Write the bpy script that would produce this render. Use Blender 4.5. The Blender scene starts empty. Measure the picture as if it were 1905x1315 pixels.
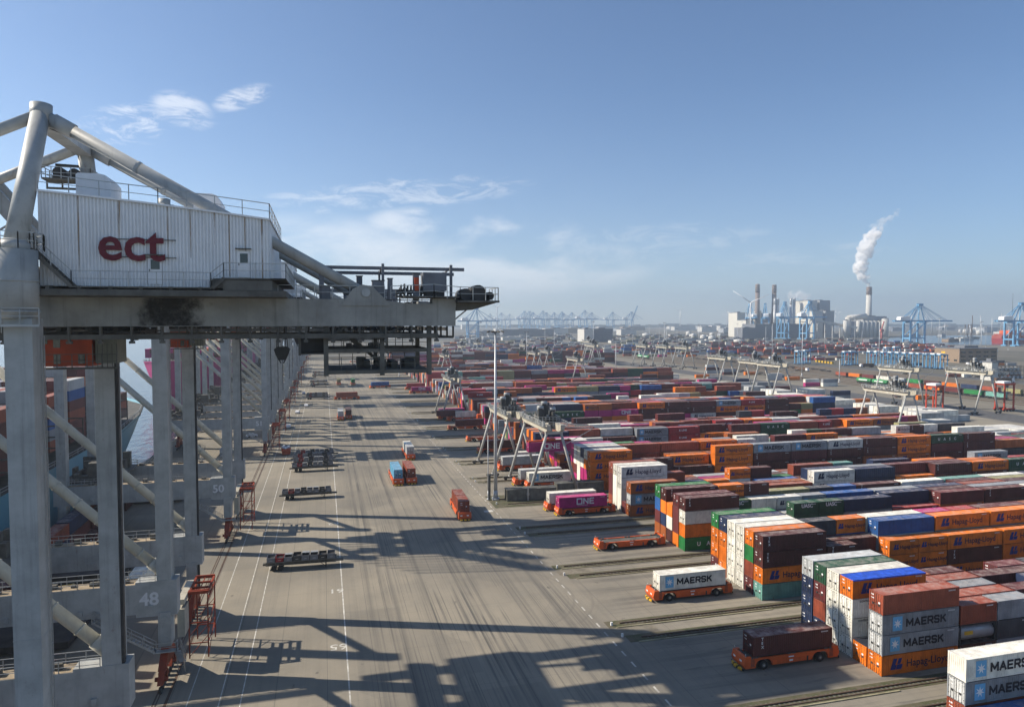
import bpy, math, random
import numpy as np
from mathutils import Vector, Matrix

R = math.radians
random.seed(7)
scene = bpy.context.scene
COL = scene.collection

# ------------------------------------------------------------------ camera
CAM_H = 46.0
YAW, PITCH, FPX = R(14.8), R(2.565), 1328.0
cam_d = bpy.data.cameras.new('camera')
cam_d.sensor_width = 36.0
cam_d.lens = FPX / 1905.0 * 36.0
cam_d.clip_start = 0.5
cam_d.clip_end = 60000
cam = bpy.data.objects.new('camera', cam_d)
cam.location = (0, 0, CAM_H)
cam.rotation_euler = (R(90) - PITCH, 0, -YAW)
COL.objects.link(cam)
scene.camera = cam

# ------------------------------------------------------------------ light
SUN_AZ, SUN_EL = R(-70.4), R(36.0)       # clockwise from +Y (along the quay)
to_sun = Vector((math.sin(SUN_AZ) * math.cos(SUN_EL), math.cos(SUN_AZ) * math.cos(SUN_EL), math.sin(SUN_EL)))
sun_d = bpy.data.lights.new('sun', 'SUN')
sun_d.energy = 5.0
sun_d.angle = R(0.5)
sun_d.color = (1.0, 0.90, 0.76)
sun = bpy.data.objects.new('sun', sun_d)
sun.rotation_euler = to_sun.to_track_quat('Z', 'Y').to_euler()
sun.location = (-200, 60, 300)
COL.objects.link(sun)

F_DIR = Vector((math.sin(YAW) * math.cos(PITCH), math.cos(YAW) * math.cos(PITCH), -math.sin(PITCH)))
R_DIR = Vector((math.cos(YAW), -math.sin(YAW), 0))
U_DIR = R_DIR.cross(F_DIR)
CAM_P = Vector((0, 0, CAM_H))


def ray(u, v):                                   # direction through a point of the photograph
    return (F_DIR * FPX + R_DIR * (u - 952.5) - U_DIR * (v - 657.5)).normalized()


def G(u, v, z=0.0):                              # where that ray meets height z
    d = ray(u, v)
    return CAM_P + d * ((z - CAM_H) / d.z)


def AT(u, dist):                                 # ground point at a forward distance
    X = (u - 952.5) / FPX * dist
    return Vector((X * math.cos(YAW) + dist * math.sin(YAW), -X * math.sin(YAW) + dist * math.cos(YAW), 0))


def HZ(v, dist):                                 # height seen at row v, at that forward distance
    return CAM_H + (598.0 - v) / FPX * dist


world = bpy.data.worlds.new('World')
scene.world = world
world.use_nodes = True


def build_world():
    nt = world.node_tree
    nt.nodes.clear()
    N = nt.nodes.new
    L = nt.links.new
    out = N('ShaderNodeOutputWorld')
    bg = N('ShaderNodeBackground')
    bg.inputs[1].default_value = 0.088
    sky = N('ShaderNodeTexSky')
    sky.sky_type = 'NISHITA'
    sky.sun_disc = False
    sky.sun_elevation = SUN_EL
    sky.sun_rotation = SUN_AZ
    sky.altitude = 0
    sky.air_density = 0.92
    sky.dust_density = 0.1
    sky.ozone_density = 6.0
    tc = N('ShaderNodeTexCoord')
    sep = N('ShaderNodeSeparateXYZ')
    L(tc.outputs['Generated'], sep.inputs[0])

    def mth(op, a, b=None, clamp=False):
        n = N('ShaderNodeMath')
        n.operation = op
        n.use_clamp = clamp
        for i, x in enumerate((a, b)):
            if x is None:
                continue
            if isinstance(x, (int, float)):
                n.inputs[i].default_value = x
            else:
                L(x, n.inputs[i])
        return n.outputs[0]
    # a flat cloud layer far above: project the direction on a plane
    zz = mth('MAXIMUM', mth('ADD', sep.outputs[2], 0.03), 0.01)
    px, py = mth('DIVIDE', sep.outputs[0], zz), mth('DIVIDE', sep.outputs[1], zz)
    comb = N('ShaderNodeCombineXYZ')
    L(px, comb.inputs[0])
    L(py, comb.inputs[1])

    def noise(scale, detail, rough, dist=0.0, stretch=(1, 1, 1), rot=0):
        mp = N('ShaderNodeMapping')
        mp.inputs['Scale'].default_value = stretch
        mp.inputs['Rotation'].default_value = (0, 0, rot)
        L(comb.outputs[0], mp.inputs[0])
        n = N('ShaderNodeTexNoise')
        n.inputs['Scale'].default_value = scale
        n.inputs['Detail'].default_value = detail
        n.inputs['Roughness'].default_value = rough
        n.inputs['Distortion'].default_value = dist
        L(mp.outputs[0], n.inputs['Vector'])
        return n.outputs[0]

    def blob(u, v, ru, rv, tilt=0.0):
        d = ray(u, v)
        q = N('ShaderNodeVectorMath')
        q.operation = 'SUBTRACT'
        L(tc.outputs['Generated'], q.inputs[0])
        q.inputs[1].default_value = d
        h = Vector((d.y, -d.x, 0)).normalized()
        up = h.cross(d).normalized()
        ax = (h * math.cos(tilt) + up * math.sin(tilt)) / (ru / FPX)
        ay = (-h * math.sin(tilt) + up * math.cos(tilt)) / (rv / FPX)
        dots = []
        for a in (ax, ay):
            k = N('ShaderNodeVectorMath')
            k.operation = 'DOT_PRODUCT'
            L(q.outputs[0], k.inputs[0])
            k.inputs[1].default_value = a
            dots.append(mth('POWER', mth('ABSOLUTE', k.outputs['Value']), 2.0))
        s = mth('ADD', dots[0], dots[1])
        return mth('SUBTRACT', 1.0, s, True)
    def dnoise(scale, detail, rough, stretch, rot, dist=0.0):
        mp = N('ShaderNodeMapping')
        mp.inputs['Scale'].default_value = stretch
        mp.inputs['Rotation'].default_value = rot
        L(tc.outputs['Generated'], mp.inputs[0])
        n = N('ShaderNodeTexNoise')
        n.inputs['Scale'].default_value = scale
        n.inputs['Detail'].default_value = detail
        n.inputs['Roughness'].default_value = rough
        n.inputs['Distortion'].default_value = dist
        L(mp.outputs[0], n.inputs['Vector'])
        return n.outputs[0]
    wisp = dnoise(17, 9, 0.66, (1, 1, 3.2), (0.0, 0.30, 0.2), 0.9)
    soft = dnoise(6.5, 7, 0.55, (1, 1, 2.6), (0, 0, 0.4), 0.3)
    big = dnoise(3.0, 5, 0.5, (1, 1, 2.0), (0, 0, 0.9))
    tot = None

    def level(x, lo, hi):
        n = N('ShaderNodeMapRange')
        n.interpolation_type = 'SMOOTHSTEP'
        n.inputs[1].default_value = lo
        n.inputs[2].default_value = hi
        L(x, n.inputs[0])
        return n.outputs[0]
    for (u, v, ru, rv, t, amp, nz, lo, hi) in ((275, 228, 120, 38, 0.22, 0.6, wisp, 0.44, 0.66), (340, 208, 55, 34, -0.2, 0.62, wisp, 0.36, 0.62), (452, 182, 58, 20, 0.40, 0.6, wisp, 0.40, 0.62),
                                               (730, 362, 290, 34, 0.10, 0.45, wisp, 0.42, 0.66), (790, 420, 130, 40, 0.0, 0.75, soft, 0.42, 0.60), (860, 480, 420, 95, 0.0, 0.75, soft, 0.40, 0.64),
                                               (1210, 455, 260, 46, 0.06, 0.26, wisp, 0.42, 0.66), (600, 520, 340, 130, 0, 0.75, soft, 0.30, 0.60), (1480, 480, 200, 26, 0.08, 0.28, wisp, 0.44, 0.66)):
        k = mth('MULTIPLY', mth('MULTIPLY', level(blob(u, v, ru, rv, t), 0.0, 0.75), amp), level(nz, lo, hi))
        tot = k if tot is None else mth('MAXIMUM', tot, k)
    cl = mth('MULTIPLY', tot, 0.85, True)
    veil = mth('MULTIPLY', mth('SUBTRACT', 0.30, sep.outputs[2], True), mth('ADD', mth('MULTIPLY', big, 0.35), 0.0), True)
    allc = mth('MAXIMUM', cl, veil, True)
    mix = N('ShaderNodeMix')
    mix.data_type = 'RGBA'
    L(allc, mix.inputs[0])
    L(sky.outputs[0], mix.inputs[6])
    mix.inputs[7].default_value = (9.0, 9.0, 9.1, 1)
    L(mix.outputs[2], bg.inputs[0])
    L(bg.outputs[0], out.inputs[0])


build_world()
scene.view_settings.view_transform = 'Standard'
scene.view_settings.look = 'None'
scene.view_settings.exposure = 0.56
scene.view_settings.gamma = 1.0
scene.view_settings.use_curve_mapping = False
scene.render.engine = 'CYCLES'
cy = scene.cycles
cy.max_bounces = 10
cy.diffuse_bounces = 1
cy.glossy_bounces = 2
cy.transmission_bounces = 3
cy.volume_bounces = 8
cy.transparent_max_bounces = 6
cy.use_denoising = True
cy.sample_clamp_indirect = 6.0

# ------------------------------------------------------------------ materials
MATS = {}


def nodes_of(name):
    m = bpy.data.materials.new(name)
    m.use_nodes = True
    nt = m.node_tree
    return m, nt, nt.nodes['Principled BSDF']


def vm(nt, op, a, b=None, clamp=False):
    n = nt.nodes.new('ShaderNodeMath')
    n.operation = op
    n.use_clamp = clamp
    for i, x in enumerate((a, b)):
        if x is None:
            continue
        if isinstance(x, (int, float)):
            n.inputs[i].default_value = x
        else:
            nt.links.new(x, n.inputs[i])
    return n.outputs[0]


def tex(nt, vec, scale, detail=4, rough=0.6, stretch=(1, 1, 1), dist=0.0):
    mp = nt.nodes.new('ShaderNodeMapping')
    mp.inputs['Scale'].default_value = stretch
    nt.links.new(vec, mp.inputs[0])
    n = nt.nodes.new('ShaderNodeTexNoise')
    n.inputs['Scale'].default_value = scale
    n.inputs['Detail'].default_value = detail
    n.inputs['Roughness'].default_value = rough
    n.inputs['Distortion'].default_value = dist
    nt.links.new(mp.outputs[0], n.inputs['Vector'])
    return n.outputs[0]


def ramp(nt, fac, a, b):                          # smooth 0..1 between a and b
    n = nt.nodes.new('ShaderNodeMapRange')
    n.interpolation_type = 'SMOOTHSTEP'
    n.inputs[1].default_value = a
    n.inputs[2].default_value = b
    nt.links.new(fac, n.inputs[0])
    return n.outputs[0]


def mixc(nt, fac, a, b, mode='MIX'):
    n = nt.nodes.new('ShaderNodeMix')
    n.data_type = 'RGBA'
    n.blend_type = mode
    for s, x in ((0, fac), (6, a), (7, b)):
        if isinstance(x, (int, float)):
            n.inputs[s].default_value = x
        elif isinstance(x, tuple):
            n.inputs[s].default_value = (*x[:3], 1)
        else:
            nt.links.new(x, n.inputs[s])
    return n.outputs[2]


def paint(name, col, rough=0.55, metal=0.0, var=0.16, scale=0.5, streak=0.25, rust=0.0, objcol=False, dust=0.0, spec=0.35):
    """weathered painted steel: slight tone changes, downward streaks, rust spots"""
    if name in MATS:
        return MATS[name]
    m, nt, b = nodes_of(name)
    L = nt.links.new
    tc = nt.nodes.new('ShaderNodeTexCoord')
    oi = nt.nodes.new('ShaderNodeObjectInfo')
    off = nt.nodes.new('ShaderNodeVectorMath')
    off.operation = 'ADD'
    L(tc.outputs['Object'], off.inputs[0])
    mul = nt.nodes.new('ShaderNodeVectorMath')
    mul.operation = 'SCALE'
    mul.inputs[0].default_value = (37.0, 53.0, 19.0)
    L(oi.outputs['Random'], mul.inputs['Scale'])
    L(mul.outputs[0], off.inputs[1])
    vec = off.outputs[0]
    base = oi.outputs['Color'] if objcol else tuple(col)
    n1 = tex(nt, vec, scale, 5, 0.6)
    dark = vm(nt, 'ADD', vm(nt, 'MULTIPLY', ramp(nt, n1, 0.3, 0.7), 2 * var), 1 - 1.2 * var)
    n2 = tex(nt, vec, 1.0, 4, 0.65, (2.2, 2.2, 0.10))
    dark = vm(nt, 'MULTIPLY', dark, vm(nt, 'SUBTRACT', 1.0, vm(nt, 'MULTIPLY', ramp(nt, n2, 0.5, 0.8), streak)))
    if objcol:
        dark = vm(nt, 'MULTIPLY', dark, vm(nt, 'ADD', vm(nt, 'MULTIPLY', oi.outputs['Random'], 0.3), 0.85))
    cmb = nt.nodes.new('ShaderNodeCombineColor')
    for i in range(3):
        L(dark, cmb.inputs[i])
    c = mixc(nt, 1.0, base, cmb.outputs[0], 'MULTIPLY')
    if dust:
        n4 = tex(nt, vec, 0.9, 5, 0.7)
        c = mixc(nt, vm(nt, 'MULTIPLY', ramp(nt, n4, 0.35, 0.75), dust), c, (0.46, 0.40, 0.36))
    if rust:
        n3 = tex(nt, vec, 1.7, 7, 0.72, (1, 1, 0.35))
        c = mixc(nt, vm(nt, 'MULTIPLY', ramp(nt, n3, 0.60, 0.70), rust), c, (0.16, 0.06, 0.025))
    L(c, b.inputs['Base Color'])
    b.inputs['Roughness'].default_value = rough
    b.inputs['Metallic'].default_value = metal
    b.inputs['Specular IOR Level'].default_value = spec
    MATS[name] = m
    return m


GREY = paint('crane_grey_paint', (0.40, 0.41, 0.395), 0.5, var=0.14, streak=0.28, rust=0.35)
GIRD = paint('girder_grey_paint', (0.30, 0.295, 0.27), 0.55, var=0.2, scale=0.3, streak=0.35, rust=0.25)
DARK = paint('dark_steel', (0.045, 0.045, 0.045), 0.6, var=0.3)
GRIM = paint('grimy_steel', (0.12, 0.115, 0.10), 0.7, var=0.3, rust=0.4)
BRACE = paint('pale_brace_paint', (0.50, 0.485, 0.41), 0.5, var=0.12, streak=0.2, rust=0.3)
GALV = paint('galvanised_steel', (0.42, 0.43, 0.42), 0.45, metal=0.4, var=0.15)
WHITE = paint('white_cladding', (0.84, 0.84, 0.83), 0.5, var=0.06, streak=0.14, rust=0.05)
CREAM = paint('cream_paint', (0.46, 0.43, 0.35), 0.55, var=0.12, streak=0.3, rust=0.35)
ORANGE = paint('orange_vehicle_paint', (0.62, 0.105, 0.022), 0.5, var=0.15, streak=0.2, rust=0.1)
FRAME_R = paint('dull_red_frame', (0.27, 0.045, 0.018), 0.6, var=0.25, rust=0.3)
ORANGE_D = paint('orange_red_paint', (0.50, 0.075, 0.025), 0.55, var=0.2, rust=0.2)
YELLOW = paint('yellow_paint', (0.66, 0.40, 0.03), 0.5, var=0.15)
BLACK = paint('black_rubber', (0.018, 0.018, 0.018), 0.85, var=0.2)
LETW = paint('white_lettering', (0.74, 0.74, 0.74), 0.6, var=0.04, streak=0.08)
LETN = paint('navy_lettering', (0.008, 0.012, 0.05), 0.6, var=0.04)
LETB = paint('black_lettering', (0.010, 0.012, 0.02), 0.6, var=0.04)
LETBLUE = paint('blue_emblem', (0.010, 0.025, 0.17), 0.6, var=0.04)
LETSKY = paint('sky_blue_emblem', (0.13, 0.38, 0.62), 0.6, var=0.04)
LETRED = paint('dark_red_lettering', (0.15, 0.013, 0.025), 0.6, var=0.1)
BLUE_C = paint('blue_crane_paint', (0.13, 0.34, 0.56), 0.5, var=0.1)
CBODY = paint('container_paint', (0.5, 0.5, 0.5), 0.5, var=0.2, streak=0.34, rust=0.55, objcol=True)
CROOF = paint('container_roof_paint', (0.5, 0.5, 0.5), 0.6, var=0.24, scale=0.7, streak=0.0, rust=0.75, objcol=True, dust=0.55)
TARP = paint('blue_tarpaulin', (0.03, 0.10, 0.55), 0.6, var=0.25, scale=1.5)
CONC = paint('grey_concrete', (0.30, 0.29, 0.265), 0.85, var=0.2)
RUSTM = paint('rusty_rail', (0.10, 0.065, 0.045), 0.6, var=0.2)
TAN = paint('brown_brick', (0.26, 0.19, 0.13), 0.8, var=0.12)
SLATE = paint('slate_grey', (0.16, 0.17, 0.19), 0.7, var=0.15)
PALE = paint('pale_render', (0.55, 0.54, 0.50), 0.8, var=0.1)


def glass(name, col):
    m, nt, b = nodes_of(name)
    b.inputs['Base Color'].default_value = (*col, 1)
    b.inputs['Roughness'].default_value = 0.08
    b.inputs['Specular IOR Level'].default_value = 0.8
    return m


GLASS = glass('dark_window_glass', (0.02, 0.03, 0.03))
GLASSG = glass('green_tinted_glass', (0.16, 0.34, 0.27))


# ------------------------------------------------------------------ mesh builder
class MB:
    def __init__(s):
        s.v, s.f, s.m, s.s = [], [], [], []

    def face(s, pts, mat=0, smooth=False):
        i = len(s.v)
        s.v.extend([tuple(p) for p in pts])
        s.f.append(tuple(range(i, i + len(pts))))
        s.m.append(mat)
        s.s.append(smooth)

    def hexa(s, p, mat=0):                        # 8 corners: bottom 4 ccw, top 4 ccw
        i = len(s.v)
        s.v.extend([tuple(q) for q in p])
        for q in ((0, 3, 2, 1), (4, 5, 6, 7), (0, 1, 5, 4), (1, 2, 6, 5), (2, 3, 7, 6), (3, 0, 4, 7)):
            s.f.append(tuple(i + k for k in q))
            s.m.append(mat)
            s.s.append(False)
        return s

    def box(s, x0, x1, y0, y1, z0, z1, mat=0):
        if x0 > x1: x0, x1 = x1, x0
        if y0 > y1: y0, y1 = y1, y0
        if z0 > z1: z0, z1 = z1, z0
        return s.hexa([(x0, y0, z0), (x1, y0, z0), (x1, y1, z0), (x0, y1, z0), (x0, y0, z1), (x1, y0, z1), (x1, y1, z1), (x0, y1, z1)], mat)

    def bar(s, a, b, w, h=None, mat=0, up=(0, 0, 1)):
        h = h or w
        a, b = Vector(a), Vector(b)
        d = (b - a)
        if d.length < 1e-6:
            return s
        d.normalize()
        u = Vector(up)
        if abs(d.dot(u)) > 0.97:
            u = Vector((0, 1, 0))
        x = d.cross(u).normalized() * (w / 2)
        z = x.cross(d).normalized() * (h / 2)
        return s.hexa([a - x - z, b - x - z, b + x - z, a + x - z, a - x + z, b - x + z, b + x + z, a + x + z], mat)

    def cyl(s, a, b, r, n=10, mat=0, r2=None, caps=True):
        r2 = r if r2 is None else r2
        a, b = Vector(a), Vector(b)
        d = (b - a).normalized()
        u = Vector((0, 0, 1)) if abs(d.z) < 0.95 else Vector((1, 0, 0))
        x = d.cross(u).normalized()
        y = d.cross(x).normalized()
        i = len(s.v)
        for k in range(n):
            t = 2 * math.pi * k / n
            o = x * math.cos(t) + y * math.sin(t)
            s.v.append(tuple(a + o * r))
            s.v.append(tuple(b + o * r2))
        for k in range(n):
            k2 = (k + 1) % n
            s.f.append((i + 2 * k, i + 2 * k2, i + 2 * k2 + 1, i + 2 * k + 1))
            s.m.append(mat)
            s.s.append(True)
        if caps:
            s.f.append(tuple(i + 2 * k for k in range(n - 1, -1, -1)))
            s.f.append(tuple(i + 2 * k + 1 for k in range(n)))
            s.m += [mat, mat]
            s.s += [False, False]
        return s

    def path(s, pts, r, n=6, mat=0):
        for p, q in zip(pts[:-1], pts[1:]):
            s.cyl(p, q, r, n, mat)
        return s

    def prism(s, poly, axis, a, b, mat=0):        # polygon of 2-D points pulled along an axis
        def P(p, t):
            return {'x': (t, p[0], p[1]), 'y': (p[0], t, p[1]), 'z': (p[0], p[1], t)}[axis]
        n = len(poly)
        i = len(s.v)
        s.v.extend([P(p, a) for p in poly] + [P(p, b) for p in poly])
        s.f.append(tuple(i + k for k in range(n - 1, -1, -1)))
        s.f.append(tuple(i + n + k for k in range(n)))
        s.m += [mat, mat]
        s.s += [False, False]
        for k in range(n):
            k2 = (k + 1) % n
            s.f.append((i + k, i + k2, i + n + k2, i + n + k))
            s.m.append(mat)
            s.s.append(False)
        return s

    def rail(s, pts, h=1.1, step=1.8, r=0.035, mat=0, mid=True):   # a handrail along a line
        for p, q in zip(pts[:-1], pts[1:]):
            p, q = Vector(p), Vector(q)
            up = Vector((0, 0, h))
            s.bar(p + up, q + up, 2 * r, 2 * r, mat)
            if mid:
                s.bar(p + up * 0.5, q + up * 0.5, 1.5 * r, 1.5 * r, mat)
            n = max(1, round((q - p).length / step))
            for k in range(n + 1):
                t = p.lerp(q, k / n)
                s.bar(t, t + up, 2 * r, 2 * r, mat)
        return s

    def mesh(s, name, mats):
        me = bpy.data.meshes.new(name)
        me.from_pydata(s.v, [], s.f)
        for m in mats:
            me.materials.append(m)
        me.polygons.foreach_set('material_index', s.m)
        me.polygons.foreach_set('use_smooth', s.s)
        me.update()
        return me

    def build(s, name, mats, parent=None, loc=(0, 0, 0)):
        if not isinstance(mats, (list, tuple)):
            mats = [mats]
        return put(name, s.mesh(name, mats), parent, loc)


def fix_normals(me):
    import bmesh
    bm = bmesh.new()
    bm.from_mesh(me)
    bmesh.ops.recalc_face_normals(bm, faces=bm.faces)
    bm.to_mesh(me)
    bm.free()


def put(name, me, parent=None, loc=(0, 0, 0), rz=0.0, color=None):
    o = bpy.data.objects.new(name, me)
    COL.objects.link(o)
    o.location = loc
    if rz:
        o.rotation_euler = (0, 0, rz)
    if parent is not None:
        o.parent = parent
    if color is not None:
        o.color = (*color, 1)
    return o


def tag(o, label=None, cat=None, group=None, kind=None):
    if label: o['label'] = label
    if cat: o['category'] = cat
    if group: o['group'] = group
    if kind: o['kind'] = kind
    return o


def thing(name, label, cat, loc=(0, 0, 0), rz=0.0, group=None):
    return tag(put(name, None, None, loc, rz), label, cat, group)


def structure(name, mb, mats, loc=(0, 0, 0)):
    return tag(mb.build(name, mats, None, loc), kind='structure')


def kids(o):
    return KIDS.get(o.name, [])


def index_children():
    KIDS.clear()
    for o in bpy.data.objects:
        if o.parent:
            KIDS.setdefault(o.parent.name, []).append(o)


KIDS = {}


def dup(root, loc, rz=None, label=None, group=None, skip=()):
    r = root.copy()
    COL.objects.link(r)
    r.location = loc
    if rz is not None:
        r.rotation_euler = (0, 0, rz)
    if label: r['label'] = label
    if group: r['group'] = group
    for ch in kids(root):
        if ch.name.split('.')[0] in skip:
            continue
        c = ch.copy()
        COL.objects.link(c)
        c.parent = r
        for g in kids(ch):
            d = g.copy()
            COL.objects.link(d)
            d.parent = c
    return r


TEXTS = {}


def text_mesh(s, size, bold=0.0, depth=0.0, space=1.0, mat=None, key=''):
    k = (s, size, bold, space, mat.name if mat else '', key)
    if k in TEXTS:
        return TEXTS[k]
    cu = bpy.data.curves.new('lettering', 'FONT')
    cu.body = s
    cu.size = size
    cu.offset = bold
    cu.extrude = depth
    cu.space_character = space
    cu.resolution_u = 3
    o = bpy.data.objects.new('lettering', cu)
    COL.objects.link(o)
    dg = bpy.context.evaluated_depsgraph_get()
    me = bpy.data.meshes.new_from_object(o.evaluated_get(dg))
    bpy.data.objects.remove(o)
    me.materials.clear()
    me.materials.append(mat)
    me.name = 'lettering'
    TEXTS[k] = me
    return me


def text_on_side(s, size, bold, mat, x, y, z, parent, space=1.0, name='lettering', depth=0.004):
    o = put(name, text_mesh(s, size, bold, depth, space, mat), parent, (x, y, z))
    o.rotation_euler = (R(90), 0, 0)
    return o


GLYPH = {'M': (1.15, [[(0, 0), (0, 1), (.575, .25), (1.15, 1), (1.15, 0)]]), 'A': (1.0, [[(0, 0), (.5, 1), (1.0, 0)], [(.2, .32), (.8, .32)]]), 'E': (.82, [[(.82, 1), (0, 1), (0, 0), (.82, 0)], [(0, .5), (.72, .5)]]),
         'R': (.9, [[(0, 0), (0, 1), (.75, 1), (.9, .86), (.9, .6), (.75, .46), (0, .46)], [(.5, .46), (.92, 0)]]), 'S': (.86, [[(.86, .84), (.72, 1), (.14, 1), (0, .86), (0, .66), (.14, .53), (.72, .47), (.86, .34), (.86, .14), (.72, 0), (.14, 0), (0, .16)]]),
         'K': (.9, [[(0, 0), (0, 1)], [(.86, 1), (.08, .45)], [(.38, .62), (.92, 0)]]), 'O': (1.05, [[(0, 0), (0, 1), (1.05, 1), (1.05, 0), (0, 0)]]), 'N': (.95, [[(0, 0), (0, 1), (.95, 0), (.95, 1)]])}


def stroke_text(s, h, w, gap, mat):
    """capital lettering drawn with strokes of even width"""
    k = ('stroke', s, h, w, gap, mat.name)
    if k in TEXTS:
        return TEXTS[k]
    mb = MB()
    x0, n = 0.0, 0
    hh = h - w
    for c in s:
        wid, strokes = GLYPH[c]
        for st in strokes:
            pts = [Vector((x0 + p[0] * hh * .92, 0, w / 2 + p[1] * hh)) for p in st]
            for a, b in zip(pts[:-1], pts[1:]):
                d = (b - a).normalized()
                q = Vector((-d.z, 0, d.x)) * (w / 2)
                e = d * (w * .36)
                y = Vector((0, -.0012 * n, 0))
                n = (n + 1) % 6
                f = [a - e - q + y, b + e - q + y, b + e + q + y, a - e + q + y]
                mb.face(f)
        x0 += wid * hh * .92 + gap
    me = mb.mesh('lettering', [mat])
    fix_normals(me)
    TEXTS[k] = me
    return me
# ------------------------------------------------------------------ ground, water, markings
BLK0, PITCH_Y = 75.4, 26.1                 # near edge of the first container block, spacing of the blocks
ROWP, TIER, COLP = 2.74, 2.68, 12.55
X0 = 69.5                                  # quayside end of the blocks
RAIL_L, RAIL_W = -20.0, -51.0              # rails of the quay cranes


def ground_material():
    m, nt, b = nodes_of('quay_concrete')
    L = nt.links.new
    g = nt.nodes.new('ShaderNodeNewGeometry')
    pos = g.outputs['Position']
    sep = nt.nodes.new('ShaderNodeSeparateXYZ')
    L(pos, sep.inputs[0])
    x, y = sep.outputs[0], sep.outputs[1]
    patches = tex(nt, pos, 0.035, 6, 0.6)
    fine = tex(nt, pos, 0.9, 6, 0.7)
    mott = tex(nt, pos, 0.16, 5, 0.65)
    sy = tex(nt, pos, 1.0, 3, 0.6, (0.75, 0.004, 1))
    sy2 = tex(nt, pos, 1.0, 3, 0.6, (3.4, 0.007, 1))
    brk = tex(nt, pos, 1.0, 3, 0.6, (0.25, 0.05, 1))
    sx = tex(nt, pos, 1.0, 3, 0.6, (0.012, 0.9, 1))
    sx2 = tex(nt, pos, 1.0, 4, 0.7, (0.10, 0.7, 1), 0.4)
    c = mixc(nt, ramp(nt, patches, 0.35, 0.68), (0.30, 0.265, 0.205), (0.20, 0.182, 0.148))
    c = mixc(nt, vm(nt, 'MULTIPLY', ramp(nt, mott, 0.4, 0.75), 0.45), c, (0.22, 0.205, 0.17))
    c = mixc(nt, vm(nt, 'MULTIPLY', ramp(nt, fine, 0.5, 0.8), 0.25), c, (0.32, 0.29, 0.23))
    apron = vm(nt, 'MULTIPLY', ramp(nt, x, 3.0, 8.0), vm(nt, 'SUBTRACT', 1.0, ramp(nt, x, 36.0, 44.0)))
    s1 = vm(nt, 'ADD', vm(nt, 'MULTIPLY', ramp(nt, sy, 0.47, 0.66), 0.55), vm(nt, 'MULTIPLY', vm(nt, 'MULTIPLY', ramp(nt, sy2, 0.50, 0.62), 0.75), ramp(nt, brk, 0.38, 0.62)))
    s1 = vm(nt, 'MULTIPLY', s1, vm(nt, 'ADD', vm(nt, 'MULTIPLY', apron, 0.8), 0.2))
    c = mixc(nt, vm(nt, 'MULTIPLY', s1, 0.95, True), c, (0.10, 0.094, 0.083))
    lane = vm(nt, 'MULTIPLY', ramp(nt, x, 40.0, 50.0), vm(nt, 'SUBTRACT', 1.0, ramp(nt, x, 72.0, 80.0)))
    s2 = vm(nt, 'ADD', vm(nt, 'MULTIPLY', ramp(nt, sx, 0.45, 0.62), 0.6), vm(nt, 'MULTIPLY', ramp(nt, sx2, 0.55, 0.7), 0.6))
    c = mixc(nt, vm(nt, 'MULTIPLY', vm(nt, 'MULTIPLY', s2, lane), 0.75, True), c, (0.075, 0.072, 0.066))
    # swept tyre arcs where the vehicles turn into the block lanes
    ym = vm(nt, 'SUBTRACT', vm(nt, 'MULTIPLY', vm(nt, 'FRACT', vm(nt, 'DIVIDE', vm(nt, 'SUBTRACT', y, 101.0), 26.1)), 26.1), 13.0)
    xm = vm(nt, 'SUBTRACT', x, 26.0)
    rad = vm(nt, 'SQRT', vm(nt, 'ADD', vm(nt, 'MULTIPLY', xm, xm), vm(nt, 'MULTIPLY', ym, ym)))
    cb = nt.nodes.new('ShaderNodeCombineXYZ')
    L(rad, cb.inputs[0])
    L(vm(nt, 'FLOOR', vm(nt, 'DIVIDE', vm(nt, 'SUBTRACT', y, 101.0), 26.1)), cb.inputs[1])
    arcs = ramp(nt, tex(nt, cb.outputs[0], 1.3, 3, .6), 0.52, 0.66)
    am = vm(nt, 'MULTIPLY', ramp(nt, rad, 8.0, 11.0), vm(nt, 'SUBTRACT', 1.0, ramp(nt, rad, 16.0, 20.0)))
    am = vm(nt, 'MULTIPLY', am, ramp(nt, x, 30.0, 36.0))
    c = mixc(nt, vm(nt, 'MULTIPLY', vm(nt, 'MULTIPLY', arcs, am), 0.45), c, (0.13, 0.12, 0.105))
    # oil spots and mended patches
    oil = ramp(nt, tex(nt, pos, 0.55, 3, .5, (1, .6, 1)), 0.70, 0.78)
    c = mixc(nt, vm(nt, 'MULTIPLY', oil, 0.6), c, (0.06, 0.057, 0.052))
    vor = nt.nodes.new('ShaderNodeTexVoronoi')
    vor.distance = 'CHEBYCHEV'
    vor.inputs['Scale'].default_value = 0.06
    L(pos, vor.inputs['Vector'])
    sepc = nt.nodes.new('ShaderNodeSeparateColor')
    L(vor.outputs['Color'], sepc.inputs[0])
    c = mixc(nt, vm(nt, 'MULTIPLY', vm(nt, 'GREATER_THAN', sepc.outputs[0], 0.75), 0.28), c, (0.15, 0.14, 0.12))
    # slab joints along the quay
    jx = vm(nt, 'ABSOLUTE', vm(nt, 'SUBTRACT', vm(nt, 'FRACT', vm(nt, 'DIVIDE', x, 6.2)), 0.5))
    jy = vm(nt, 'ABSOLUTE', vm(nt, 'SUBTRACT', vm(nt, 'FRACT', vm(nt, 'DIVIDE', y, 12.4)), 0.5))
    j = vm(nt, 'MAXIMUM', vm(nt, 'GREATER_THAN', jx, 0.4925), vm(nt, 'MULTIPLY', vm(nt, 'GREATER_THAN', jy, 0.4965), 0.5))
    j = vm(nt, 'MULTIPLY', j, vm(nt, 'LESS_THAN', x, 60.0))
    c = mixc(nt, vm(nt, 'MULTIPLY', j, 0.55), c, (0.10, 0.095, 0.085))
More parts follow.
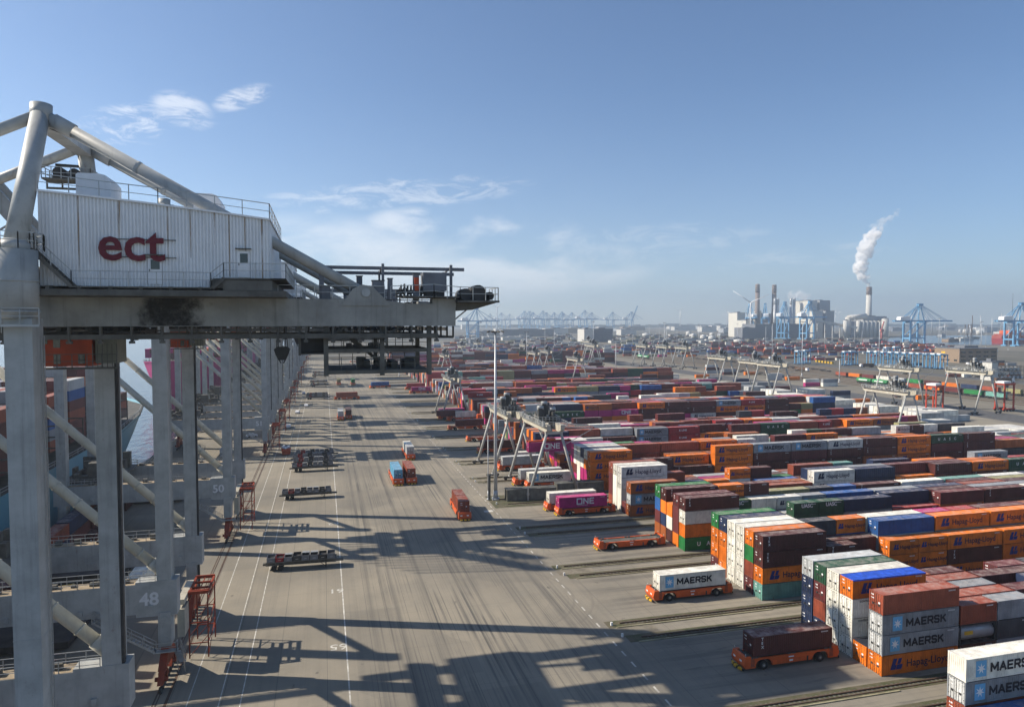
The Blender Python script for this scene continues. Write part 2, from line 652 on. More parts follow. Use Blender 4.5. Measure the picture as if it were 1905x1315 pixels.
    far = vm(nt, 'MAXIMUM', ramp(nt, x, 300.0, 420.0), ramp(nt, y, 830.0, 900.0))
    fcol = mixc(nt, ramp(nt, tex(nt, pos, 0.01, 6, 0.6, (1, 0.25, 1)), 0.35, 0.65), (0.17, 0.152, 0.118), (0.085, 0.083, 0.065))
    c = mixc(nt, far, c, fcol)
    L(c, b.inputs['Base Color'])
    L(vm(nt, 'SUBTRACT', 0.9, vm(nt, 'MULTIPLY', s1, 0.12)), b.inputs['Roughness'])
    b.inputs['Specular IOR Level'].default_value = 0.3
    return m


def water_material():
    m, nt, b = nodes_of('harbour_water')
    g = nt.nodes.new('ShaderNodeNewGeometry')
    b.inputs['Base Color'].default_value = (0.03, 0.055, 0.07, 1)
    b.inputs['Roughness'].default_value = 0.12
    n = tex(nt, g.outputs['Position'], 0.22, 5, 0.6, (1, 0.45, 1))
    bp = nt.nodes.new('ShaderNodeBump')
    bp.inputs['Strength'].default_value = 0.55
    bp.inputs['Distance'].default_value = 1.2
    nt.links.new(n, bp.inputs['Height'])
    nt.links.new(bp.outputs[0], b.inputs['Normal'])
    return m


def verge_material():
    m, nt, b = nodes_of('grass_and_ballast')
    L = nt.links.new
    g = nt.nodes.new('ShaderNodeNewGeometry')
    pos = g.outputs['Position']
    n1 = tex(nt, pos, 0.5, 6, 0.7)
    n2 = tex(nt, pos, 4.0, 4, 0.7)
    c = mixc(nt, ramp(nt, n1, 0.4, 0.6), (0.105, 0.09, 0.055), (0.06, 0.066, 0.026))
    c = mixc(nt, vm(nt, 'MULTIPLY', ramp(nt, n2, 0.5, 0.75), 0.6), c, (0.22, 0.19, 0.13))
    L(c, b.inputs['Base Color'])
    b.inputs['Roughness'].default_value = 0.95
    return m


GROUND = ground_material()
WATER = water_material()
VERGE = verge_material()
LINE_M = paint('white_road_paint', (0.58, 0.56, 0.50), 0.7, var=0.3, scale=0.8, streak=0.0)
SHEET = 8800.0


def sheet(name, x0, x1, y0, y1, z, mat):
    mb = MB()
    mb.face([(x0, y0, z), (x1, y0, z), (x1, y1, z), (x0, y1, z)])
    return structure(name, mb, mat)


sheet('ground', -56, SHEET, -500, SHEET, 0.0, GROUND)
sheet('water', -SHEET, -56.2, -500, SHEET, -3.6, WATER)
q = MB()
q.box(-56.8, -56.0, -500, 5000, -5.0, 0.35)
structure('quay_kerb', q, CONC)
q = MB()
q.box(-3600, -900, 1500, 8000, -3.5, 0.4)
q.box(-8000, -1500, 700, 1400, -3.5, 0.4)
structure('far_bank', q, GROUND)
q = MB()                                                    # harbour basin far on the right
a, b_, c_, d_ = AT(1560, 1440), AT(2150, 1350), AT(2150, 2350), AT(1700, 2350)
q.face([(p.x, p.y, 0.05) for p in (a, b_, c_, d_)])
fixme = structure('water_basin', q, WATER)

q = MB()
for x in (-16.4, -12.7, -10.2, 2.65):
    w = 0.13 if x < 0 else 0.18
    q.face([(x - w / 2, 40, 0.006), (x + w / 2, 40, 0.006), (x + w / 2, 900, 0.006), (x - w / 2, 900, 0.006)])
structure('lane_line', q, LINE_M)
q = MB()
for y in range(60, 560, 26):                                # faint dashed edge line where the block lanes begin
    for k in range(8):
        yy = y + k * 3.2
        q.face([(39.7, yy, 0.006), (39.95, yy, 0.006), (39.95, yy + 1.5, 0.006), (39.7, yy + 1.5, 0.006)])
structure('dashed_lane_line', q, paint('worn_road_paint', (0.45, 0.43, 0.38), 0.8, var=0.3))
for s, (u, v) in (('65', (634, 1203)), ('61', (629, 1099)), ('62', (623, 974))):
    p = G(u, v)
    o = put('bay_number', text_mesh(s, 2.6, 0.02, 0.0, 1.0, LINE_M), None, (p.x + 1.0, p.y + 1.0, 0.008), R(180))
    tag(o, kind='structure')

q = MB()
for x in (RAIL_L, RAIL_W):
    q.box(x - 0.07, x + 0.07, -200, 1600, 0.004, 0.03)
    q.box(x - 0.45, x - 0.25, -200, 1600, 0.002, 0.006)
q.box(RAIL_L + 0.9, RAIL_L + 1.25, -200, 1600, 0.002, 0.010)
structure('crane_rail', q, RUSTM)

NB = 29
vg, rl, ln, sl, pad, stop = MB(), MB(), MB(), MB(), MB(), MB()
for k in range(-1, NB):
    y0 = BLK0 + PITCH_Y * k
    for yr in (y0 - 2.3, y0 + 18.6):
        xs = 41.0 + (1.2 if yr > y0 else 0)
        vg.face([(xs, yr - 1.15, 0.012), (260, yr - 1.15, 0.012), (260, yr + 1.15, 0.012), (xs, yr + 1.15, 0.012)])
        rl.box(xs + 2.2, 260, yr - 0.09, yr + 0.09, 0.012, 0.20)
        if k < 8:
            rl.box(xs + 6, 260, yr - 0.72, yr - 0.60, 0.012, 0.10)
        ln.box(xs + 1.2, 69, yr - 1.40, yr - 1.18, 0.012, 0.13)
        if k < 5:
            for i in range(60):
                sl.box(xs + 3 + i * 0.7, xs + 3.25 + i * 0.7, yr - 0.5, yr + 0.5, 0.012, 0.05)
    pad.face([(41.0, y0 - 6.8, 0.010), (48, y0 - 6.8, 0.010), (48, y0 - 2.2, 0.010), (41.0, y0 - 2.2, 0.010)])
    for yy in (y0 - 6.6, y0 - 2.6):
        stop.box(41.6, 41.9, yy - .14, yy + .14, .01, .5)
structure('grass_verge', vg, VERGE)
structure('lane_end_pad', pad, paint('sandy_pad', (0.21, 0.185, 0.14), .95, var=.25, scale=.6, streak=0))
structure('rail_stop', stop, paint('white_stop', (.7, .7, .68), .7))
structure('gantry_rail', rl, RUSTM)
structure('verge_kerb', ln, paint('yellowed_kerb', (0.30, 0.27, 0.17), 0.8, var=0.3))
structure('sleepers', sl, paint('dark_sleeper', (0.13, 0.12, 0.10), .9, var=.3))

# rail yard behind the stacks
yard, ties = MB(), MB()
for i in range(13):
    x = 372 + i * 9 + (6 if i > 4 else 0)
    for s in (-0.72, 0.72):
        yard.box(x + s - 0.09, x + s + 0.09, 150, 1900, 0.02, 0.2)
    ties.box(x - 1.3, x + 1.3, 150, 1900, 0.004, 0.06)
structure('railway_track', yard, RUSTM)
structure('track_ballast', ties, paint('track_ballast_stone', (0.10, 0.085, 0.065), 0.95, var=0.3))
q = MB()
for x0, x1 in ((305, 330), (500, 520)):
    q.box(x0, x1, 150, 2100, 0.004, 0.012)
structure('service_road', q, paint('road_asphalt', (0.10, 0.10, 0.10), 0.9, var=0.2))
# haze
q = MB()
q.box(-9000, 9000, -600, 9000, -6, 395)
hz = q.build('haze', [])
m = bpy.data.materials.new('haze_air')
m.use_nodes = True
nt = m.node_tree
nt.nodes.clear()
o_ = nt.nodes.new('ShaderNodeOutputMaterial')
pv = nt.nodes.new('ShaderNodeVolumePrincipled')
pv.inputs['Color'].default_value = (0.80, 0.91, 1.0, 1)
pv.inputs['Density'].default_value = HAZE = 0.00018
pv.inputs['Anisotropy'].default_value = 0.55
nt.links.new(pv.outputs[0], o_.inputs['Volume'])
hz.data.materials.append(m)
tag(hz, 'pale thin haze over the whole port', kind='stuff')
# ------------------------------------------------------------------ containers
PAL = {  # colour key: (linear colour, words, lettering)
    'or': ((0.72, 0.18, 0.016), 'orange', 'hl'), 'ob': ((0.36, 0.10, 0.025), 'brownish orange', 'hl'), 'br': ((0.085, 0.025, 0.022), 'dark brown', 'tex'),
    'ma': ((0.125, 0.03, 0.03), 'maroon', None), 'ru': ((0.27, 0.065, 0.035), 'rust red', None), 'rd': ((0.36, 0.03, 0.035), 'crimson red', 'kl'),
    'wh': ((0.76, 0.74, 0.65), 'white', None), 'wl': ((0.66, 0.65, 0.60), 'white', 'hlw'), 'gr': ((0.25, 0.27, 0.29), 'grey', 'mk'), 'lg': ((0.45, 0.47, 0.47), 'light grey', None),
    'nv': ((0.02, 0.035, 0.085), 'navy', None), 'bl': ((0.025, 0.10, 0.30), 'blue', None), 'mg': ((0.40, 0.022, 0.15), 'magenta', 'one'),
    'gn': ((0.025, 0.20, 0.055), 'bright green', None), 'dg': ((0.02, 0.075, 0.04), 'dark green', 'ua'), 'ev': ((0.02, 0.17, 0.05), 'green', 'eg'),
    'te': ((0.15, 0.34, 0.29), 'pale green', None), 'kh': ((0.30, 0.28, 0.13), 'khaki', None), 'sk': ((0.15, 0.42, 0.62), 'sky blue', None), 'ch': ((0.05, 0.055, 0.065), 'charcoal', None)}
WORDS = {'hl': 'navy lettering', 'hlw': 'navy lettering', 'mk': 'black lettering', 'one': 'white block lettering', 'ua': 'white lettering', 'kl': 'white lettering', 'eg': 'white lettering', 'tex': 'small upright white lettering'}


def corr(mb, x0, x1, y, z0, z1, pitch, depth, sgn, mat=0):
    """trapezoid wall along x at outer plane y, recessed inwards by depth"""
    n = max(1, round((x1 - x0) / pitch))
    p = (x1 - x0) / n
    yi = y - sgn * depth
    pts = []
    for i in range(n):
        a = x0 + i * p
        pts += [(a, y), (a + p * 0.32, y), (a + p * 0.5, yi), (a + p * 0.82, yi)]
    pts.append((x1, y))
    for (xa, ya), (xb, yb) in zip(pts[:-1], pts[1:]):
        f = [(xa, ya, z0), (xb, yb, z0), (xb, yb, z1), (xa, ya, z1)]
        mb.face(f if sgn < 0 else f[::-1], mat)


BODY = {}


def body(L, H, det, doors=True):
    """container shell; origin at the middle of its base. det 2 near, 1 middle, 0 far"""
    k = (L, H, det, doors)
    if k in BODY:
        return BODY[k]
    mb = MB()
    h = L / 2
    W = 1.219
    if det == 0:
        mb.box(-h, h, -W, W, 0, H)
        mb.m[1] = 1
    else:
        post = 0.16
        pitch, dp = (0.29, 0.055) if det == 2 else (0.62, 0.05)
        for sx in (-1, 1):
            for sy in (-1, 1):
                mb.box(sx * h, sx * (h - post), sy * W, sy * (W - post), 0.0, H)
        for sy in (-1, 1):
            mb.box(-h + post, h - post, sy * (W - 0.002), sy * (W - 0.12), 0.07, 0.19)
            mb.box(-h + post, h - post, sy * (W - 0.004), sy * (W - 0.10), H - 0.12, H - 0.035)
        corr(mb, -h + post, h - post, -W + 0.012, 0.18, H - 0.10, pitch, dp, -1)
        corr(mb, -h + post, h - post, W - 0.012, 0.18, H - 0.10, pitch, dp, 1)
        # ends
        for sx in (-1, 1):
            if sx < 0 and doors and det == 2:
                mb.box(-h + 0.004, -h + 0.1, -W + post, W - post, 0.06, 0.12)
                mb.box(-h + 0.004, -h + 0.1, -W + post, W - post, H - 0.13, H - 0.035)
                mb.box(-h + 0.09, -h + 0.11, -W + post, W - post, 0.10, H - 0.12)
            else:
                mb.box(sx * (h - 0.003), sx * (h - 0.1), -W + post, W - post, 0.06, 0.15)
                mb.box(sx * (h - 0.003), sx * (h - 0.1), -W + post, W - post, H - 0.13, H - 0.035)
                n = 8
                w = (2 * W - 2 * post) / n
                for i in range(n):
                    a = -W + post + i * w
                    d1, d2 = sx * (h - 0.02), sx * (h - 0.065)
                    for (ya, xa, yb, xb) in ((a, d1, a + w * .35, d1), (a + w * .35, d1, a + w * .5, d2), (a + w * .5, d2, a + w * .85, d2), (a + w * .85, d2, a + w, d1)):
                        f = [(xa, ya, 0.14), (xb, yb, 0.14), (xb, yb, H - 0.12), (xa, ya, H - 0.12)]
                        mb.face(f if sx > 0 else f[::-1])
        # roof
        n = round(L / (0.42 if det == 2 else 1.0))
        w = (L - 0.3) / n
        for i in range(n):
            a = -h + 0.15 + i * w
            for (xa, za, xb, zb) in ((a, H - .04, a + w * .55, H - .04), (a + w * .55, H - .04, a + w * .65, H - .07), (a + w * .65, H - .07, a + w * .9, H - .07), (a + w * .9, H - .07, a + w, H - .04)):
                mb.face([(xa, -W + .1, za), (xb, -W + .1, zb), (xb, W - .1, zb), (xa, W - .1, za)], 1)
        for sx in (-1, 1):
            mb.box(sx * (h - post), sx * (h - 0.34), -W + post, W - post, H - 0.09, H - 0.036, 1)
    me = mb.mesh('container_body', [CBODY, CROOF])
    BODY[k] = me
    return me


DOORM = {}


def door_mesh(L, H, side):
    k = (L, H, side)
    if k in DOORM:
        return DOORM[k]
    mb = MB()
    h = L / 2
    y0, y1 = (-1.05, -0.015) if side < 0 else (0.015, 1.05)
    x = -h + 0.06
    mb.box(x, x + 0.05, y0, y1, 0.11, H - 0.13)
    for i in range(5):
        z = 0.3 + i * (H - 0.6) / 4.4
        mb.box(x - 0.022, x, y0 + 0.06, y1 - 0.06, z, z + (H - 0.6) / 7)
    for f in (0.3, 0.72):
        y = y0 + (y1 - y0) * f
        mb.cyl((x - 0.05, y, 0.05), (x - 0.05, y, H - 0.06), 0.028, 5, 0)
        mb.box(x - 0.075, x - 0.025, y - 0.05, y + 0.05, 0.12, 0.22, 1)
        mb.box(x - 0.075, x - 0.025, y - 0.05, y + 0.05, H - 0.25, H - 0.15, 1)
        mb.box(x - 0.08, x - 0.04, y - 0.02, y + 0.30 * (1 if side < 0 else -1), 1.05, 1.10, 1)
    mb.box(x - .012, x - .002, y0 - .03 if side > 0 else y1 - .02, y0 + .02 if side > 0 else y1 + .03, .12, H - .14, 3)
    for z in (.5, 1.3, 2.1):
        yh = y1 - .03 if side > 0 else y0 + .03
        mb.box(x - .05, x - .004, yh - .05, yh + .05, z, z + .10, 3)
    mb.box(x - .10, x - .04, (y0 + y1) / 2 - .1, (y0 + y1) / 2 + .12, .95, 1.2, 3)
    if side > 0:
        mb.box(x - 0.028, x - 0.002, y0 + 0.46, y1 - 0.14, H - 0.58, H - 0.40, 2)
        mb.box(x - 0.028, x - 0.002, y0 + 0.40, y1 - 0.14, H - .98, H - 0.86, 2)
    else:
        mb.box(x - 0.028, x - 0.002, y0 + 0.4, y1 - 0.3, 1.25, 1.5, 2)
    me = mb.mesh('door', [CBODY, GRIM, LETW, DARK])
    DOORM[k] = me
    return me


def star_mesh(s):
    if ('star', s) in TEXTS:
        return TEXTS[('star', s)]
    mb = MB()
    n = 7
    mb.box(-s * .5, s * .5, -0.004, 0.004, -s * .62, s * .62, 0)
    for i in range(n):
        a = math.pi / 2 + 2 * math.pi * i / n
        w = 0.22
        tip = (math.cos(a) * s * .44, math.sin(a) * s * .44)
        l = (math.cos(a - w * 2.0) * s * .17, math.sin(a - w * 2.0) * s * .17)
        r_ = (math.cos(a + w * 2.0) * s * .17, math.sin(a + w * 2.0) * s * .17)
        mb.face([(l[0], -.009, l[1]), (tip[0], -.009, tip[1]), (r_[0], -.009, r_[1]), (0, -.009, 0)], 1)
    me = mb.mesh('emblem', [LETSKY, LETW])
    TEXTS[('star', s)] = me
    return me


def hl_mesh(s, col):
    k = ('hl', s, col.name)
    if k in TEXTS:
        return TEXTS[k]
    mb = MB()
    t = s
    # two slanted letters with a bite between, as the shipping line's mark
    def para(x0, x1, z0, z1, sk):
        mb.face([(x0 + sk * z0, 0, z0), (x1 + sk * z0, 0, z0), (x1 + sk * z1, 0, z1), (x0 + sk * z1, 0, z1)])
    para(-.62 * t, -.22 * t, -.5 * t, .5 * t, .35)
    para(-.222 * t, -.06 * t, -.5 * t, -.08 * t, .35)
    para(-.06 * t, .30 * t, -.02 * t, .5 * t, .35)
    para(-.02 * t, .58 * t, -.5 * t, -.06 * t, .35)
    me = mb.mesh('emblem', [col])
    TEXTS[k] = me
    return me


rl_ = random.Random(3)


def letter(root, kind, L, H):
    """lettering and marks on the side that faces the camera"""
    y = -1.219 - 0.006
    h = L / 2 + rl_.uniform(-.3, .3)
    short = L < 8
    if kind in ('hl', 'hlw'):
        s = 0.62 if short else 1.0
        put('emblem', hl_mesh(1.45 * s, LETBLUE if kind == 'hl' else LETN), root, (-h + L * .21, y, H * .53))
        text_on_side('Hapag-Lloyd', 1.38 * s, 0.012, LETN, -h + L * .32, y, H * .5 - .45 * s, root, 1.0)
    elif kind == 'mk':
        s = 0.62 if short else 1.0
        put('emblem', star_mesh(1.5 * s), root, (-h + L * .17, y + .004, H * .52))
        put('lettering', stroke_text('MAERSK', 1.12 * s, .25 * s, .34 * s, LETB), root, (-h + L * .29, y, H * .5 - .52 * s))
    elif kind == 'one':
        s = 0.66 if short else 1.0
        put('lettering', stroke_text('ONE', 1.5 * s, .28 * s, .5 * s, LETW), root, (-h + L * .37, y, H * .5 - .55 * s))
        if not short:
            o = MB()
            for i in range(22):
                o.box(-h + L * .375 + i * .125, -h + L * .375 + i * .125 + .08, y, y + .01, .52, .62)
            put('small_print', ONCE('op', lambda: o.mesh('small_print', [LETW])), root)
    elif kind == 'ua':
        if short:
            text_on_side('UASC', 1.1, 0.03, LETW, -h + L * .3, y, H * .62, root, 1.0)
        else:
            text_on_side('U A S C', 1.15, 0.03, LETW, -h + L * .22, y, H * .5 - .4, root, 1.9)
    elif kind == 'kl':
        text_on_side('K LINE', .95, 0.03, LETW, -h + L * .32, y, H * .5 - .2, root, 1.1)
    elif kind == 'eg':
        text_on_side('EVERGREEN', 1.0 if short else 1.5, 0.035, LETW, -h + L * .12, y, H * .5 - .35, root, 1.0)
    elif kind == 'tex':
        for i, c in enumerate('TEX'):
            text_on_side(c, .52, 0.015, LETW, -h + 1.05, y, H * .80 - i * .55, root)
    elif kind == 'ctl':
        text_on_side('CONTROLLED ATMOSPHERE', .36, 0.006, LETB, -h + 1.2, y, H * .82, root)
        text_on_side('CONTAINER', .36, 0.006, LETB, -h + 2.6, y, H * .66, root)
    elif kind == 'hy':
        text_on_side('HYUNDAI', 1.3, 0.03, LETN, -h + 3.2, y, H * .5 - .4, root)
    elif kind == 'tri':
        text_on_side('Triton', .55, 0.02, YELLOW, -h + .5, y, H * .55, root)
    # registration marks at the far end of the side
    if kind != 'none':
        mb = ONCE(('reg', short), lambda: reg_mesh(L / 2))
        put('registration_plate', mb, root, (0, y, H - .45))


def reg_mesh(h):
    mb = MB()
    for i in range(7):
        mb.box(h - 1.75 + i * .16, h - 1.66 + i * .16, -.003, .003, 0, .17)
    return mb.mesh('registration_plate', [LETW])


ONCES = {}


def ONCE(k, fn):
    if k not in ONCES:
        ONCES[k] = fn()
    return ONCES[k]


def container(loc, colour, L=12.19, H=2.66, det=2, doors=True, letters=None, label='', rz=0.0, group=None, top=None):
    col = PAL[colour][0]
    if det < 2 and not letters:
        r = put('shipping_container', body(L, H, det), None, loc, rz, col)
        tag(r, label, 'shipping container', group)
        return r
    r = thing('shipping_container', label, 'shipping container', loc, rz, group)
    put('container_body', body(L, H, det, doors), r, color=col)
    if doors and det == 2:
        for s in (-1, 1):
            put('door', door_mesh(L, H, s), r, color=(.56, .57, .56) if colour == 'gr' else col)
    if letters:
        letter(r, letters, L, H)
    if top == 'tarp':
        mb = MB()
        mb.box(-L / 2 + .03, L / 2 - .03, -1.23, 1.23, H - .16, H + .03)
        for i in range(9):
            x = -L / 2 + .8 + i * (L - 1.6) / 8
            mb.bar((x, -1.15, H + .045), (x + .1, 1.15, H + .05), .10, .05)
        mb.build('tarpaulin', TARP, r)
    return r


# --- contents of the blocks --------------------------------------------------------------
ORD = ['first', 'second', 'third', 'fourth', 'fifth', 'sixth', 'seventh', 'eighth', 'ninth', 'tenth', 'eleventh', 'twelfth', 'thirteenth', 'fourteenth', 'fifteenth', 'sixteenth',
       'seventeenth', 'eighteenth', 'nineteenth', 'twentieth', 'twenty-first', 'twenty-second', 'twenty-third', 'twenty-fourth', 'twenty-fifth', 'twenty-sixth', 'twenty-seventh', 'twenty-eighth', 'twenty-ninth', 'thirtieth']
rc = random.Random(21)
KEYS_NEAR = ['br'] * 10 + ['ma'] * 9 + ['ru'] * 7 + ['or'] * 9 + ['ob'] * 6 + ['wh'] * 6 + ['wl'] * 4 + ['gr'] * 8 + ['nv'] * 6 + ['bl'] * 3 + ['lg'] * 6 + ['mg'] * 4 + ['gn'] * 1 + ['dg'] * 3 + ['te'] * 2 + ['kh'] * 3 + ['ch'] * 3 + ['rd'] * 2
KEYS_FAR = ['br'] * 16 + ['ma'] * 12 + ['ru'] * 10 + ['or'] * 7 + ['ob'] * 6 + ['wh'] * 5 + ['wl'] * 2 + ['gr'] * 6 + ['nv'] * 7 + ['bl'] * 3 + ['lg'] * 4 + ['mg'] * 7 + ['dg'] * 3 + ['te'] * 1 + ['kh'] * 3 + ['ch'] * 5 + ['rd'] * 4
# quayside stacks read from the photograph: block, row (0 = nearest) -> colours from the ground up
HAND = {
    (0, 0, 0): ['or', 'gr', 'gr', 'ru'], (0, 1, 0): ['or*'], (0, 2, 0): ['wh+', 'wh+', 'wh+', 'or^'], (0, 3, 0): ['wh', 'wh', 'wh', 'wh'], (0, 4, 0): ['nv', 'ru-', 'ma', 'dg~'], (0, 5, 0): ['nv', 'nv', 'nv', 'lg'],
    (1, 0, 0): ['te', 'or', 'br', 'br'], (1, 1, 0): ['ma', 'ru-', 'gn-', 'or'], (1, 2, 0): ['wh'] * 4, (1, 3, 0): ['wh'] * 4, (1, 4, 0): ['or', 'or-', 'or', 'nv'], (1, 5, 0): ['ma', 'or', 'or', 'gn'],
    (2, 0, 0): ['gn-~', 'or-', 'wh', 'br'], (2, 1, 0): ['or-', 'ma', 'ma', 'ma'], (2, 2, 0): ['br', 'wh', 'or-'], (2, 3, 0): ['ob', 'nv', 'or-', 'br'], (2, 4, 0): ['ob', 'ma', 'bl', 'gn'], (2, 5, 0): [],
    (3, 0, 0): ['ob', 'gr', 'ob'], (3, 1, 0): ['ma'], (3, 2, 0): ['wh', 'wh', 'wh', 'wl'], (3, 3, 0): ['wh'] * 4, (3, 4, 0): ['ru', 'ma', 'ma', 'ru'], (3, 5, 0): [],
    (4, 0, 0): ['or-', 'or', 'or', 'or'], (4, 1, 0): ['mg', 'mg', 'or', 'wh'], (4, 2, 0): ['mg', 'mg', 'wh', 'nv'], (4, 3, 0): ['wh', 'wh', 'wh', 'wh'], (4, 4, 0): ['mg', 'ma', 'wh', 'lg'], (4, 5, 0): ['br', 'ru', 'mg', 'mg'],
    (5, 0, 0): ['ma', 'ob'], (5, 1, 0): ['mg', 'ma'], (5, 2, 0): ['ru', 'mg'], (5, 3, 0): ['or', 'mg', 'wh'], (5, 4, 0): ['br', 'wh', 'wh'], (5, 5, 0): ['br', 'br', 'mg'],
    # front rows further along each block
    (0, 0, 1): 'S:br,tk,ru', (0, 1, 1): ['br', 'nv', 'ru'], (0, 2, 1): ['wh', 'gr', 'gr'],
    (1, 0, 1): 'S:br,nv,br', (1, 0, 2): 'S2:nv,or,or', (1, 0, 3): ['or', 'br', 'or'], (1, 0, 4): ['or', 'or', 'or'], (1, 0, 5): ['ru', 'br', 'wl'],
    (2, 0, 1): ['nv', 'br'], (2, 0, 2): 'S2:nv,dg,dg', (2, 0, 3): ['br', 'gr', 'nv'], (2, 0, 4): ['ma', 'rd'], (2, 0, 5): ['ma', 'ob', 'ma'], (2, 0, 6): ['br', 'br', 'br'], (2, 0, 7): ['or', 'or', 'wh'],
    (3, 0, 1): 'S:nv,nv', (3, 0, 2): 'S2:br,ob', (3, 0, 3): ['ma', 'ru'], (3, 0, 4): ['wl', 'wl', 'wl'], (3, 0, 5): ['nv', 'nv', 'nv'], (3, 0, 6): ['br', 'or'], (3, 0, 7): ['ma', 'ma', 'br'], (3, 0, 8): ['br', 'br', 'or'],
    (4, 0, 1): ['br', 'br', 'br'], (4, 0, 2): ['br', 'br'], (4, 0, 3): ['or', 'or', 'or', 'or'], (4, 0, 4): ['br', 'br', 'br', 'gr'], (4, 0, 5): ['br', 'br', 'ma', 'gr'], (4, 0, 6): ['br', 'br', 'br', 'wl'], (4, 0, 7): ['br', 'ob', 'br', 'br'],
    (4, 0, 8): ['or', 'ob', 'or', 'or'], (4, 0, 9): ['br', 'br', 'ma', 'dg'], (4, 0, 10): ['br', 'br', 'br', 'br'],
    (5, 0, 1): 'S2:br,ob,br', (5, 0, 2): ['wh', 'wl'], (5, 0, 3): ['ma', 'mg'], (5, 0, 4): 'S:lg,lg', (5, 0, 5): ['gr', 'ma'], (5, 0, 6): ['br', 'ru', 'ma'], (5, 0, 7): ['ob', 'or', 'or'],
    (6, 0, 2): ['ev', 'br'], (6, 0, 3): ['br', 'gr', 'gr'], (6, 0, 4): ['ma', 'rd', 'rd'], (6, 0, 5): ['ob', 'or'],
    (7, 0, 1): 'S2:ev,nv', (7, 0, 2): ['br', 'nv'], (7, 0, 3): ['nv', 'mg'], (7, 0, 4): ['br', 'mg'], (7, 0, 5): ['br', 'mg'], (7, 0, 6): ['br', 'br'], (7, 0, 8): ['wl', 'wl'],
    (8, 0, 0): ['lg', 'gr'], (8, 0, 1): 'S2:nv,bl,dg', (8, 0, 2): ['nv', 'nv', 'dg'], (8, 0, 3): 'S2:dg,ob,mg,ob', (8, 0, 4): ['wh', 'or', 'mg'], (8, 0, 5): ['wl', 'br', 'br', 'or'], (8, 0, 6): ['br', 'mg', 'br', 'br'],
    (8, 0, 7): ['wl', 'wl', 'br', 'ma'], (8, 0, 8): ['br', 'br', 'or', 'gr'], (8, 0, 9): ['bl', 'bl', 'or', 'rd'], (8, 0, 10): ['br', 'br', 'br', 'br'], (8, 0, 11): 'S2:gn,gn,br', (8, 0, 12): ['br', 'nv', 'nv', 'bl'], (8, 0, 13): ['br', 'rd', 'mg', 'ma'],
    (11, 0, 0): ['br', 'br', 'wh', 'rd'], (11, 0, 1): 'S2:wh,gr,ch,gr', (11, 0, 2): 'S2:ob,nv,nv,ob', (11, 0, 3): ['nv', 'nv', 'nv'], (11, 0, 4): ['br', 'bl', 'kh', 'or'], (11, 0, 5): ['br', 'or', 'gr', 'kh'], (11, 0, 6): ['ch', 'nv', 'gr', 'nv'],
}
BASE_T = {0: 2.6, 1: 3.1, 2: 2.5, 3: 2.4, 4: 2.7, 5: 2.1, 6: 2.4, 7: 2.0, 8: 3.7, 9: 2.3, 10: 2.5, 11: 3.8, 12: 2.8, 13: 2.4, 14: 2.4, 15: 2.0, 16: 3.7, 17: 2.7, 18: 2.5, 19: 2.3, 20: 2.0, 21: 1.6, 22: 1.4, 23: 1.8, 24: 2.0, 25: 1.0, 26: 4.2, 27: 3.6, 28: 3.0}
NCOL = {k: 13 for k in range(-1, NB)}
NCOL[0] = NCOL[1] = 9
NCOL.update({26: 20, 27: 20, 28: 20, 16: 15})
CELLS = []   # dicts
STUFF = []   # the small far ones, built as one object at the end


def add_stack(k, r, x, L, cols, flags):
    y = BLK0 + PITCH_Y * k + r * ROWP + 1.219
    for t, c in enumerate(cols):
        fl = ''.join(ch for ch in c if not ch.isalpha())
        CELLS.append(dict(k=k, r=r, x=x, y=y, L=L, t=t, c=c.strip('*^+-~!'), fl=fl, n=len(cols), hand=flags))


for k in range(-1, NB):
    y0 = BLK0 + PITCH_Y * k
    for r in range(6):
        prev = None
        for c in range(NCOL[k]):
            if k == -1 and not (r == 5 and c < 5) and not (r == 4 and c < 3):
                continue
            xc = X0 + c * COLP + 6.095
            keys = KEYS_NEAR if k < 6 else KEYS_FAR
            sp = HAND.get((k, r, c))
            if k == -1:
                sp = {(5, 0): ['ru', 'gr', 'wh!'], (4, 0): ['bl'], (5, 1): ['gr', 'or'], (5, 2): ['ru', 'br']}.get((r, c), ['nv', 'ru'])
            if sp is not None and not isinstance(sp, str):
                add_stack(k, r, xc, 12.19, sp, True)
                continue
            if isinstance(sp, str):
                head, lst = sp.split(':')
                lst = lst.split(',')
                if head == 'S':
                    add_stack(k, r, xc - 3.06, 6.06, lst, True)
                    add_stack(k, r, xc + 3.2, 6.06, [rc.choice(keys) for _ in range(max(1, len(lst) - rc.choice((0, 1))))], False)
                else:
                    add_stack(k, r, xc - 3.06, 6.06, lst, True)
                    add_stack(k, r, xc + 3.2, 6.06, lst if rc.random() < .5 else [rc.choice(keys) for _ in lst], True)
                continue
            b = BASE_T[k] + (0.35 if c == 0 else 0) + (-0.5 if r == 5 else 0)
            t = b + rc.gauss(0, 0.55)
            if prev is not None and rc.random() < 0.6:
                t = prev
            prev = t
            n = max(0 if rc.random() < 0.12 else 1, min(4 if k < 26 else 5, int(round(t))))
            if rc.random() < 0.36 and k < 12:
                for s in (-1, 1):
                    nn = max(0, n - (1 if rc.random() < .25 else 0))
                    add_stack(k, r, xc + s * 3.12, 6.06, [rc.choice(keys) for _ in range(nn)], False)
            else:
                same = rc.random() < 0.3
                cc = rc.choice(keys)
                add_stack(k, r, xc, 12.19, [cc if same else rc.choice(keys) for _ in range(n)], False)
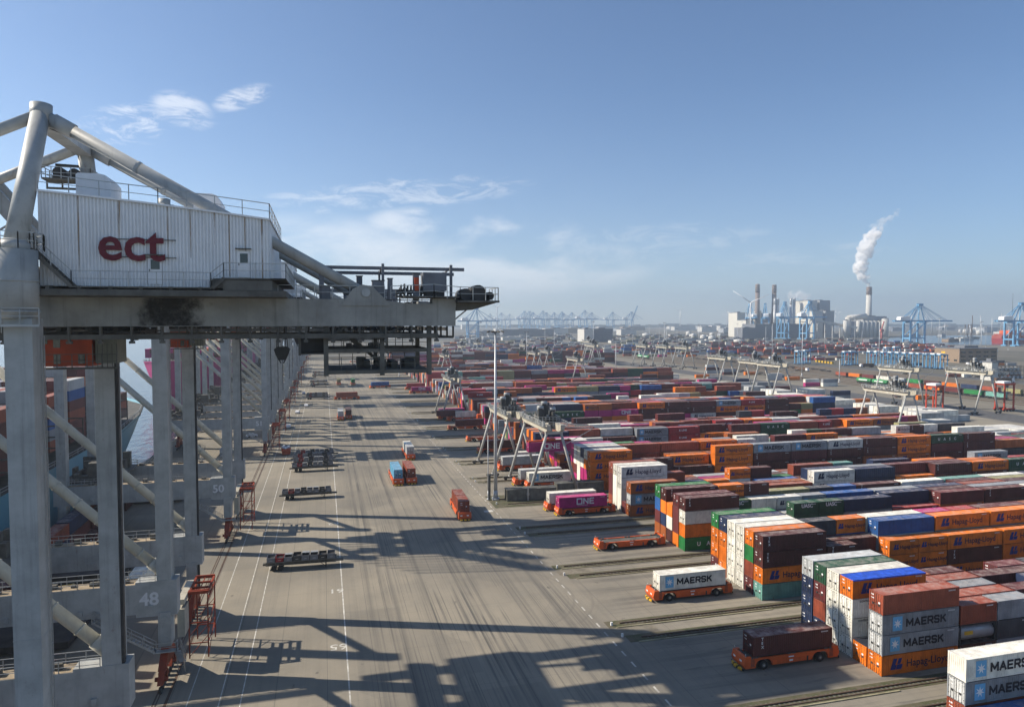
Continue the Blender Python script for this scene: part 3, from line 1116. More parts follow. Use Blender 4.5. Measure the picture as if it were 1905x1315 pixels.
# white reefers at the landward end of some blocks
for k, xs, r0, n in ((5, 244, 0, 2), (5, 257, 1, 2), (6, 245, 2, 2), (7, 262, 0, 2), (7, 276, 2, 2), (8, 262, 0, 2), (8, 290, 1, 1), (9, 262, 1, 2), (10, 255, 2, 2), (11, 262, 0, 2), (11, 285, 1, 2), (12, 262, 1, 2), (13, 258, 0, 2)):
    for r in range(r0, 6, 1):
        if rc.random() < .75:
            add_stack(k, r, xs, 12.19, [rc.choice(['wl', 'wh', 'wh', 'lg']) for _ in range(n)], True)

for i, c in enumerate(CELLS):
    c['i'] = i
    c['z'] = c['t'] * TIER
    c['H'] = TIER - 0.015

# what the camera sees of each: a small z-buffer over the box faces
ZW, ZH = 635, 438
SC = ZW / 1905.0
cx = np.array([[c['x'] - c['L'] / 2, c['y'] - 1.22, c['z'], c['x'] + c['L'] / 2, c['y'] + 1.22, c['z'] + c['H']] for c in CELLS])
zb = np.full((ZH, ZW), 1e9)
idb = np.full((ZH, ZW), -1, int)
Fv, Rv, Uv = (np.array(q) for q in (F_DIR, R_DIR, U_DIR))


def fill(pts, i):
    p = pts - np.array([0, 0, CAM_H])
    d = p @ Fv
    if d.min() < 5:
        return
    u = ((p @ Rv) / d * FPX + 952.5) * SC
    v = (657.5 - (p @ Uv) / d * FPX) * SC
    a0, a1 = max(0, int(u.min())), min(ZW - 1, int(u.max()) + 1)
    b0, b1 = max(0, int(v.min())), min(ZH - 1, int(v.max()) + 1)
    if a0 > a1 or b0 > b1:
        return
    gx, gy = np.meshgrid(np.arange(a0, a1 + 1) + .5, np.arange(b0, b1 + 1) + .5)
    ok = np.ones(gx.shape, bool)
    ar = 0
    for q in range(4):
        q2 = (q + 1) % 4
        ar += u[q] * v[q2] - u[q2] * v[q]
    s = 1 if ar > 0 else -1
    for q in range(4):
        q2 = (q + 1) % 4
        ok &= ((u[q2] - u[q]) * (gy - v[q]) - (v[q2] - v[q]) * (gx - u[q])) * s >= 0
    n = np.cross(pts[1] - pts[0], pts[2] - pts[0])
    dirs = Fv[None, None] * FPX + Rv[None, None] * (gx / SC - 952.5)[..., None] - Uv[None, None] * (gy / SC - 657.5)[..., None]
    den = dirs @ n
    t = ((pts[0] - np.array([0, 0, CAM_H])) @ n) / np.where(np.abs(den) < 1e-9, 1e-9, den) * FPX
    sub = zb[b0:b1 + 1, a0:a1 + 1]
    w = ok & (t < sub) & (t > 0)
    sub[w] = t[w]
    idb[b0:b1 + 1, a0:a1 + 1][w] = i


for i in range(len(CELLS)):
    x0, y0, z0, x1, y1, z1 = cx[i]
    if z1 < CAM_H and CELLS[i]['t'] == CELLS[i]['n'] - 1:
        fill(np.array([[x0, y0, z1], [x1, y0, z1], [x1, y1, z1], [x0, y1, z1]]), i)
    fill(np.array([[x0, y0, z0], [x1, y0, z0], [x1, y0, z1], [x0, y0, z1]]), i)
    if x0 > 0:
        fill(np.array([[x0, y0, z0], [x0, y1, z0], [x0, y1, z1], [x0, y0, z1]]), i)
cnt = np.bincount(idb[idb >= 0], minlength=len(CELLS))
N_SINGLE = 270
best = set(int(i) for i in np.argsort(-cnt)[:N_SINGLE] if cnt[i] > 0)

# stack ordinals for the labels
order = {}
for c in CELLS:
    order.setdefault((c['k'], c['r']), set()).add(round(c['x'], 1))
order = {k: sorted(v) for k, v in order.items()}
top_at = {}
for c in CELLS:
    top_at.setdefault((c['k'], c['r']), []).append(c)


def near_open(c):                            # is the side towards the camera free?
    if c['r'] == 0:
        return True
    for d in top_at.get((c['k'], c['r'] - 1), []):
        if abs(d['x'] - c['x']) < (d['L'] + c['L']) / 2 - 0.8 and d['t'] == d['n'] - 1 and d['n'] > c['t']:
            return False
    return True


def label_of(c):
    k, r, t, n = c['k'], c['r'], c['t'], c['n']
    st = ORD[min(29, order[(k, r)].index(round(c['x'], 1)))]
    w = PAL[c['c']][1]
    size = 'short ' if c['L'] < 8 else ''
    tier = 'lone one' if n == 1 else ('top' if t == n - 1 else ('bottom' if t == 0 else ORD[t] + ' tier'))
    row = {0: 'nearest row', 5: 'back row'}.get(r, ORD[r] + ' row')
    blk = 'corner block' if k == -1 else ('nearest block' if k == 0 else ORD[k] + ' block')
    return f'{size}{w} container, {tier} in {st} stack from quay, {row} of {blk}'


n_ind = 0
for c in CELLS:
    i = c['i']
    fl = c['fl']
    if i in best:
        n_ind += 1
        dist = (Vector((c['x'], c['y'], 0))).length
        det = 2 if dist < 200 else 1
        col = c['c']
        let = None
        if c['c'] == 'tk':
            continue
        if near_open(c) and cnt[i] > 12:
            let = PAL[col][2]
            if '-' in fl: let = None
            if not c['hand'] and rc.random() < .3: let = None
            if '+' in fl: let = 'ctl'
            if '!' in fl: let = 'mk'
            if '~' in fl: let = 'ua' if c['k'] == 2 else None
            if let is None and det == 2 and dist < 130: let = 'reg'
        if c['k'] == 0 and c['L'] < 8 and c['t'] == 0 and c['r'] == 0: let = 'tri'
        o = container((c['x'], c['y'], c['z']), col, c['L'], c['H'], det, doors=('-' not in fl) and not (c['k'] == -1 and c['t'] == 2), letters=let,
                      label=label_of(c), group='containers stacked in the yard', top='tarp' if '^' in fl else None)
        if '*' in fl:
            mb = MB()
            mb.box(-6.0, 6.0, -1.2, 1.2, c['H'] - .05, c['H'] + .02)
            mb.build('roof_cover', paint('dark_tarpaulin', (0.03, 0.035, 0.05), 0.7), o)
    elif c['c'] != 'tk' and (c['t'] == c['n'] - 1 or near_open(c) or c['x'] - c['L'] / 2 < X0 + 1 or cnt[i] > 0):
        STUFF.append((c['x'], c['y'], c['z'], c['L'], c['H'], c['c'], 0.0))

# tank container
tk = [c for c in CELLS if c['c'] == 'tk']
TANKM = paint('brushed_tank', (0.40, 0.41, 0.42), 0.4, metal=0.3, var=0.12)


def tank_container(loc, label):
    r = thing('tank_container', label, 'tank container', loc)
    mb = MB()
    for y in (-1.15, 1.15):
        for z in (0.08, 2.56):
            mb.bar((-3, y, z), (3, y, z), .12)
        for x in (-3, 3):
            mb.bar((x, y, 0.0), (x, y, 2.62), .14)
    for x in (-3, 3):
        for z in (.08, 2.56):
            mb.bar((x, -1.15, z), (x, 1.15, z), .12)
        mb.bar((x, -1.1, .1), (x, 1.1, 2.5), .07)
        mb.bar((x, 1.1, .1), (x, -1.1, 2.5), .07)
    mb.build('frame', DARK, r)
    t = MB()
    t.cyl((-2.75, 0, 1.32), (2.75, 0, 1.32), 1.12, 20)
    t.cyl((2.75, 0, 1.32), (2.95, 0, 1.32), 1.12, 20, r2=.7)
    t.cyl((-2.95, 0, 1.32), (-2.75, 0, 1.32), .7, 20, r2=1.12)
    t.build('tank', TANKM, r)
    w = MB()
    w.box(-2.3, -.9, -1.19, -1.15, 1.25, 1.75)
    w.build('sign', YELLOW, r)
    return r


for c in tk:
    tank_container((c['x'], c['y'], c['z']), 'silver tank container with a yellow plate between two brown containers')
# ------------------------------------------------------------------ ship-to-shore cranes
SPAN = 9.7                                    # half the distance between the two leg frames
WX = -31.0                                    # waterside legs, relative to the landside rail


def crane(cy_, number, label, first=False, boom='down'):
    r = thing('quay_crane', label, 'container crane', (RAIL_L, cy_, 0), 0, 'grey quay cranes along the waterfront')
    # legs
    for x in (0, WX):
        for s in (-1, 1):
            m = MB()
            m.box(x - .85, x + .85, s * SPAN - 1.0, s * SPAN + 1.0, 12.8, 46.2)
            for z in (24, 35):
                m.box(x - .87, x + .87, s * SPAN - 1.02, s * SPAN + 1.02, z, z + .06)
            leg = m.build('leg', GREY, r)
            if x == 0:
                m = MB()
                if s > 0:
                    m.box(x + .87, x + 1.12, s * SPAN - .95, s * SPAN - .55, 4, 45.6)
                    m.box(x + .87, x + 1.0, s * SPAN - .2, s * SPAN + .1, 4, 45.6)
                    m.build('cable_tray', DARK, leg)
                else:
                    for z in range(14, 45, 1):
                        m.bar((x + .95, s * SPAN + .35, z * 1.0), (x + .95, s * SPAN + .85, z * 1.0), .04)
                    m.bar((x + .95, s * SPAN + .35, 13), (x + .95, s * SPAN + .35, 45), .05)
                    m.bar((x + .95, s * SPAN + .85, 13), (x + .95, s * SPAN + .85, 45), .05)
                    m.build('ladder', GALV, leg)
            # foot and wheels
            m = MB()
            yy = s * SPAN
            m.box(x - .75, x + .75, yy - 1.2, yy + 1.2, 4.6, 9.0)
            m.cyl((x - .8, yy - .0, 7.6), (x + .8, yy, 7.6), .55, 12)
            m.cyl((x - .9, yy - 1.22, 8.0), (x + .2, yy - 1.22, 8.0), .01, 4)
            m.cyl((x, yy - 1.3, 5.4), (x, yy - 1.2, 5.4), .5, 12, 0)
            m.cyl((x, yy - 1.3, 8.1), (x, yy - 1.2, 8.1), .42, 12, 0)
            m.build('foot', GREY, r)
            bg = MB()
            bg.prism([(yy - 3.4, 2.4), (yy + 3.4, 2.4), (yy + 1.0, 4.6), (yy - 1.0, 4.6)], 'x', x - .45, x + .45)
            for d in (-2.6, 2.6):
                bg.prism([(yy + d - 1.9, 1.1), (yy + d + 1.9, 1.1), (yy + d + .6, 2.5), (yy + d - .6, 2.5)], 'x', x - .35, x + .35)
                bg.box(x - .5, x + .5, yy + d - .35, yy + d + .35, 1.3, 2.0)
                bg.cyl((x - .75, yy + d - .9, 1.5), (x + .75, yy + d - .9, 1.5), .28, 8)
            bog = bg.build('bogie', FRAME_R, r)
            w = MB()
            for k in range(8):
                w.cyl((x - .16, yy - 4.2 + k * 1.2, .42), (x + .16, yy - 4.2 + k * 1.2, .42), .40, 10)
            w.build('wheel_set', DARK, bog)
    # portal beams across the quay, braces
    for s in (-1, 1):
        y = s * SPAN
        m = MB()
        m.box(WX - 1.5, 1.2, y - 1.05, y + 1.05, 9.0, 12.8)
        for x in range(int(WX) + 4, 0, 4):
            m.box(x, x + .12, y - 1.09, y + 1.09, 9.3, 12.7)
            m.box(x + 1.2, x + 1.7, y - 1.3, y - 1.05, 9.5, 10.1)
        m.box(-3.3, 1.5, y - 1.06, y + 1.06, 8.6, 13.1)
        pb = m.build('portal_beam', GREY, r)
        m = MB()
        m.face([(WX, y - 1.0, 12.83), (-3.4, y - 1.0, 12.83), (-3.4, y + 1.0, 12.83), (WX, y + 1.0, 12.83)])
        m.build('deck_strip', paint('tan_deck', (0.36, 0.29, 0.20), 0.85, var=0.25), pb)
        m = MB()
        m.rail([(WX, y - 1.0, 12.8), (-1.0, y - 1.0, 12.8)])
        m.rail([(WX, y + 1.0, 12.8), (-1.0, y + 1.0, 12.8)])
        m.build('handrail', GALV, pb)
        m = MB()
        for k in range(9):
            x = WX + 4 + k * 2.7 + random.uniform(-.6, .6)
            m.box(x, x + random.uniform(.4, 1.3), y - .3, y + random.uniform(.1, .7), 12.8, 12.8 + random.uniform(.2, .8))
        m.build('deck_gear', GRIM, pb)
        if first and s > 0:
            m = MB()
            m.face([(-6.6, y - 1.0, 12.836), (-5.9, y - 1.0, 12.836), (-5.2, y + 1.0, 12.836), (-5.9, y + 1.0, 12.836)])
            m.build('red_stripe', paint('red_paint', (.5, .03, .02), .6), pb)
        if number and s < 0:
            o = text_on_side(number, 2.3, .05, LETW, -2.9, y - 1.075, 10.1, pb, name='numeral')
        m = MB()
        a, b = Vector((-0.6, y, 14.2)), Vector((WX + .5, y, 44.0))
        m.cyl(a, b, .62, 14)
        for k in range(1, 13):
            p = a.lerp(b, k / 13)
            d = (b - a).normalized() * .09
            m.cyl(p - d, p + d, .68, 14)
        m.cyl(a - (b - a).normalized() * .4, a + (b - a).normalized() * 1.5, .74, 14)
        m.build('brace', BRACE, r)
    if not first:
        m = MB()
        m.box(WX - 1.2, WX + 9.5, -SPAN + 1.1, SPAN - 1.1, 12.9, 13.3)
        for k in range(26):
            x, y = random.uniform(WX, WX + 7.5), random.uniform(-SPAN + 1.5, SPAN - 4)
            m.box(x, x + random.uniform(.5, 2.4), y, y + random.uniform(.5, 3), 13.3, 13.3 + random.uniform(.5, 3.6))
        for s in (-1, 1):
            m.rail([(WX - 1.2, s * (SPAN - 1.2), 13.3), (WX + 9.5, s * (SPAN - 1.2), 13.3)], 1.1, 2, .04)
        m.build('sill_platform', GRIM, r)
    # stair from the portal down to the rail, lashing frame on the land side
    m = MB()
    y = -SPAN - 1.3
    for yy in (y, y - .8):
        m.bar((-8, yy, 8.9), (-1.0, yy, 4.3), .12, .25)
    for k in range(16):
        f = k / 16
        m.box(-8 + 7 * f, -7.65 + 7 * f, y - .8, y, 8.9 - 4.6 * f - .03, 8.9 - 4.6 * f)
    m.rail([(-8, y - .8, 8.9), (-1.0, y - .8, 4.3)])
    m.rail([(-8, y, 8.9), (-1.0, y, 4.3)])
    m.box(-1.2, 1.6, y - .9, y + .1, 4.2, 4.3)
    m.rail([(-1.0, y - .8, 4.3), (1.5, y - .8, 4.3), (1.5, y, 4.3)])
    for k in range(9):
        m.box(1.2 + k * .0, 2.0, y - .9 + k * .4, y - .6 + k * .4, 4.2 - k * .35, 4.24 - k * .35)
    m.rail([(1.9, y, 4.2), (1.9, y + 3.0, 1.0)])
    for x in (1.2, 2.0):
        m.bar((x, y + 2, .2), (x, y + .2, 4.2), .08)
    m.build('stair', GALV, r)
    lf = MB()
    x0, x1, ya, yb, z0, z1 = 1.9, 4.3, -SPAN + 4.5, -SPAN + 10.8, 8.2, 9.1
    for x in (x0, x1):
        lf.bar((x, ya, z1), (x, yb, z1), .28, .30)
        lf.bar((x, ya, z0), (x, yb, z0), .20, .22)
    for k in range(4):
        yy = ya + (yb - ya) * k / 3
        lf.bar((x0, yy, z1), (x1, yy, z1), .22, .26)
        for x in (x0, x1):
            lf.bar((x, yy, z0), (x, yy, z1), .12)
    lf.bar(((x0 + x1) / 2, ya, z1), ((x0 + x1) / 2, yb, z1), .12)
    for yy in (ya, ya + .5, yb):
        lf.bar((x0 - .1, yy, z1 + .15), (x1 + .1, yy, z1 + .15), .25, .3)
    for x, yy in ((x0, ya), (x1, ya), (x0, yb), (x1, yb)):
        lf.bar((x, yy, 0.15), (x, yy, z0), .16)
    for zz in (2.2, 5.0):
        for (a, b) in (((x0, ya), (x1, ya)), ((x1, ya), (x1, yb)), ((x0, yb), (x1, yb))):
            lf.bar((a[0], a[1], zz), (b[0], b[1], zz), .12)
            lf.bar((a[0], a[1], zz - 1.8), (b[0], b[1], zz + 1.0), .08)
    lf.build('lashing_frame', FRAME_R, r)
    m = MB()
    m.box(0.9, 1.8, -SPAN + 2.0, -SPAN + 9.5, 8.6, 9.3)
    m.box(1.0, 1.9, -SPAN + 1.5, -SPAN + 4.5, 4.5, 8.2)
    m.build('frame_bracket', CREAM, r)
    # top: cross beams, girders
    for x in (0, WX):
        m = MB()
        m.box(x - 1.0, x + .4, -SPAN + 1.5, SPAN - 1.5, 47.9, 49.9)
        m.build('cross_beam', GIRD, r)
    m = MB()
    m.box(-26.5, -17.5, -8.2, 8.2, 47.9, 50.2)  # unseen block added over the girders to cast a slab of shadow
    for k in range(12):
        m.box(-26 + k * .7, -25.7 + k * .7, -8.0 + (k % 4), -6 + (k % 5) * 2, 50.2, 50.9)
    m.build('shadow_block', GIRD, r)
    for s in (-1, 1):
        y = s * 4.7
        m = MB()
        # side outline of a girder: long box, slight step down towards its landward end
        poly = [(WX - 4, 45.62), (31.0, 45.62), (31.0, 47.72), (29.8, 47.72), (29.8, 47.5), (27.2, 47.5), (24.2, 47.86), (23.3, 48.15), (22.6, 48.2), (21.6, 47.84), (WX - 4, 47.84)]
        m.prism(poly, 'y', y - .7, y + .7)
        m.prism([(21.4, 47.3), (25.6, 47.3), (24.0, 48.9), (23.2, 49.05), (22.4, 48.7)], 'y', y - .78, y - .70) if s < 0 else None
        m.box(29.0, 31.03, y - .72, y + .72, 47.2, 47.95)
        for x in (-12, 4, 17.3, 26):
            m.box(x, x + .03, y - .715, y + .715, 45.65, 47.45)
        g = m.build('girder', GIRD, r)
        if s < 0 and first:
            sm, snt, sb = nodes_of('soot_stain')
            sb.inputs['Base Color'].default_value = (0.022, 0.021, 0.02, 1)
            sb.inputs['Roughness'].default_value = .9
            gg = snt.nodes.new('ShaderNodeNewGeometry')
            sp_ = snt.nodes.new('ShaderNodeSeparateXYZ')
            snt.links.new(gg.outputs['Position'], sp_.inputs[0])
            xx = vm(snt, 'SUBTRACT', sp_.outputs[0], RAIL_L)
            env = vm(snt, 'MULTIPLY', ramp(snt, xx, 4.6, 8.0), vm(snt, 'SUBTRACT', 1.0, ramp(snt, xx, 8.6, 13.8)))
            nn = tex(snt, gg.outputs['Position'], .8, 6, .7)
            snt.links.new(vm(snt, 'MULTIPLY', ramp(snt, vm(snt, 'ADD', env, vm(snt, 'MULTIPLY', vm(snt, 'SUBTRACT', nn, .5), 2.2)), .35, 1.15), .85), sb.inputs['Alpha'])
            st = MB()
            st.face([(4.5, y - .706, 45.66), (14, y - .706, 45.66), (14, y - .706, 47.82), (4.5, y - .706, 47.82)])
            st.build('soot_stain', sm, g)
        h = MB()                                              # hung cable rail
        yy = y + s * .55
        h.box(-19.0, 29.5, yy - .15, yy + .15, 44.62, 45.0)
        x = -18.0
        while x < 30:
            h.box(x, x + .14, yy - .22, yy + .22, 44.35, 45.62)
            h.box(x - .1, x + .24, yy - .25, yy + .25, 44.30, 44.5)
            x += 2.15
        h.build('cable_rail', GRIM, g)
    # machinery house
    hx0, hx1, hy0, hy1 = .5, 16.1, -8.0, 7.6
    zb0, zt0, zt1 = 48.55, 55.25, 53.75
    m = MB()
    m.box(hx0 - .4, hx1 + 1.2, hy0 - 1.0, hy1 + .4, 47.86, 48.3)
    for k in range(8):
        m.box(hx0 + .6 + k * 2.0, hx0 + .85 + k * 2.0, hy0 - .9, hy1, 47.84, 48.55)
    m.build('house_base', GRIM, r)
    m = MB()
    n = 66 if first else 30
    dx = (hx1 - hx0) / n

    def top(x):
        f = (x - hx0) / (hx1 - hx0)
        return zt0 + (zt1 - zt0) * (f * .8 + f * f * .2)
    for side, yw in ((-1, hy0), (1, hy1)):
        for k in range(n):
            xa = hx0 + k * dx
            for (p, d0, q_, d1) in ((0, 0, .45, 0), (.45, 0, .6, .06), (.6, .06, .85, .06), (.85, .06, 1, 0)):
                a, b = xa + p * dx, xa + q_ * dx
                f = [(a, yw - side * d0, zb0), (b, yw - side * d1, zb0), (b, yw - side * d1, top(b)), (a, yw - side * d0, top(a))]
                m.face(f if side < 0 else f[::-1])
    ny = 60 if first else 24
    dy = (hy1 - hy0) / ny
    for side, xw in ((-1, hx0), (1, hx1)):
        for k in range(ny):
            ya = hy0 + k * dy
            for (p, d0, q_, d1) in ((0, 0, .45, 0), (.45, 0, .6, .06), (.6, .06, .85, .06), (.85, .06, 1, 0)):
                a, b = ya + p * dy, ya + q_ * dy
                f = [(xw - side * d0, a, zb0), (xw - side * d1, b, zb0), (xw - side * d1, b, top(xw)), (xw - side * d0, a, top(xw))]
                m.face(f if side > 0 else f[::-1])
    for k in range(12):
        a, b = hx0 + (hx1 - hx0) * k / 12, hx0 + (hx1 - hx0) * (k + 1) / 12
        m.face([(a, hy0, top(a)), (b, hy0, top(b)), (b, hy1, top(b)), (a, hy1, top(a))])
        m.bar((a, hy0 - .05, top(a) + .04), (b, hy0 - .05, top(b) + .04), .16, .14)
    m.bar((hx1 + .02, hy0, top(hx1) + .04), (hx1 + .02, hy1, top(hx1) + .04), .16, .14)
    house = m.build('machinery_house', WHITE, r)
    if first:
        # rust runs under the rail feet, on a sheet of their own width (flat stains)
        st = MB()
        for k, u in enumerate((148, 220, 307, 349, 394, 422, 452, 485)):
            xx = hx0 + (u - 80) / 420 * (hx1 - hx0)
            w = random.uniform(.05, .10)
            zz = top(xx)
            ln_ = random.uniform(2.0, 5.5)
            st.face([(xx - w * .4, hy0 - .012, zz - ln_), (xx + w * .4, hy0 - .012, zz - ln_), (xx + w, hy0 - .012, zz), (xx - w, hy0 - .012, zz)])
        sm, snt, sb = nodes_of('rust_run')
        sb.inputs['Base Color'].default_value = (0.36, 0.24, 0.14, 1)
        sb.inputs['Roughness'].default_value = .9
        g = snt.nodes.new('ShaderNodeNewGeometry')
        f = tex(snt, g.outputs['Position'], 1.2, 6, 0.7, (9, 1, .35))
        snt.links.new(vm(snt, 'MULTIPLY', ramp(snt, f, 0.35, 0.62), 0.8), sb.inputs['Alpha'])
        st.build('rust_stain', sm, house)
        o = put('lettering', text_mesh('ect', 3.5, .06, .05, 1.02, LETRED), house, (hx0 + 3.75, hy0 - .16, 50.5))
        o.rotation_euler = (R(90), 0, 0)
        fr = MB()
        for zz in (50.7, 52.0):
            fr.bar((hx0 + 4.1, hy0 - .09, zz), (hx0 + 9.0, hy0 - .09, zz), .06)
        fr.build('letter_rail', GRIM, house)
        for dxx, dz, w in ((7.05, 48.75, .95), (13.25, 49.35, .9)):
            d = MB()
            d.box(hx0 + dxx, hx0 + dxx + w, hy0 - .05, hy0 - .003, dz, dz + 2.0)
            d.box(hx0 + dxx - .12, hx0 + dxx + w + .12, hy0 - .32, hy0 - .003, dz + 2.12, dz + 2.18, 1)
            d.box(hx0 + dxx + .08, hx0 + dxx + .14, hy0 - .09, hy0 - .05, dz + .9, dz + 1.1, 1)
            door = d.build('door', [WHITE, GRIM], house)
            d = MB()
            d.box(hx0 + dxx + .2, hx0 + dxx + w - .15, hy0 - .075, hy0 - .052, dz + 1.1, dz + 1.8)
            d.build('door_window', GLASS, door)
    hr = MB()
    pts = [(hx0, hy0 + .1, top(hx0) + .1), (hx0 + 7.8, hy0 + .1, top(hx0 + 7.8) + .1), (hx1, hy0 + .1, top(hx1) + .1), (hx1, hy1, top(hx1) + .1)]
    hr.rail(pts, 1.15, 2.0, .03)
    hr.build('roof_handrail', GALV, house)
    for dxx, w, dy_, zz, hgt in ((2.0, 2.3, -4.5, top(hx0 + 2.0) - .1, 1.95), (9.2, 2.1, 0.5, top(hx0 + 9.2) - .1, 2.3)):
        v = MB()
        poly = [(hx0 + dxx, zz), (hx0 + dxx + w, zz), (hx0 + dxx + w, zz + hgt * .72), (hx0 + dxx + w * .85, zz + hgt * .95), (hx0 + dxx + w * .68, zz + hgt), (hx0 + dxx + .15, zz + hgt), (hx0 + dxx, zz + hgt * .93)]
        v.prism(poly, 'y', hy0 + 6.0 + dy_, hy0 + 9.0 + dy_)
        v.build('roof_vent', WHITE, house)
    # walkway round the house with a stair
    m = MB()
    wy0, wy1 = hy0 - 1.05, hy0 - .05
    m.box(hx0 + 2.2, hx0 + 11.6, wy0, wy1, 48.42, 48.52)
    m.box(hx0 + 12.3, hx1 + 1.2, wy0, wy1, 49.15, 49.25)
    m.box(hx1 + .1, hx1 + 1.2, wy0, hy1, 49.14, 49.24)
    m.box(hx0 - 1.2, hx0 - .1, wy0, wy1, 51.0, 51.1)
    for yy in (wy0, wy1 - .1):
        m.bar((hx0 - .2, yy, 51.05), (hx0 + 2.3, yy, 48.47), .08, .26)
        m.bar((hx0 + 11.6, yy, 48.47), (hx0 + 12.4, yy, 49.2), .08, .26)
    for k in range(11):
        f = (k + .5) / 11
        m.box(hx0 - .2 + 2.5 * f - .12, hx0 - .2 + 2.5 * f + .12, wy0, wy1 - .1, 51.0 - 2.55 * f, 51.03 - 2.55 * f)
    m.box(hx0 + 11.4, hx0 + 12.4, wy1 - .7, wy1 - .02, 48.5, 49.2)
    m.box(hx0 + 12.3, hx1 + .2, wy0 + .1, hy1, 48.32, 49.1)
    m.build('walkway', GRIM, r)
    m = MB()
    m.rail([(hx0 - 1.2, wy0, 51.1), (hx0 - .2, wy0, 51.1), (hx0 + 2.3, wy0, 48.5), (hx0 + 11.5, wy0, 48.5), (hx0 + 12.4, wy0, 49.25), (hx1 + 1.2, wy0, 49.25), (hx1 + 1.2, hy1, 49.25)], 1.1, 1.9, .03)
    m.build('walkway_handrail', GALV, r)
    # pylon: two leaning tubes, cross beam, ties
    for s in (-1, 1):
        m = MB()
        m.cyl((0 - .55, s * SPAN, 46.2), (-.55, s * SPAN, 50.9), 1.5, 24)
        m.cyl((-.55, s * SPAN, 46.6), (-.55, s * SPAN, 46.75), 1.56, 24)
        m.cyl((-.55, s * SPAN, 48.7), (-.55, s * SPAN, 48.85), 1.54, 24)
        m.cyl((-.45, s * SPAN, 50.9), (-.12, s * 5.0, 61.6), .72, 22, 0, .63)
        m.cyl((-.48, s * SPAN, 50.7), (-.46, s * (SPAN - .2), 51.4), .92, 22)
        m.cyl((-.12, s * 5.05, 60.9), (-.10, s * 4.95, 62.1), .74, 22)
        py = m.build('pylon_leg', GREY, r)
        m = MB()
        yy = s * SPAN
        ring = [(-.55 + 1.9 * math.cos(a), yy + 1.9 * math.sin(a), 50.9) for a in [k * math.pi / 6 for k in range(13)]]
        m.rail(ring, 1.1, .95, .03)
        m.box(-2.9, 1.6, yy - 1.9, yy - 1.3, 45.65, 45.8)
        m.rail([(-2.9, yy - 1.9, 45.8), (1.6, yy - 1.9, 45.8)], 1.1, 1.0, .03)
        m.build('platform_rail', GALV, py)
        m = MB()
        a, b = Vector((-.1, s * 5.0, 61.4)), Vector((23.4, s * 4.7, 48.35))
        m.cyl(a, b, .45, 18)
        d = (b - a).normalized()
        m.cyl(a + d * .9, a + d * 2.4, .56, 18)
        m.cyl(a + d * 7.2, a + d * 7.5, .49, 18)
        m.box(22.7, 24.1, s * 4.7 - .58, s * 4.7 - .50, 48.0, 48.9)
        m.cyl((23.45, s * 4.7 - .9, 48.4), (23.45, s * 4.7 + .9, 48.4), .36, 12)
        m.build('backstay', GREY, r)
        m = MB()
        m.cyl((-.1, s * 5.0, 61.4), (-10.5, s * 4.9, 56.3), .42, 16)
        m.cyl((-10.5, s * 4.9, 56.3), (WX + 2, s * 4.7, 48.0), .42, 16)
        m.build('forestay', GREY, r)
    m = MB()
    m.bar((-.1, -5.0, 61.0), (-.1, 5.0, 61.0), 1.2, 1.0)
    m.prism([(-.9, 60.9), (2.2, 59.7), (2.2, 60.2), (-.2, 61.8)], 'y', -4.4, -4.25)
    m.build('pylon_cross_beam', GREY, r)
    if first:
        m = MB()
        m.box(-3.4, .4, 4.6, 6.6, 58.3, 58.45)
        for k in range(4):
            m.bar((-3.3 + k * 1.2, 5.6, 57.6), (-3.3 + k * 1.2, 5.6, 58.3), .12)
        m.bar((-3.2, 5.6, 57.7), (.2, 5.6, 57.7), .18)
        sp = m.build('service_platform', GRIM, r)
        m = MB()
        m.rail([(-3.4, 4.6, 58.4), (.4, 4.6, 58.4), (.4, 6.6, 58.4), (-3.4, 6.6, 58.4), (-3.4, 4.6, 58.4)], 1.0, .8, .03)
        m.build('platform_rail', GALV, sp)
        m = MB()
        m.cyl((-2.2, 5.0, 59.0), (-2.2, 6.2, 59.0), .5, 12)
        m.cyl((-1.0, 5.0, 59.0), (-1.0, 6.2, 59.0), .42, 12)
        m.box(-2.7, -.5, 5.0, 6.2, 58.45, 58.75)
        m.bar((-2.6, 5.6, 59.75), (-.6, 5.6, 59.7), .2)
        m.bar((-2.4, 5.6, 58.5), (-2.4, 5.6, 59.8), .15)
        m.build('winch', DARK, sp)
    # boom
    m = MB()
    if boom == 'down':
        for s in (-1, 1):
            m.box(WX - 46, WX - 4.2, s * 3.4 - .5, s * 3.4 + .5, 45.7, 47.6)
    else:
        a = Vector((WX - 3, 0, 47))
        c = Vector((WX - 20, 0, 84))
        for s in (-1, 1):
            m.bar(a + Vector((0, s * 3.4, 0)), c + Vector((0, s * 3.4, 0)), 1.1, 2.0, 0)
        for k in range(8):
            p = a.lerp(c, k / 7)
            m.bar(p + Vector((0, -3.4, 0)), p + Vector((0, 3.4, 0)), .4)
            q_ = p + Vector((6.5 - k * .5, 0, 2.5))
            for s in (-1, 1):
                m.bar(p + Vector((0, s * 3.4, 0)), q_ + Vector((0, s * 2.4, 0)), .3)
    m.build('boom', GIRD, r)
    # landward end: platform, winch, cabinet, rails on posts
    m = MB()
    m.box(26.5, 31.2, -6.4, -3.2, 48.0, 48.12)
    m.box(31.0, 34.6, -6.6, -3.0, 47.62, 47.78)
    m.prism([(31.03, 46.9), (32.5, 47.0), (34.2, 47.5), (34.6, 47.6), (31.03, 47.6)], 'y', -5.3, -4.1)
    m.bar((31.1, -4.7, 46.2), (32.2, -4.7, 47.1), .1)
    m.box(20.0, 30.9, -3.9, -3.0, 47.86, 47.9)
    m.build('end_platform', GRIM, r)
    m = MB()
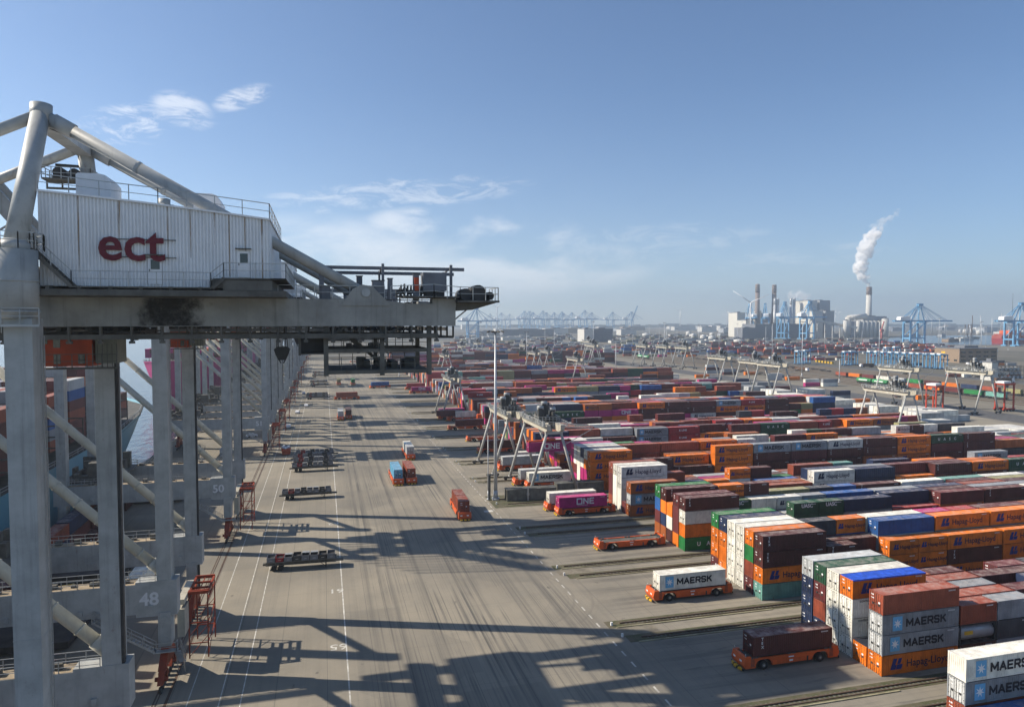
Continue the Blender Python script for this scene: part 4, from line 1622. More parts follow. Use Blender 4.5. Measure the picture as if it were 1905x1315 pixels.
    m.rail([(25.5, -5.5, 47.85), (29.0, -6.4, 48.0), (31.2, -6.5, 47.8), (34.5, -6.5, 47.78), (34.5, -3.1, 47.78)], 1.1, 1.1, .03)
    m.rail([(16.5, -5.3, 47.85), (25.0, -5.3, 47.85)], 1.1, 1.5, .03)
    m.rail([(16.5, 5.3, 47.85), (31, 5.3, 47.85)], 1.1, 1.5, .03)
    m.build('platform_handrail', GALV, r)
    m = MB()
    m.box(28.2, 30.2, -5.6, -4.0, 48.6, 50.15)
    m.box(28.4, 30.0, -5.4, -4.2, 48.0, 48.6, 1)
    m.build('control_cabinet', [SLATE, DARK], r)
    for (xa, xb, ya, yb, zt) in ((27.4, 27.9, -5.3, -4.9, 50.0), (24.0, 25.0, -5.2, -4.3, 49.4), (22.9, 23.4, -1.2, -.6, 50.0), (25.3, 25.7, -5.0, -4.5, 49.6), (19.9, 20.6, -5.0, -4.2, 48.9)):
        m = MB()
        m.box(xa, xb, ya, yb, 47.86, zt)
        m.box(xa - .05, xb + .05, ya - .05, yb + .05, zt, zt + .06, 1)
        m.build('switch_box', [SLATE, DARK], r)
    m = MB()
    m.box(27.5, 27.85, -5.45, -5.3, 48.6, 49.7)
    m.build('hose_reel', ORANGE_D, r)
    m = MB()
    for k in range(7):
        m.box(26.4 + k * .28, 26.46 + k * .28, -5.2, -4.2, 48.1, 49.1 + .1 * math.sin(k * 2), 1)
    for k in range(5):
        m.cyl((26.2 + k * .5, -5.3, 48.5 + .15 * (k % 2)), (26.2 + k * .5, -4.2, 48.5), .22, 8, 1)
    m.box(26.0, 28.4, -5.2, -4.2, 48.05, 48.2, 1)
    m.build('sheave_frame', [SLATE, DARK], r)
    m = MB()
    m.cyl((31.8, -5.9, 48.3), (31.8, -3.6, 48.3), .52, 14)
    m.cyl((32.9, -5.9, 48.45), (32.9, -3.6, 48.45), .68, 14)
    m.cyl((34.0, -5.6, 48.2), (34.0, -3.9, 48.2), .36, 12)
    m.box(31.3, 33.9, -5.6, -3.9, 47.8, 48.25)
    m.build('winch', DARK, r)
    m = MB()
    for yy, z, xe in ((-4.6, 50.35, 31.9), (-1.2, 50.15, 31.6)):
        m.box(19.6, xe, yy - .10, yy + .10, z, z + .28)
    for x in (24.9, 30.7):
        m.box(x - .11, x + .11, -5.0, -4.78, 47.85, 50.85)
        m.box(x - .09, x + .09, -1.0, -.82, 47.85, 50.5)
        m.bar((x, -4.9, 50.7), (x, -.9, 50.3), .12)
    m.box(19.7, 20.1, -4.9, -4.6, 47.85, 50.3)
    m.build('busbar_rail', SLATE, r)
    # hanging maintenance cage under the girders
    m = MB()
    X = (20.2, 24.8, 28.8)
    for x in X:
        for yy in (-4.7, 3.2):
            m.box(x - .19, x + .19, yy - .19, yy + .19, 41.45, 45.62)
    for yy in (-4.7, 3.2):
        for z in (43.55, 41.75):
            m.box(20.2, 28.8, yy - .14, yy + .14, z - .15, z + .15)
        m.bar((20.3, yy, 44.7), (21.9, yy, 45.6), .16)
        m.bar((25, yy, 44.7), (26.4, yy, 45.6), .16)
        m.bar((28.7, yy, 44.7), (27.2, yy, 45.6), .16)
        m.rail([(20.2, yy, 41.9), (28.8, yy, 41.9)], 1.1, 1.3, .03)
        m.rail([(20.2, yy, 43.7), (28.8, yy, 43.7)], 1.1, 1.5, .03)
    for x in X:
        m.box(x - .12, x + .12, -4.5, 3.0, 41.6, 41.85)
        m.box(x - .1, x + .1, -4.5, 3.0, 43.45, 43.65)
    m.box(20.4, 28.6, -4.5, 3.0, 41.86, 41.92)
    for yy in (-2.2, -1.4):
        m.bar((21.6, yy, 45.2), (25.3, yy, 42.0), .10, .28)
    for k in range(12):
        f = k / 12
        m.box(21.6 + 3.7 * f, 21.9 + 3.7 * f, -2.2, -1.4, 45.1 - 3.2 * f, 45.14 - 3.2 * f)
    m.box(18.0, 18.2, -4.8, -4.6, 43.2, 45.6)
    m.box(20.0, 20.2, -4.0, 3.0, 43.2, 45.4)
    m.box(18.1, 20.1, -4.4, 3.0, 43.25, 43.35)
    for k in range(9):
        x = 22.5 + random.random() * 5.5
        m.box(x, x + random.uniform(.3, 1.2), -3 + random.random() * 5, 1.5, 41.92, 41.95 + random.uniform(.3, .9))
    m.build('maintenance_cage', GRIM, r)
    m = MB()
    m.box(18.15, 20.1, -3.2, 2.2, 43.4, 44.9)
    m.box(19.0, 31.0, -3.9, -3.7, 44.6, 44.75)
    for k in range(20):
        m.box(20 + k * .55, 20.1 + k * .55, -3.8, 3.8, 45.2, 45.5)
    m.box(26.5, 31.0, -4.2, 4.2, 44.55, 44.7)
    for k in range(9):
        m.box(26.6 + k * .54, 26.75 + k * .54, -4.25, -4.1, 44.6, 45.6)
    m.build('end_buffer_frame', DARK, r)
    # hook block
    m = MB()
    for dx_, dy_ in ((-.45, 0), (-.3, .2), (.3, .2), (.45, 0)):
        m.cyl((16.6 + dx_, -2.5 + dy_, 43.7), (16.6 + dx_ * .8, -2.5 + dy_, 45.6), .035, 5)
    m.prism([(15.95, 43.65), (16.2, 43.85), (17.0, 43.85), (17.25, 43.65), (17.1, 43.2), (16.9, 42.75), (16.3, 42.75), (16.1, 43.2)], 'y', -3.0, -2.0)
    m.cyl((16.35, -2.5, 42.75), (16.5, -2.5, 42.45), .05, 6)
    m.cyl((16.85, -2.5, 42.75), (16.7, -2.5, 42.45), .05, 6)
    m.build('hook_block', DARK, r)
    # operator cab under its trolley
    m = MB()
    x0, x1 = -2.6, 1.9
    ya, yb = -1.6, 1.2
    m.prism([(x0 + 1.1, 42.4), (x1, 42.4), (x1, 44.9), (x0 + .15, 44.9), (x0 + .25, 43.75), (x0 + 1.1, 43.75)], 'y', ya, yb)
    m.box(x0 + .2, x1 + .1, ya - .05, yb + .05, 44.9, 45.05, 1)
    m.box(x0 - .5, x0 + .2, ya + .3, yb - .3, 44.2, 44.5, 1)
    cab = m.build('operator_cab', [ORANGE_D, DARK], r)
    w = MB()
    w.prism([(x0 + .45, 42.5), (x0 + 1.08, 42.5), (x0 + 1.08, 43.72), (x0 + .28, 43.72)], 'y', ya + .02, yb - .02)
    w.build('cab_window', GLASSG, cab)
    for xx, zz in ((x0 + 1.75, 43.9), (x0 + 1.75, 42.6), (x0 + 3.5, 42.6), (x0 + .85, 44.2)):
        w = MB()
        w.box(xx, xx + .5, ya - .03, ya + .01, zz, zz + .8)
        w.build('side_window', GLASS, cab)
    m = MB()
    m.box(x0 + .4, x1 + 2.0, ya - .9, ya, 42.2, 42.32)
    m.rail([(x0 + 1.2, ya - .9, 42.3), (x1 + 2.0, ya - .9, 42.3)], 1.1, 1.0, .025)
    for k in range(6):
        m.bar((x1 + .3 + k * .35, ya - .9, 42.3), (x1 + .3 + k * .35, ya - .9, 44.2), .05)
    m.build('cab_walkway', GRIM, cab)
    m = MB()
    m.box(-2.0, 6.0, -3.6, 3.6, 45.1, 45.25)
    for k in range(26):
        x = -2 + random.random() * 8
        m.box(x, x + random.uniform(.15, .7), -3.3 + random.random() * 5, 2, 45.0, 45.25 + random.uniform(.05, .3))
    for x in (-1.5, .2, 2.4, 4.2):
        m.cyl((x, -3.7, 45.4), (x, 3.7, 45.4), .2, 8)
    m.build('trolley', DARK, r)
    m = MB()
    m.box(2.1, 3.7, -1.4, 1.4, 42.6, 44.9)
    m.build('electrical_cabinet', paint('olive_cabinet', (0.22, 0.22, 0.17), .6), r)
    return r


CR_A = crane(66.0, None, 'nearest grey quay crane whose white machinery house carries large dark red letters', True)
index_children()
CR_B = crane(108.6, '48', 'grey quay crane numbered 48, just behind the nearest crane')
index_children()


def crane_copy(cy_, number, label):
    r = dup(CR_B, (RAIL_L, cy_, 0), None, label)
    for c in r.children:
        for g in list(c.children):
            if g.name.startswith('numeral'):
                if number:
                    g.data = text_mesh(number, 2.3, .05, .004, 1.0, LETW)
                else:
                    bpy.data.objects.remove(g)
    return r


CR_C = crane_copy(170.5, '50', 'grey quay crane numbered 50, third along the waterfront')
CR_D = crane_copy(270.0, '51', 'grey quay crane numbered 51, fourth along the waterfront')
for y, w in ((312, 'fifth'), (349, 'sixth'), (418, 'seventh'), (462, 'eighth'), (540, 'ninth'), (604, 'tenth'), (690, 'eleventh'), (790, 'twelfth'), (905, 'thirteenth')):
    crane_copy(y, None, f'hazy grey quay crane, {w} in line along the waterfront')
# raised boom seen beyond the near pylon
for o in [o for o in CR_C.children if o.name.startswith('boom')]:
    m = MB()
    a, c = Vector((-34.0, 0, 59.0)), Vector((-60.0, 0, 92.0))
    for s in (-1, 1):
        m.bar(a + Vector((0, s * 3.4, 0)), c + Vector((0, s * 3.4, 0)), 1.3, 3.0)
        m.bar(Vector((WX - 3, s * 3.4, 47)), a + Vector((0, s * 3.4, 0)), 1.1, 2.6)
    for k in range(9):
        p = a.lerp(c, k / 8)
        m.bar(p + Vector((0, -3.4, 0)), p + Vector((0, 3.4, 0)), .5)
        for s in (-1, 1):
            m.bar(p + Vector((0, s * 3.4, -1)), p + Vector((-12, s * 3.0, -9)), .35)
    o.data = m.mesh('boom', [GIRD])
# ------------------------------------------------------------------ automated guided vehicles (front towards -x)
def agv(label):
    r = thing('guided_vehicle', label, 'guided vehicle', (0, 0, 0), 0, 'orange driverless container carriers')
    W = 1.5

    def arch(cx_):
        return [(cx_ + 1.25, .75), (cx_ + .95, 1.28), (cx_ + .55, 1.45), (cx_ - .55, 1.45), (cx_ - .95, 1.28), (cx_ - 1.25, .75)]
    low = .42
    prof = [(-7.1, low), (-5.6, low)]
    prof += [(-5.6, .75)] + arch(-4.35)[::-1] + [(-3.1, low + .1), (3.1, low + .1)] + arch(4.35)[::-1] + [(5.6, .75), (5.6, low), (7.1, low), (7.35, 1.0), (7.1, 1.95), (6.3, 1.95), (6.2, 1.62), (-6.2, 1.62), (-6.3, 1.95), (-7.1, 1.95), (-7.35, 1.0)]
    m = MB()
    for s in (-1, 1):
        m.prism(prof, 'y', s * W, s * (W - .28))
    for sx in (-1, 1):
        m.prism([(sx * 7.1, low), (sx * 7.35, 1.0), (sx * 7.1, 1.92), (sx * 6.75, 1.92), (sx * 6.75, low)], 'y', -W + .28, W - .28)
    fix = m.mesh('chassis', [ORANGE])
    fix_normals(fix)
    ch = put('chassis', fix, r)
    m = MB()
    m.box(-6.7, 6.7, -W + .28, W - .28, 1.30, 1.46)
    for x in (-6.1, -5.4, -.35, .35, 5.4, 6.1):
        for s in (-1, 1):
            m.box(x - .22, x + .22, s * 1.24 - .12, s * 1.24 + .12, 1.46, 1.72)
    for x in (-4.5, -3, -1.5, 1.5, 3, 4.5):
        m.box(x - .1, x + .1, -1.2, 1.2, 1.46, 1.54)
    m.build('deck', GRIM, r)
    for (xa, xb, z0, z1) in ((-6.7, -6.3, 1.46, 1.78), (6.3, 6.7, 1.46, 1.78), (-2.9, 2.9, .55, 1.3)):
        m = MB()
        m.box(xa, xb, -1.15, 1.15, z0, z1)
        m.build('engine_block', DARK, r)
    for k in range(8):
        m = MB()
        x = -3.0 + k * .62
        m.box(x, x + .58, -W - .02, -W + .05, .55, 1.12)
        m.build('side_panel', ORANGE, r)
    m = MB()
    m.box(2.2, 2.45, -W - .022, -W + .05, .52, 1.15)
    m.build('side_slot', DARK, r)
    for sx in (-1, 1):
        m = MB()
        for k in range(7):
            m.box(sx * 6.05 - .28, sx * 6.05 + .28, -W - .012, -W + .02, .62 + k * .17, .70 + k * .17)
        m.build('grille', DARK, r)
    for x in (-4.35, 4.35):
        for s in (-1, 1):
            m = MB()
            m.cyl((x, s * (W - .5), .62), (x, s * (W - .04), .62), .62, 18)
            t = m.build('wheel', BLACK, r)
            m = MB()
            m.cyl((x, s * (W - .10), .62), (x, s * (W - .0), .62), .30, 12)
            m.cyl((x, s * (W - .02), .62), (x, s * (W + .05), .62), .13, 8, 1)
            m.build('rim', [GRIM, GALV], t)
    for sx in (-1, 1):
        m = MB()
        n = 10
        for k in range(n):
            y0, y1 = -1.5 + 3.0 * k / n, -1.5 + 3.0 * (k + 1) / n
            b0, b1 = .42 * (1 - (y0 / 1.5) ** 2), .42 * (1 - (y1 / 1.5) ** 2)
            xa = 7.36
            f = lambda y, b, z: (sx * (xa + b), y, z)
            m.hexa([(sx * xa, y0, .18), f(y0, b0, .18), f(y1, b1, .18), (sx * xa, y1, .18), (sx * xa, y0, .46), f(y0, b0, .46), f(y1, b1, .46), (sx * xa, y1, .46)], 0 if k % 3 else 1)
        me = m.mesh('bumper', [YELLOW, BLACK])
        fix_normals(me)
        put('bumper', me, r)
    for (x, y, z, w, h) in ((-.5, -W - .032, .74, .55, .22), (-.6, -W - .012, 1.26, .8, .16)):
        m = MB()
        m.box(x, x + w, y, y + .01, z, z + h)
        m.build('number_plate', LETW, r)
    for y in (-.9, .6):
        m = MB()
        m.box(-7.33, -7.30, y, y + .5, 1.15, 1.4)
        m.build('number_plate', LETW, r)
    for s in (-1, 1):
        for x in (-7.0, 7.0):
            m = MB()
            m.cyl((x, s * 1.3, 1.95), (x, s * 1.3, 2.35), .06, 6)
            m.build('marker_lamp', GALV, r)
    return r


PROTO = agv('x')
index_children()
used = [False]


def place_agv(x, y, rz, label, load=None):
    """load: list of (colour, length, offset, letters, label)"""
    if not used[0]:
        o = PROTO
        used[0] = True
        o.location = (x, y, 0)
        o.rotation_euler = (0, 0, rz)
        o['label'] = label
    else:
        o = dup(PROTO, (x, y, 0), rz, label)
    for (c, L, off, let, lab) in (load or []):
        a = Vector((math.cos(rz), math.sin(rz), 0)) * off
        container((x + a.x, y + a.y, 1.73), c, L, 2.66, 2 if Vector((x, y)).length < 300 else 1, letters=let, label=lab, rz=rz, group='containers riding on vehicles')
    return o


AGVX = 59.6
place_agv(59.0, 106.6, 0, 'orange carrier under the white container before the second block', [('wh', 12.19, 0, 'mk', 'rust-edged white container with star emblem riding on a carrier')])
place_agv(60.2, 82.4, 0, 'orange carrier in the shade at the bottom, under a dark brown container', [('br', 12.19, .3, 'tex', 'dark brown container on the carrier nearest the camera')])
place_agv(60.2, 133.5, 0, 'empty orange carrier with bare deck waiting before the third block')
place_agv(60.4, 159.8, 0, 'orange carrier under a magenta container with block lettering', [('mg', 12.19, -.9, 'one', 'magenta container with white block lettering riding on a carrier')])
place_agv(59.2, 164.6, 0, 'orange carrier half hidden behind the magenta container', [('wh', 12.19, -.6, None, 'white container on a carrier right behind the magenta one')])
place_agv(60.8, 187.8, 0, 'orange carrier between the legs of the near yard gantry', [('wh', 12.19, -.6, 'mk', 'white container with star emblem standing under the near yard gantry')])
place_agv(58.6, 192.6, 0, 'orange carrier behind the white container under the near gantry', [('lg', 12.19, .5, None, 'light grey container behind the white one under the near gantry')])
place_agv(59.0, 212.6, 0, 'orange carrier by the far gantry leg with a long grey container', [('lg', 12.19, 0, None, 'long pale grey container on a carrier by the gantry leg')])
place_agv(60.0, 219.0, 0, 'orange carrier behind the pale grey container with a short white one', [('wh', 6.06, 2.4, None, 'short white container on the carrier by the second gantry')])
place_agv(59.0, 243.0, 0, 'orange carrier with a dark brown container left of the tall mast', [('br', 12.19, 0, None, 'dark brown container on a carrier left of the tall mast')])
place_agv(60.0, 268.0, 0, 'empty orange carrier beyond the two near gantries')
Q = R(90)
place_agv(19.9, 207.0, Q, 'orange carrier with sky blue container driving beside a brown one', [('sk', 12.19, -.2, None, 'sky blue container on a carrier driving on the apron')])
place_agv(23.7, 207.6, Q, 'orange carrier with brown container driving beside a blue one', [('ru', 12.19, 0, None, 'reddish brown container riding beside the sky blue one')])
place_agv(31.4, 167.6, R(88), 'orange carrier with two short rust containers crossing the apron', [('ru', 6.06, -3.2, None, 'short rust container at the front of the carrier near the tall mast'), ('ru', 6.06, 3.1, None, 'short rust container at the back of the carrier near the tall mast')])
place_agv(27.6, 243.0, Q, 'orange carrier with two grey containers beyond the blue one', [('lg', 6.06, -3.1, None, 'short dusty grey container at the front of its carrier'), ('wh', 6.06, 3.1, None, 'short white container at the back of the carrier with grey one')])
place_agv(7.4, 346.0, Q, 'small distant carrier with a grey container, left of a pair', [('lg', 12.19, 0, None, 'grey container on the left of two distant carriers')])
place_agv(11.2, 350.0, Q, 'small distant carrier with a brown container, right of a pair', [('br', 12.19, 0, None, 'dark brown container on the right of two distant carriers')])
place_agv(13.0, 431.0, R(3), 'distant carrier seen from the side with a rust container', [('ru', 12.19, 0, None, 'rust red container on the distant carrier seen from the side')])
place_agv(37.5, 500.0, R(14), 'distant carrier turning with a grey blue container', [('bl', 12.19, 0, None, 'blue container on the distant carrier that is turning')])
place_agv(20.5, 532.0, Q, 'far carrier with a green container coming closer', [('gn', 12.19, 0, None, 'green container on a far carrier')])
place_agv(10.5, 536.0, Q, 'far carrier with a khaki container coming closer', [('kh', 12.19, 0, None, 'khaki container on a far carrier')])
place_agv(16.0, 690.0, Q, 'tiny far carrier with dark container left of the hook block', [('nv', 12.19, 0, None, 'dark container on a tiny far carrier')])
place_agv(29.0, 720.0, Q, 'tiny far carrier with pale container below the cage', [('lg', 12.19, 0, None, 'pale container on a tiny far carrier')])
place_agv(38.0, 660.0, Q, 'tiny far carrier with purple container below the cage', [('ma', 12.19, 0, None, 'maroon container on a tiny far carrier')])
place_agv(36.0, 820.0, R(4), 'far empty orange carrier seen through the cage')
place_agv(59.0, 331.0, 0, 'carrier under a red brown container beside the left yard gantry', [('ma', 12.19, -2, None, 'maroon container beside the leg of the left yard gantry')])
place_agv(60.0, 337.5, 0, 'carrier under a magenta container at the left yard gantry', [('mg', 12.19, -.8, None, 'magenta container behind the leg of the left yard gantry')])
place_agv(62.0, 325.0, 0, 'carrier under a white container at the left yard gantry', [('wh', 9.1, 1.5, None, 'short white container under the left yard gantry')])
place_agv(60.0, 455.0, 0, 'carrier with magenta container seen under the cage', [('mg', 12.19, 0, 'one', 'magenta container seen right below the maintenance cage')])
place_agv(60.0, 481.0, 0, 'carrier with crimson container seen under the cage', [('rd', 12.19, 0, None, 'crimson container seen below the maintenance cage')])
place_agv(58.0, 298.0, 0, 'carrier with maroon container left of the tall mast top', [('ma', 12.19, 2, None, 'maroon container on a carrier beside the tall mast')])


# ------------------------------------------------------------------ flatbed trailers with lashing bins
def bin_trailer(label):
    r = thing('bin_trailer', label, 'trailer', (0, 0, 0), 0, 'dark flatbed trailers with lashing bins')
    m = MB()
    for y in (-1.15, 1.15):
        m.box(-6.3, 6.3, y - .1, y + .1, 1.05, 1.2)
        m.box(-6.3, 6.3, y - .1, y + .1, 1.55, 1.7)
        for k in range(9):
            m.box(-6.2 + k * 1.53, -6.0 + k * 1.53, y - .09, y + .09, 1.2, 1.55, 1)
    m.box(-6.2, 6.2, -1.1, 1.1, 1.5, 1.6)
    m.box(-6.9, 7.6, -.4, .4, .9, 1.25)
    m.build('frame', [GRIM, GRIM], r)
    for k, c in enumerate((SLATE, 'r', SLATE, DARK, SLATE, SLATE, DARK, SLATE)):
        m = MB()
        x = -6.1 + k * 1.54
        h = random.uniform(.65, .95)
        for s in (-1, 1):
            m.box(x, x + 1.36, s * 1.2 - .04, s * 1.2 + .04, 1.7, 1.7 + h)
            m.box(x + .45, x + .95, s * 1.24 - .02, s * 1.24 + .02, 2.0, 2.08, 1)
        for xx in (x, x + 1.36):
            m.box(xx - .03, xx + .03, -1.16, 1.16, 1.7, 1.7 + h)
        m.box(x + .04, x + 1.3, -1.15, 1.15, 1.7, 1.7 + h * .55, 2)
        if k in (2, 4, 5):
            m.box(x, x + 1.36, .3, 1.22, 1.7 + h + .02, 1.74 + h + .05, 1)
        m.build('bin', [paint('red_bin', (0.22, .015, .02), .6) if c == 'r' else c, GALV, DARK], r)
    for x in (-4.9, -3.7):
        m = MB()
        for s in (-1, 1):
            m.cyl((x, s * .7, .5), (x, s * 1.25, .5), .5, 12)
        m.build('wheel', BLACK, r)
    m = MB()
    for y in (-.8, .8):
        m.bar((4.4, y, .05), (4.4, y, 1.1), .14)
        m.bar((4.4, y, .2), (3.3, y, 1.1), .08)
    m.bar((4.4, -.8, .25), (4.4, .8, .25), .1)
    m.build('landing_leg', DARK, r)
    return r


TR = bin_trailer('dark trailer with a red lashing bin, nearest on the apron')
TR.location = (-4.4, 137.6, 0)
TR.rotation_euler = (0, 0, R(-2))
index_children()
for (x, y, rz, lab) in ((-4.6, 192.0, 1, 'dark bin trailer standing alone, second from the camera'), (-3.6, 227.0, 1, 'front one of the bin trailers standing close together'), (-3.4, 235.5, 1, 'second of the bin trailers standing close together'),
                        (-3.9, 242.5, 0, 'third of the bin trailers standing close together'), (-3.2, 249.5, 1, 'last of the bin trailers standing close together'), (-4.0, 437, 0, 'distant dark bin trailer on the apron by the white lines'), (-4.0, 452, 0, 'distant dark trailer just behind another one'), (-3.0, 520, 0, 'far dark bin trailer near the crane legs'), (-3.6, 545, 0, 'farthest dark bin trailer but two'), (-3.0, 610, 0, 'farthest dark bin trailer but one'), (-3.0, 640, 0, 'farthest dark bin trailer on the apron')):
    dup(TR, (x, y, 0), R(rz), lab)

# orange bin on the apron, grey huts, yellow machine, sundries
r = thing('waste_bin', 'orange waste bin heaped with white sacks beside the rail', 'waste bin', (-13.0, 258, 0), R(4))
m = MB()
m.prism([(-1.3, 0.3), (1.3, .3), (1.6, 2.2), (-1.6, 2.2)], 'y', -2.6, 2.6)
m.build('bin_body', ORANGE_D, r)
m = MB()
for k in range(16):
    a, b = random.uniform(-1.2, 1.2), random.uniform(-2.2, 2.2)
    m.cyl((a, b, 2.15), (a + .2, b + .1, 2.5 + random.random() * .5), .5, 6, 0, .2)
m.build('sacks', LETW, r)


def hut(x, y, label, group=None):
    r = thing('grey_hut', label, 'hut', (x, y, 0), R(-1.0), group)
    m = MB()
    m.box(-6.6, 6.6, -1.4, 1.4, .1, 2.85)
    for k in range(10):
        m.box(-6.6 + k * 1.4, -6.45 + k * 1.4, -1.43, 1.43, .1, 2.8)
    m.build('hut_wall', paint('weathered_hut', (0.17, 0.165, 0.14), .8, var=.3, streak=.5, rust=.4), r)
    m = MB()
    m.box(-6.7, 6.7, -1.5, 1.5, 2.85, 3.0)
    for k in range(3):
        m.box(-5 + k * 3.7, -2.4 + k * 3.7, -1.0, 1.0, 3.0, 3.1)
    m.build('roof', paint('hut_roof', (0.12, 0.12, 0.11), .85, var=.3), r)
    m = MB()
    m.box(-1.3, -.9, -1.7, -1.4, 0, 3.3)
    m.box(-1.4, -.8, -1.8, -1.5, 1.4, 1.9)
    m.build('conduit', GALV, r)
    return r


hut(51.6, 176.4, 'long grey hut on the grass patch by the tall mast')
hut(66.2, 179.8, 'grey hut behind the magenta container, in line with another hut')
q = MB()
q.face([(40.6, 169.5, .02), (60, 169.5, .02), (60, 182, .02), (40.6, 182, .02)])
structure('grass_patch', q, VERGE)
q = MB()
q.box(37.2, 39.4, 166.6, 168.2, .004, .012)
structure('painted_square', q, LINE_M)

r = thing('service_machine', 'yellow service machine between the crane legs on the left', 'machine', (-41.0, 128, 0), R(20))
m = MB()
m.box(-1.6, 1.6, -1.2, 1.2, .6, 3.2)
m.build('machine_body', YELLOW, r)
m = MB()
m.box(-1.62, -.4, -1.22, 1.22, 1.8, 2.9)
m.build('machine_window', GLASS, r)
m = MB()
for a in (-1, 1):
    for b in (-1, 1):
        m.cyl((a, b * 1.0, .5), (a, b * 1.3, .5), .5, 10)
m.build('wheel', BLACK, r)

r = thing('orange_trailer', 'small orange box on a trailer between the mast and the left gantry', 'trailer', (70.5, 318, 0), R(-3))
m = MB()
m.box(-3, 3, -1.2, 1.2, 1.3, 3.7)
for k in range(8):
    m.box(-2.9 + k * .8, -2.7 + k * .8, -1.24, 1.24, 1.4, 3.6)
m.build('box_body', ORANGE, r)
m = MB()
m.box(-3.2, 3.4, -.6, .6, 1.0, 1.3)
for x in (-1.2, 0):
    for s in (-1, 1):
        m.cyl((x, s * .7, .5), (x, s * 1.1, .5), .5, 8)
m.bar((2.6, 0, 0), (2.6, 0, 1.1), .2)
m.build('chassis', BLACK, r)


# ------------------------------------------------------------------ yard gantries
def gantry(label):
    """spans a block along y: rails at y = 0 and y = 21"""
    r = thing('yard_gantry', label, 'gantry crane', (0, 0, 0), 0, 'cream stacking gantries in the container yard')
    S = 20.9
    zt = 16.6
    rnd = random.Random(5)
    for y in (0, S):
        for s in (-1, 1):
            m = MB()
            m.cyl((s * 6.6, y, .9), (s * 1.9, y, zt + .2), .42, 10, 0, .36)
            m.cyl((s * 6.6, y, .9), (s * 6.5, y, 1.3), .5, 10)
            m.build('leg', CREAM if False else GANTRY, r)
            m = MB()
            m.box(s * 6.6 - 1.9, s * 6.6 + 1.9, y - .35, y + .35, .55, 1.15)
            for d in (-1.2, 1.2):
                m.cyl((s * 6.6 + d, y - .2, .42), (s * 6.6 + d, y + .2, .42), .42, 10, 1)
            m.build('bogie', [GRIM, DARK], r)
        m = MB()
        m.bar((-2.4, y, zt + .1), (2.4, y, zt + .1), .8, .7)
        if y:
            m.bar((-6.2, y, 2.0), (6.2, y, 2.0), .3)
        m.build('end_tie', GANTRY, r)
    for s in (-1, 1):
        m = MB()
        m.prism([(-1.6, zt + .9), (-.2, zt + .35), (S + .2, zt + .35), (S + 1.6, zt + .9), (S + 1.6, zt + 2.3), (-1.6, zt + 2.3)], 'x', s * 1.9 - .55, s * 1.9 + .55)
        for k in range(8):
            m.box(s * 1.9 - .57, s * 1.9 + .57, k * 2.8, k * 2.8 + .06, zt + .45, zt + 2.25)
        m.build('girder', CREAM, r)
    m = MB()
    for s in (-1, 1):
        m.box(s * 2.4, s * 3.3, -1.4, S + 1.4, zt + 1.9, zt + 2.0)
        m.rail([(s * 3.3, -1.4, zt + 2), (s * 3.3, S + 1.4, zt + 2)], 1.1, 1.7, .05)
    m.rail([(-3.3, -1.5, zt + 2), (3.3, -1.5, zt + 2)], 1.1, 1.3, .05)
    m.rail([(-3.3, S + 1.5, zt + 2), (3.3, S + 1.5, zt + 2)], 1.1, 1.3, .05)
    for k in range(14):
        y = rnd.uniform(-1, S)
        m.box(-3.2, -2.6, y, y + rnd.uniform(.3, 1.2), zt + 2, zt + rnd.uniform(2.4, 3.3))
    m.build('walkway', GALV, r)
    # trolley with winches
    ty = 6.5
    m = MB()
    m.box(-3.0, 3.0, ty - 2.6, ty + 2.6, zt + 2.35, zt + 2.6)
    for k in range(46):
        x, y = rnd.uniform(-2.9, 2.4), rnd.uniform(ty - 2.6, ty + 2.0)
        m.box(x, x + rnd.uniform(.2, .9), y, y + rnd.uniform(.2, .8), zt + 2.6, zt + rnd.uniform(2.9, 5.0), rnd.choice((0, 0, 1, 2)))
    for k in range(3):
        y = ty - 1.8 + k * 1.7
        m.cyl((-1.4, y, zt + 3.3), (1.4, y, zt + 3.3), .62, 12, 1)
    m.rail([(-3, ty - 2.7, zt + 2.6), (3, ty - 2.7, zt + 2.6), (3, ty + 2.7, zt + 2.6), (-3, ty + 2.7, zt + 2.6), (-3, ty - 2.7, zt + 2.6)], 1.2, 1.0, .06, 2)
    m.bar((-2.6, ty, zt + 2.6), (-2.6, ty, zt + 5.6), .14, .14, 2)
    m.box(1.2, 2.5, ty + 1, ty + 2.2, zt + 2.6, zt + 4.9, 2)
    m.cyl((0, ty, zt - 1.0), (0, ty, zt + .9), 1.5, 14, 2, 1.7)
    for (a, b, h, c) in ((-2.2, -1.4, 6.2, 1), (.3, 1.2, 6.8, 0), (-1.0, 1.5, 6.0, 2), (1.5, -.6, 5.6, 1), (-.6, .2, 7.2, 1)):
        m.box(a - .55, a + .55, ty + b - .5, ty + b + .5, zt + 2.6, zt + h, c)
        m.cyl((a - .8, ty + b, zt + h), (a + .8, ty + b, zt + h), .55, 10, (c + 1) % 3)
    m.build('trolley', [GRIM, DARK, GALV], r)
    # lattice arm for the power cable reel
    m = MB()
    for dz in (0, 1.1):
        for dy in (-.5, .5):
            m.bar((2.4, -1.0 + dy, zt + 1.7 + dz), (10.5, -1.0 + dy, zt + 1.0 + dz * .6), .11)
    for k in range(9):
        x = 2.4 + k * .95
        m.bar((x, -1.5, zt + 1.7 - k * .075), (x + .95, -1.5, zt + 2.7 - k * .12), .08)
        m.bar((x, -1.5, zt + 2.75 - k * .12), (x + .95, -.5, zt + 2.7 - k * .12), .08)
        m.bar((x, -1.5, zt + 1.65 - k * .07), (x, -1.5, zt + 2.75 - k * .12), .07)
    m.bar((10.5, -1, zt + .9), (2.4, -1, zt - 3.2), .14)
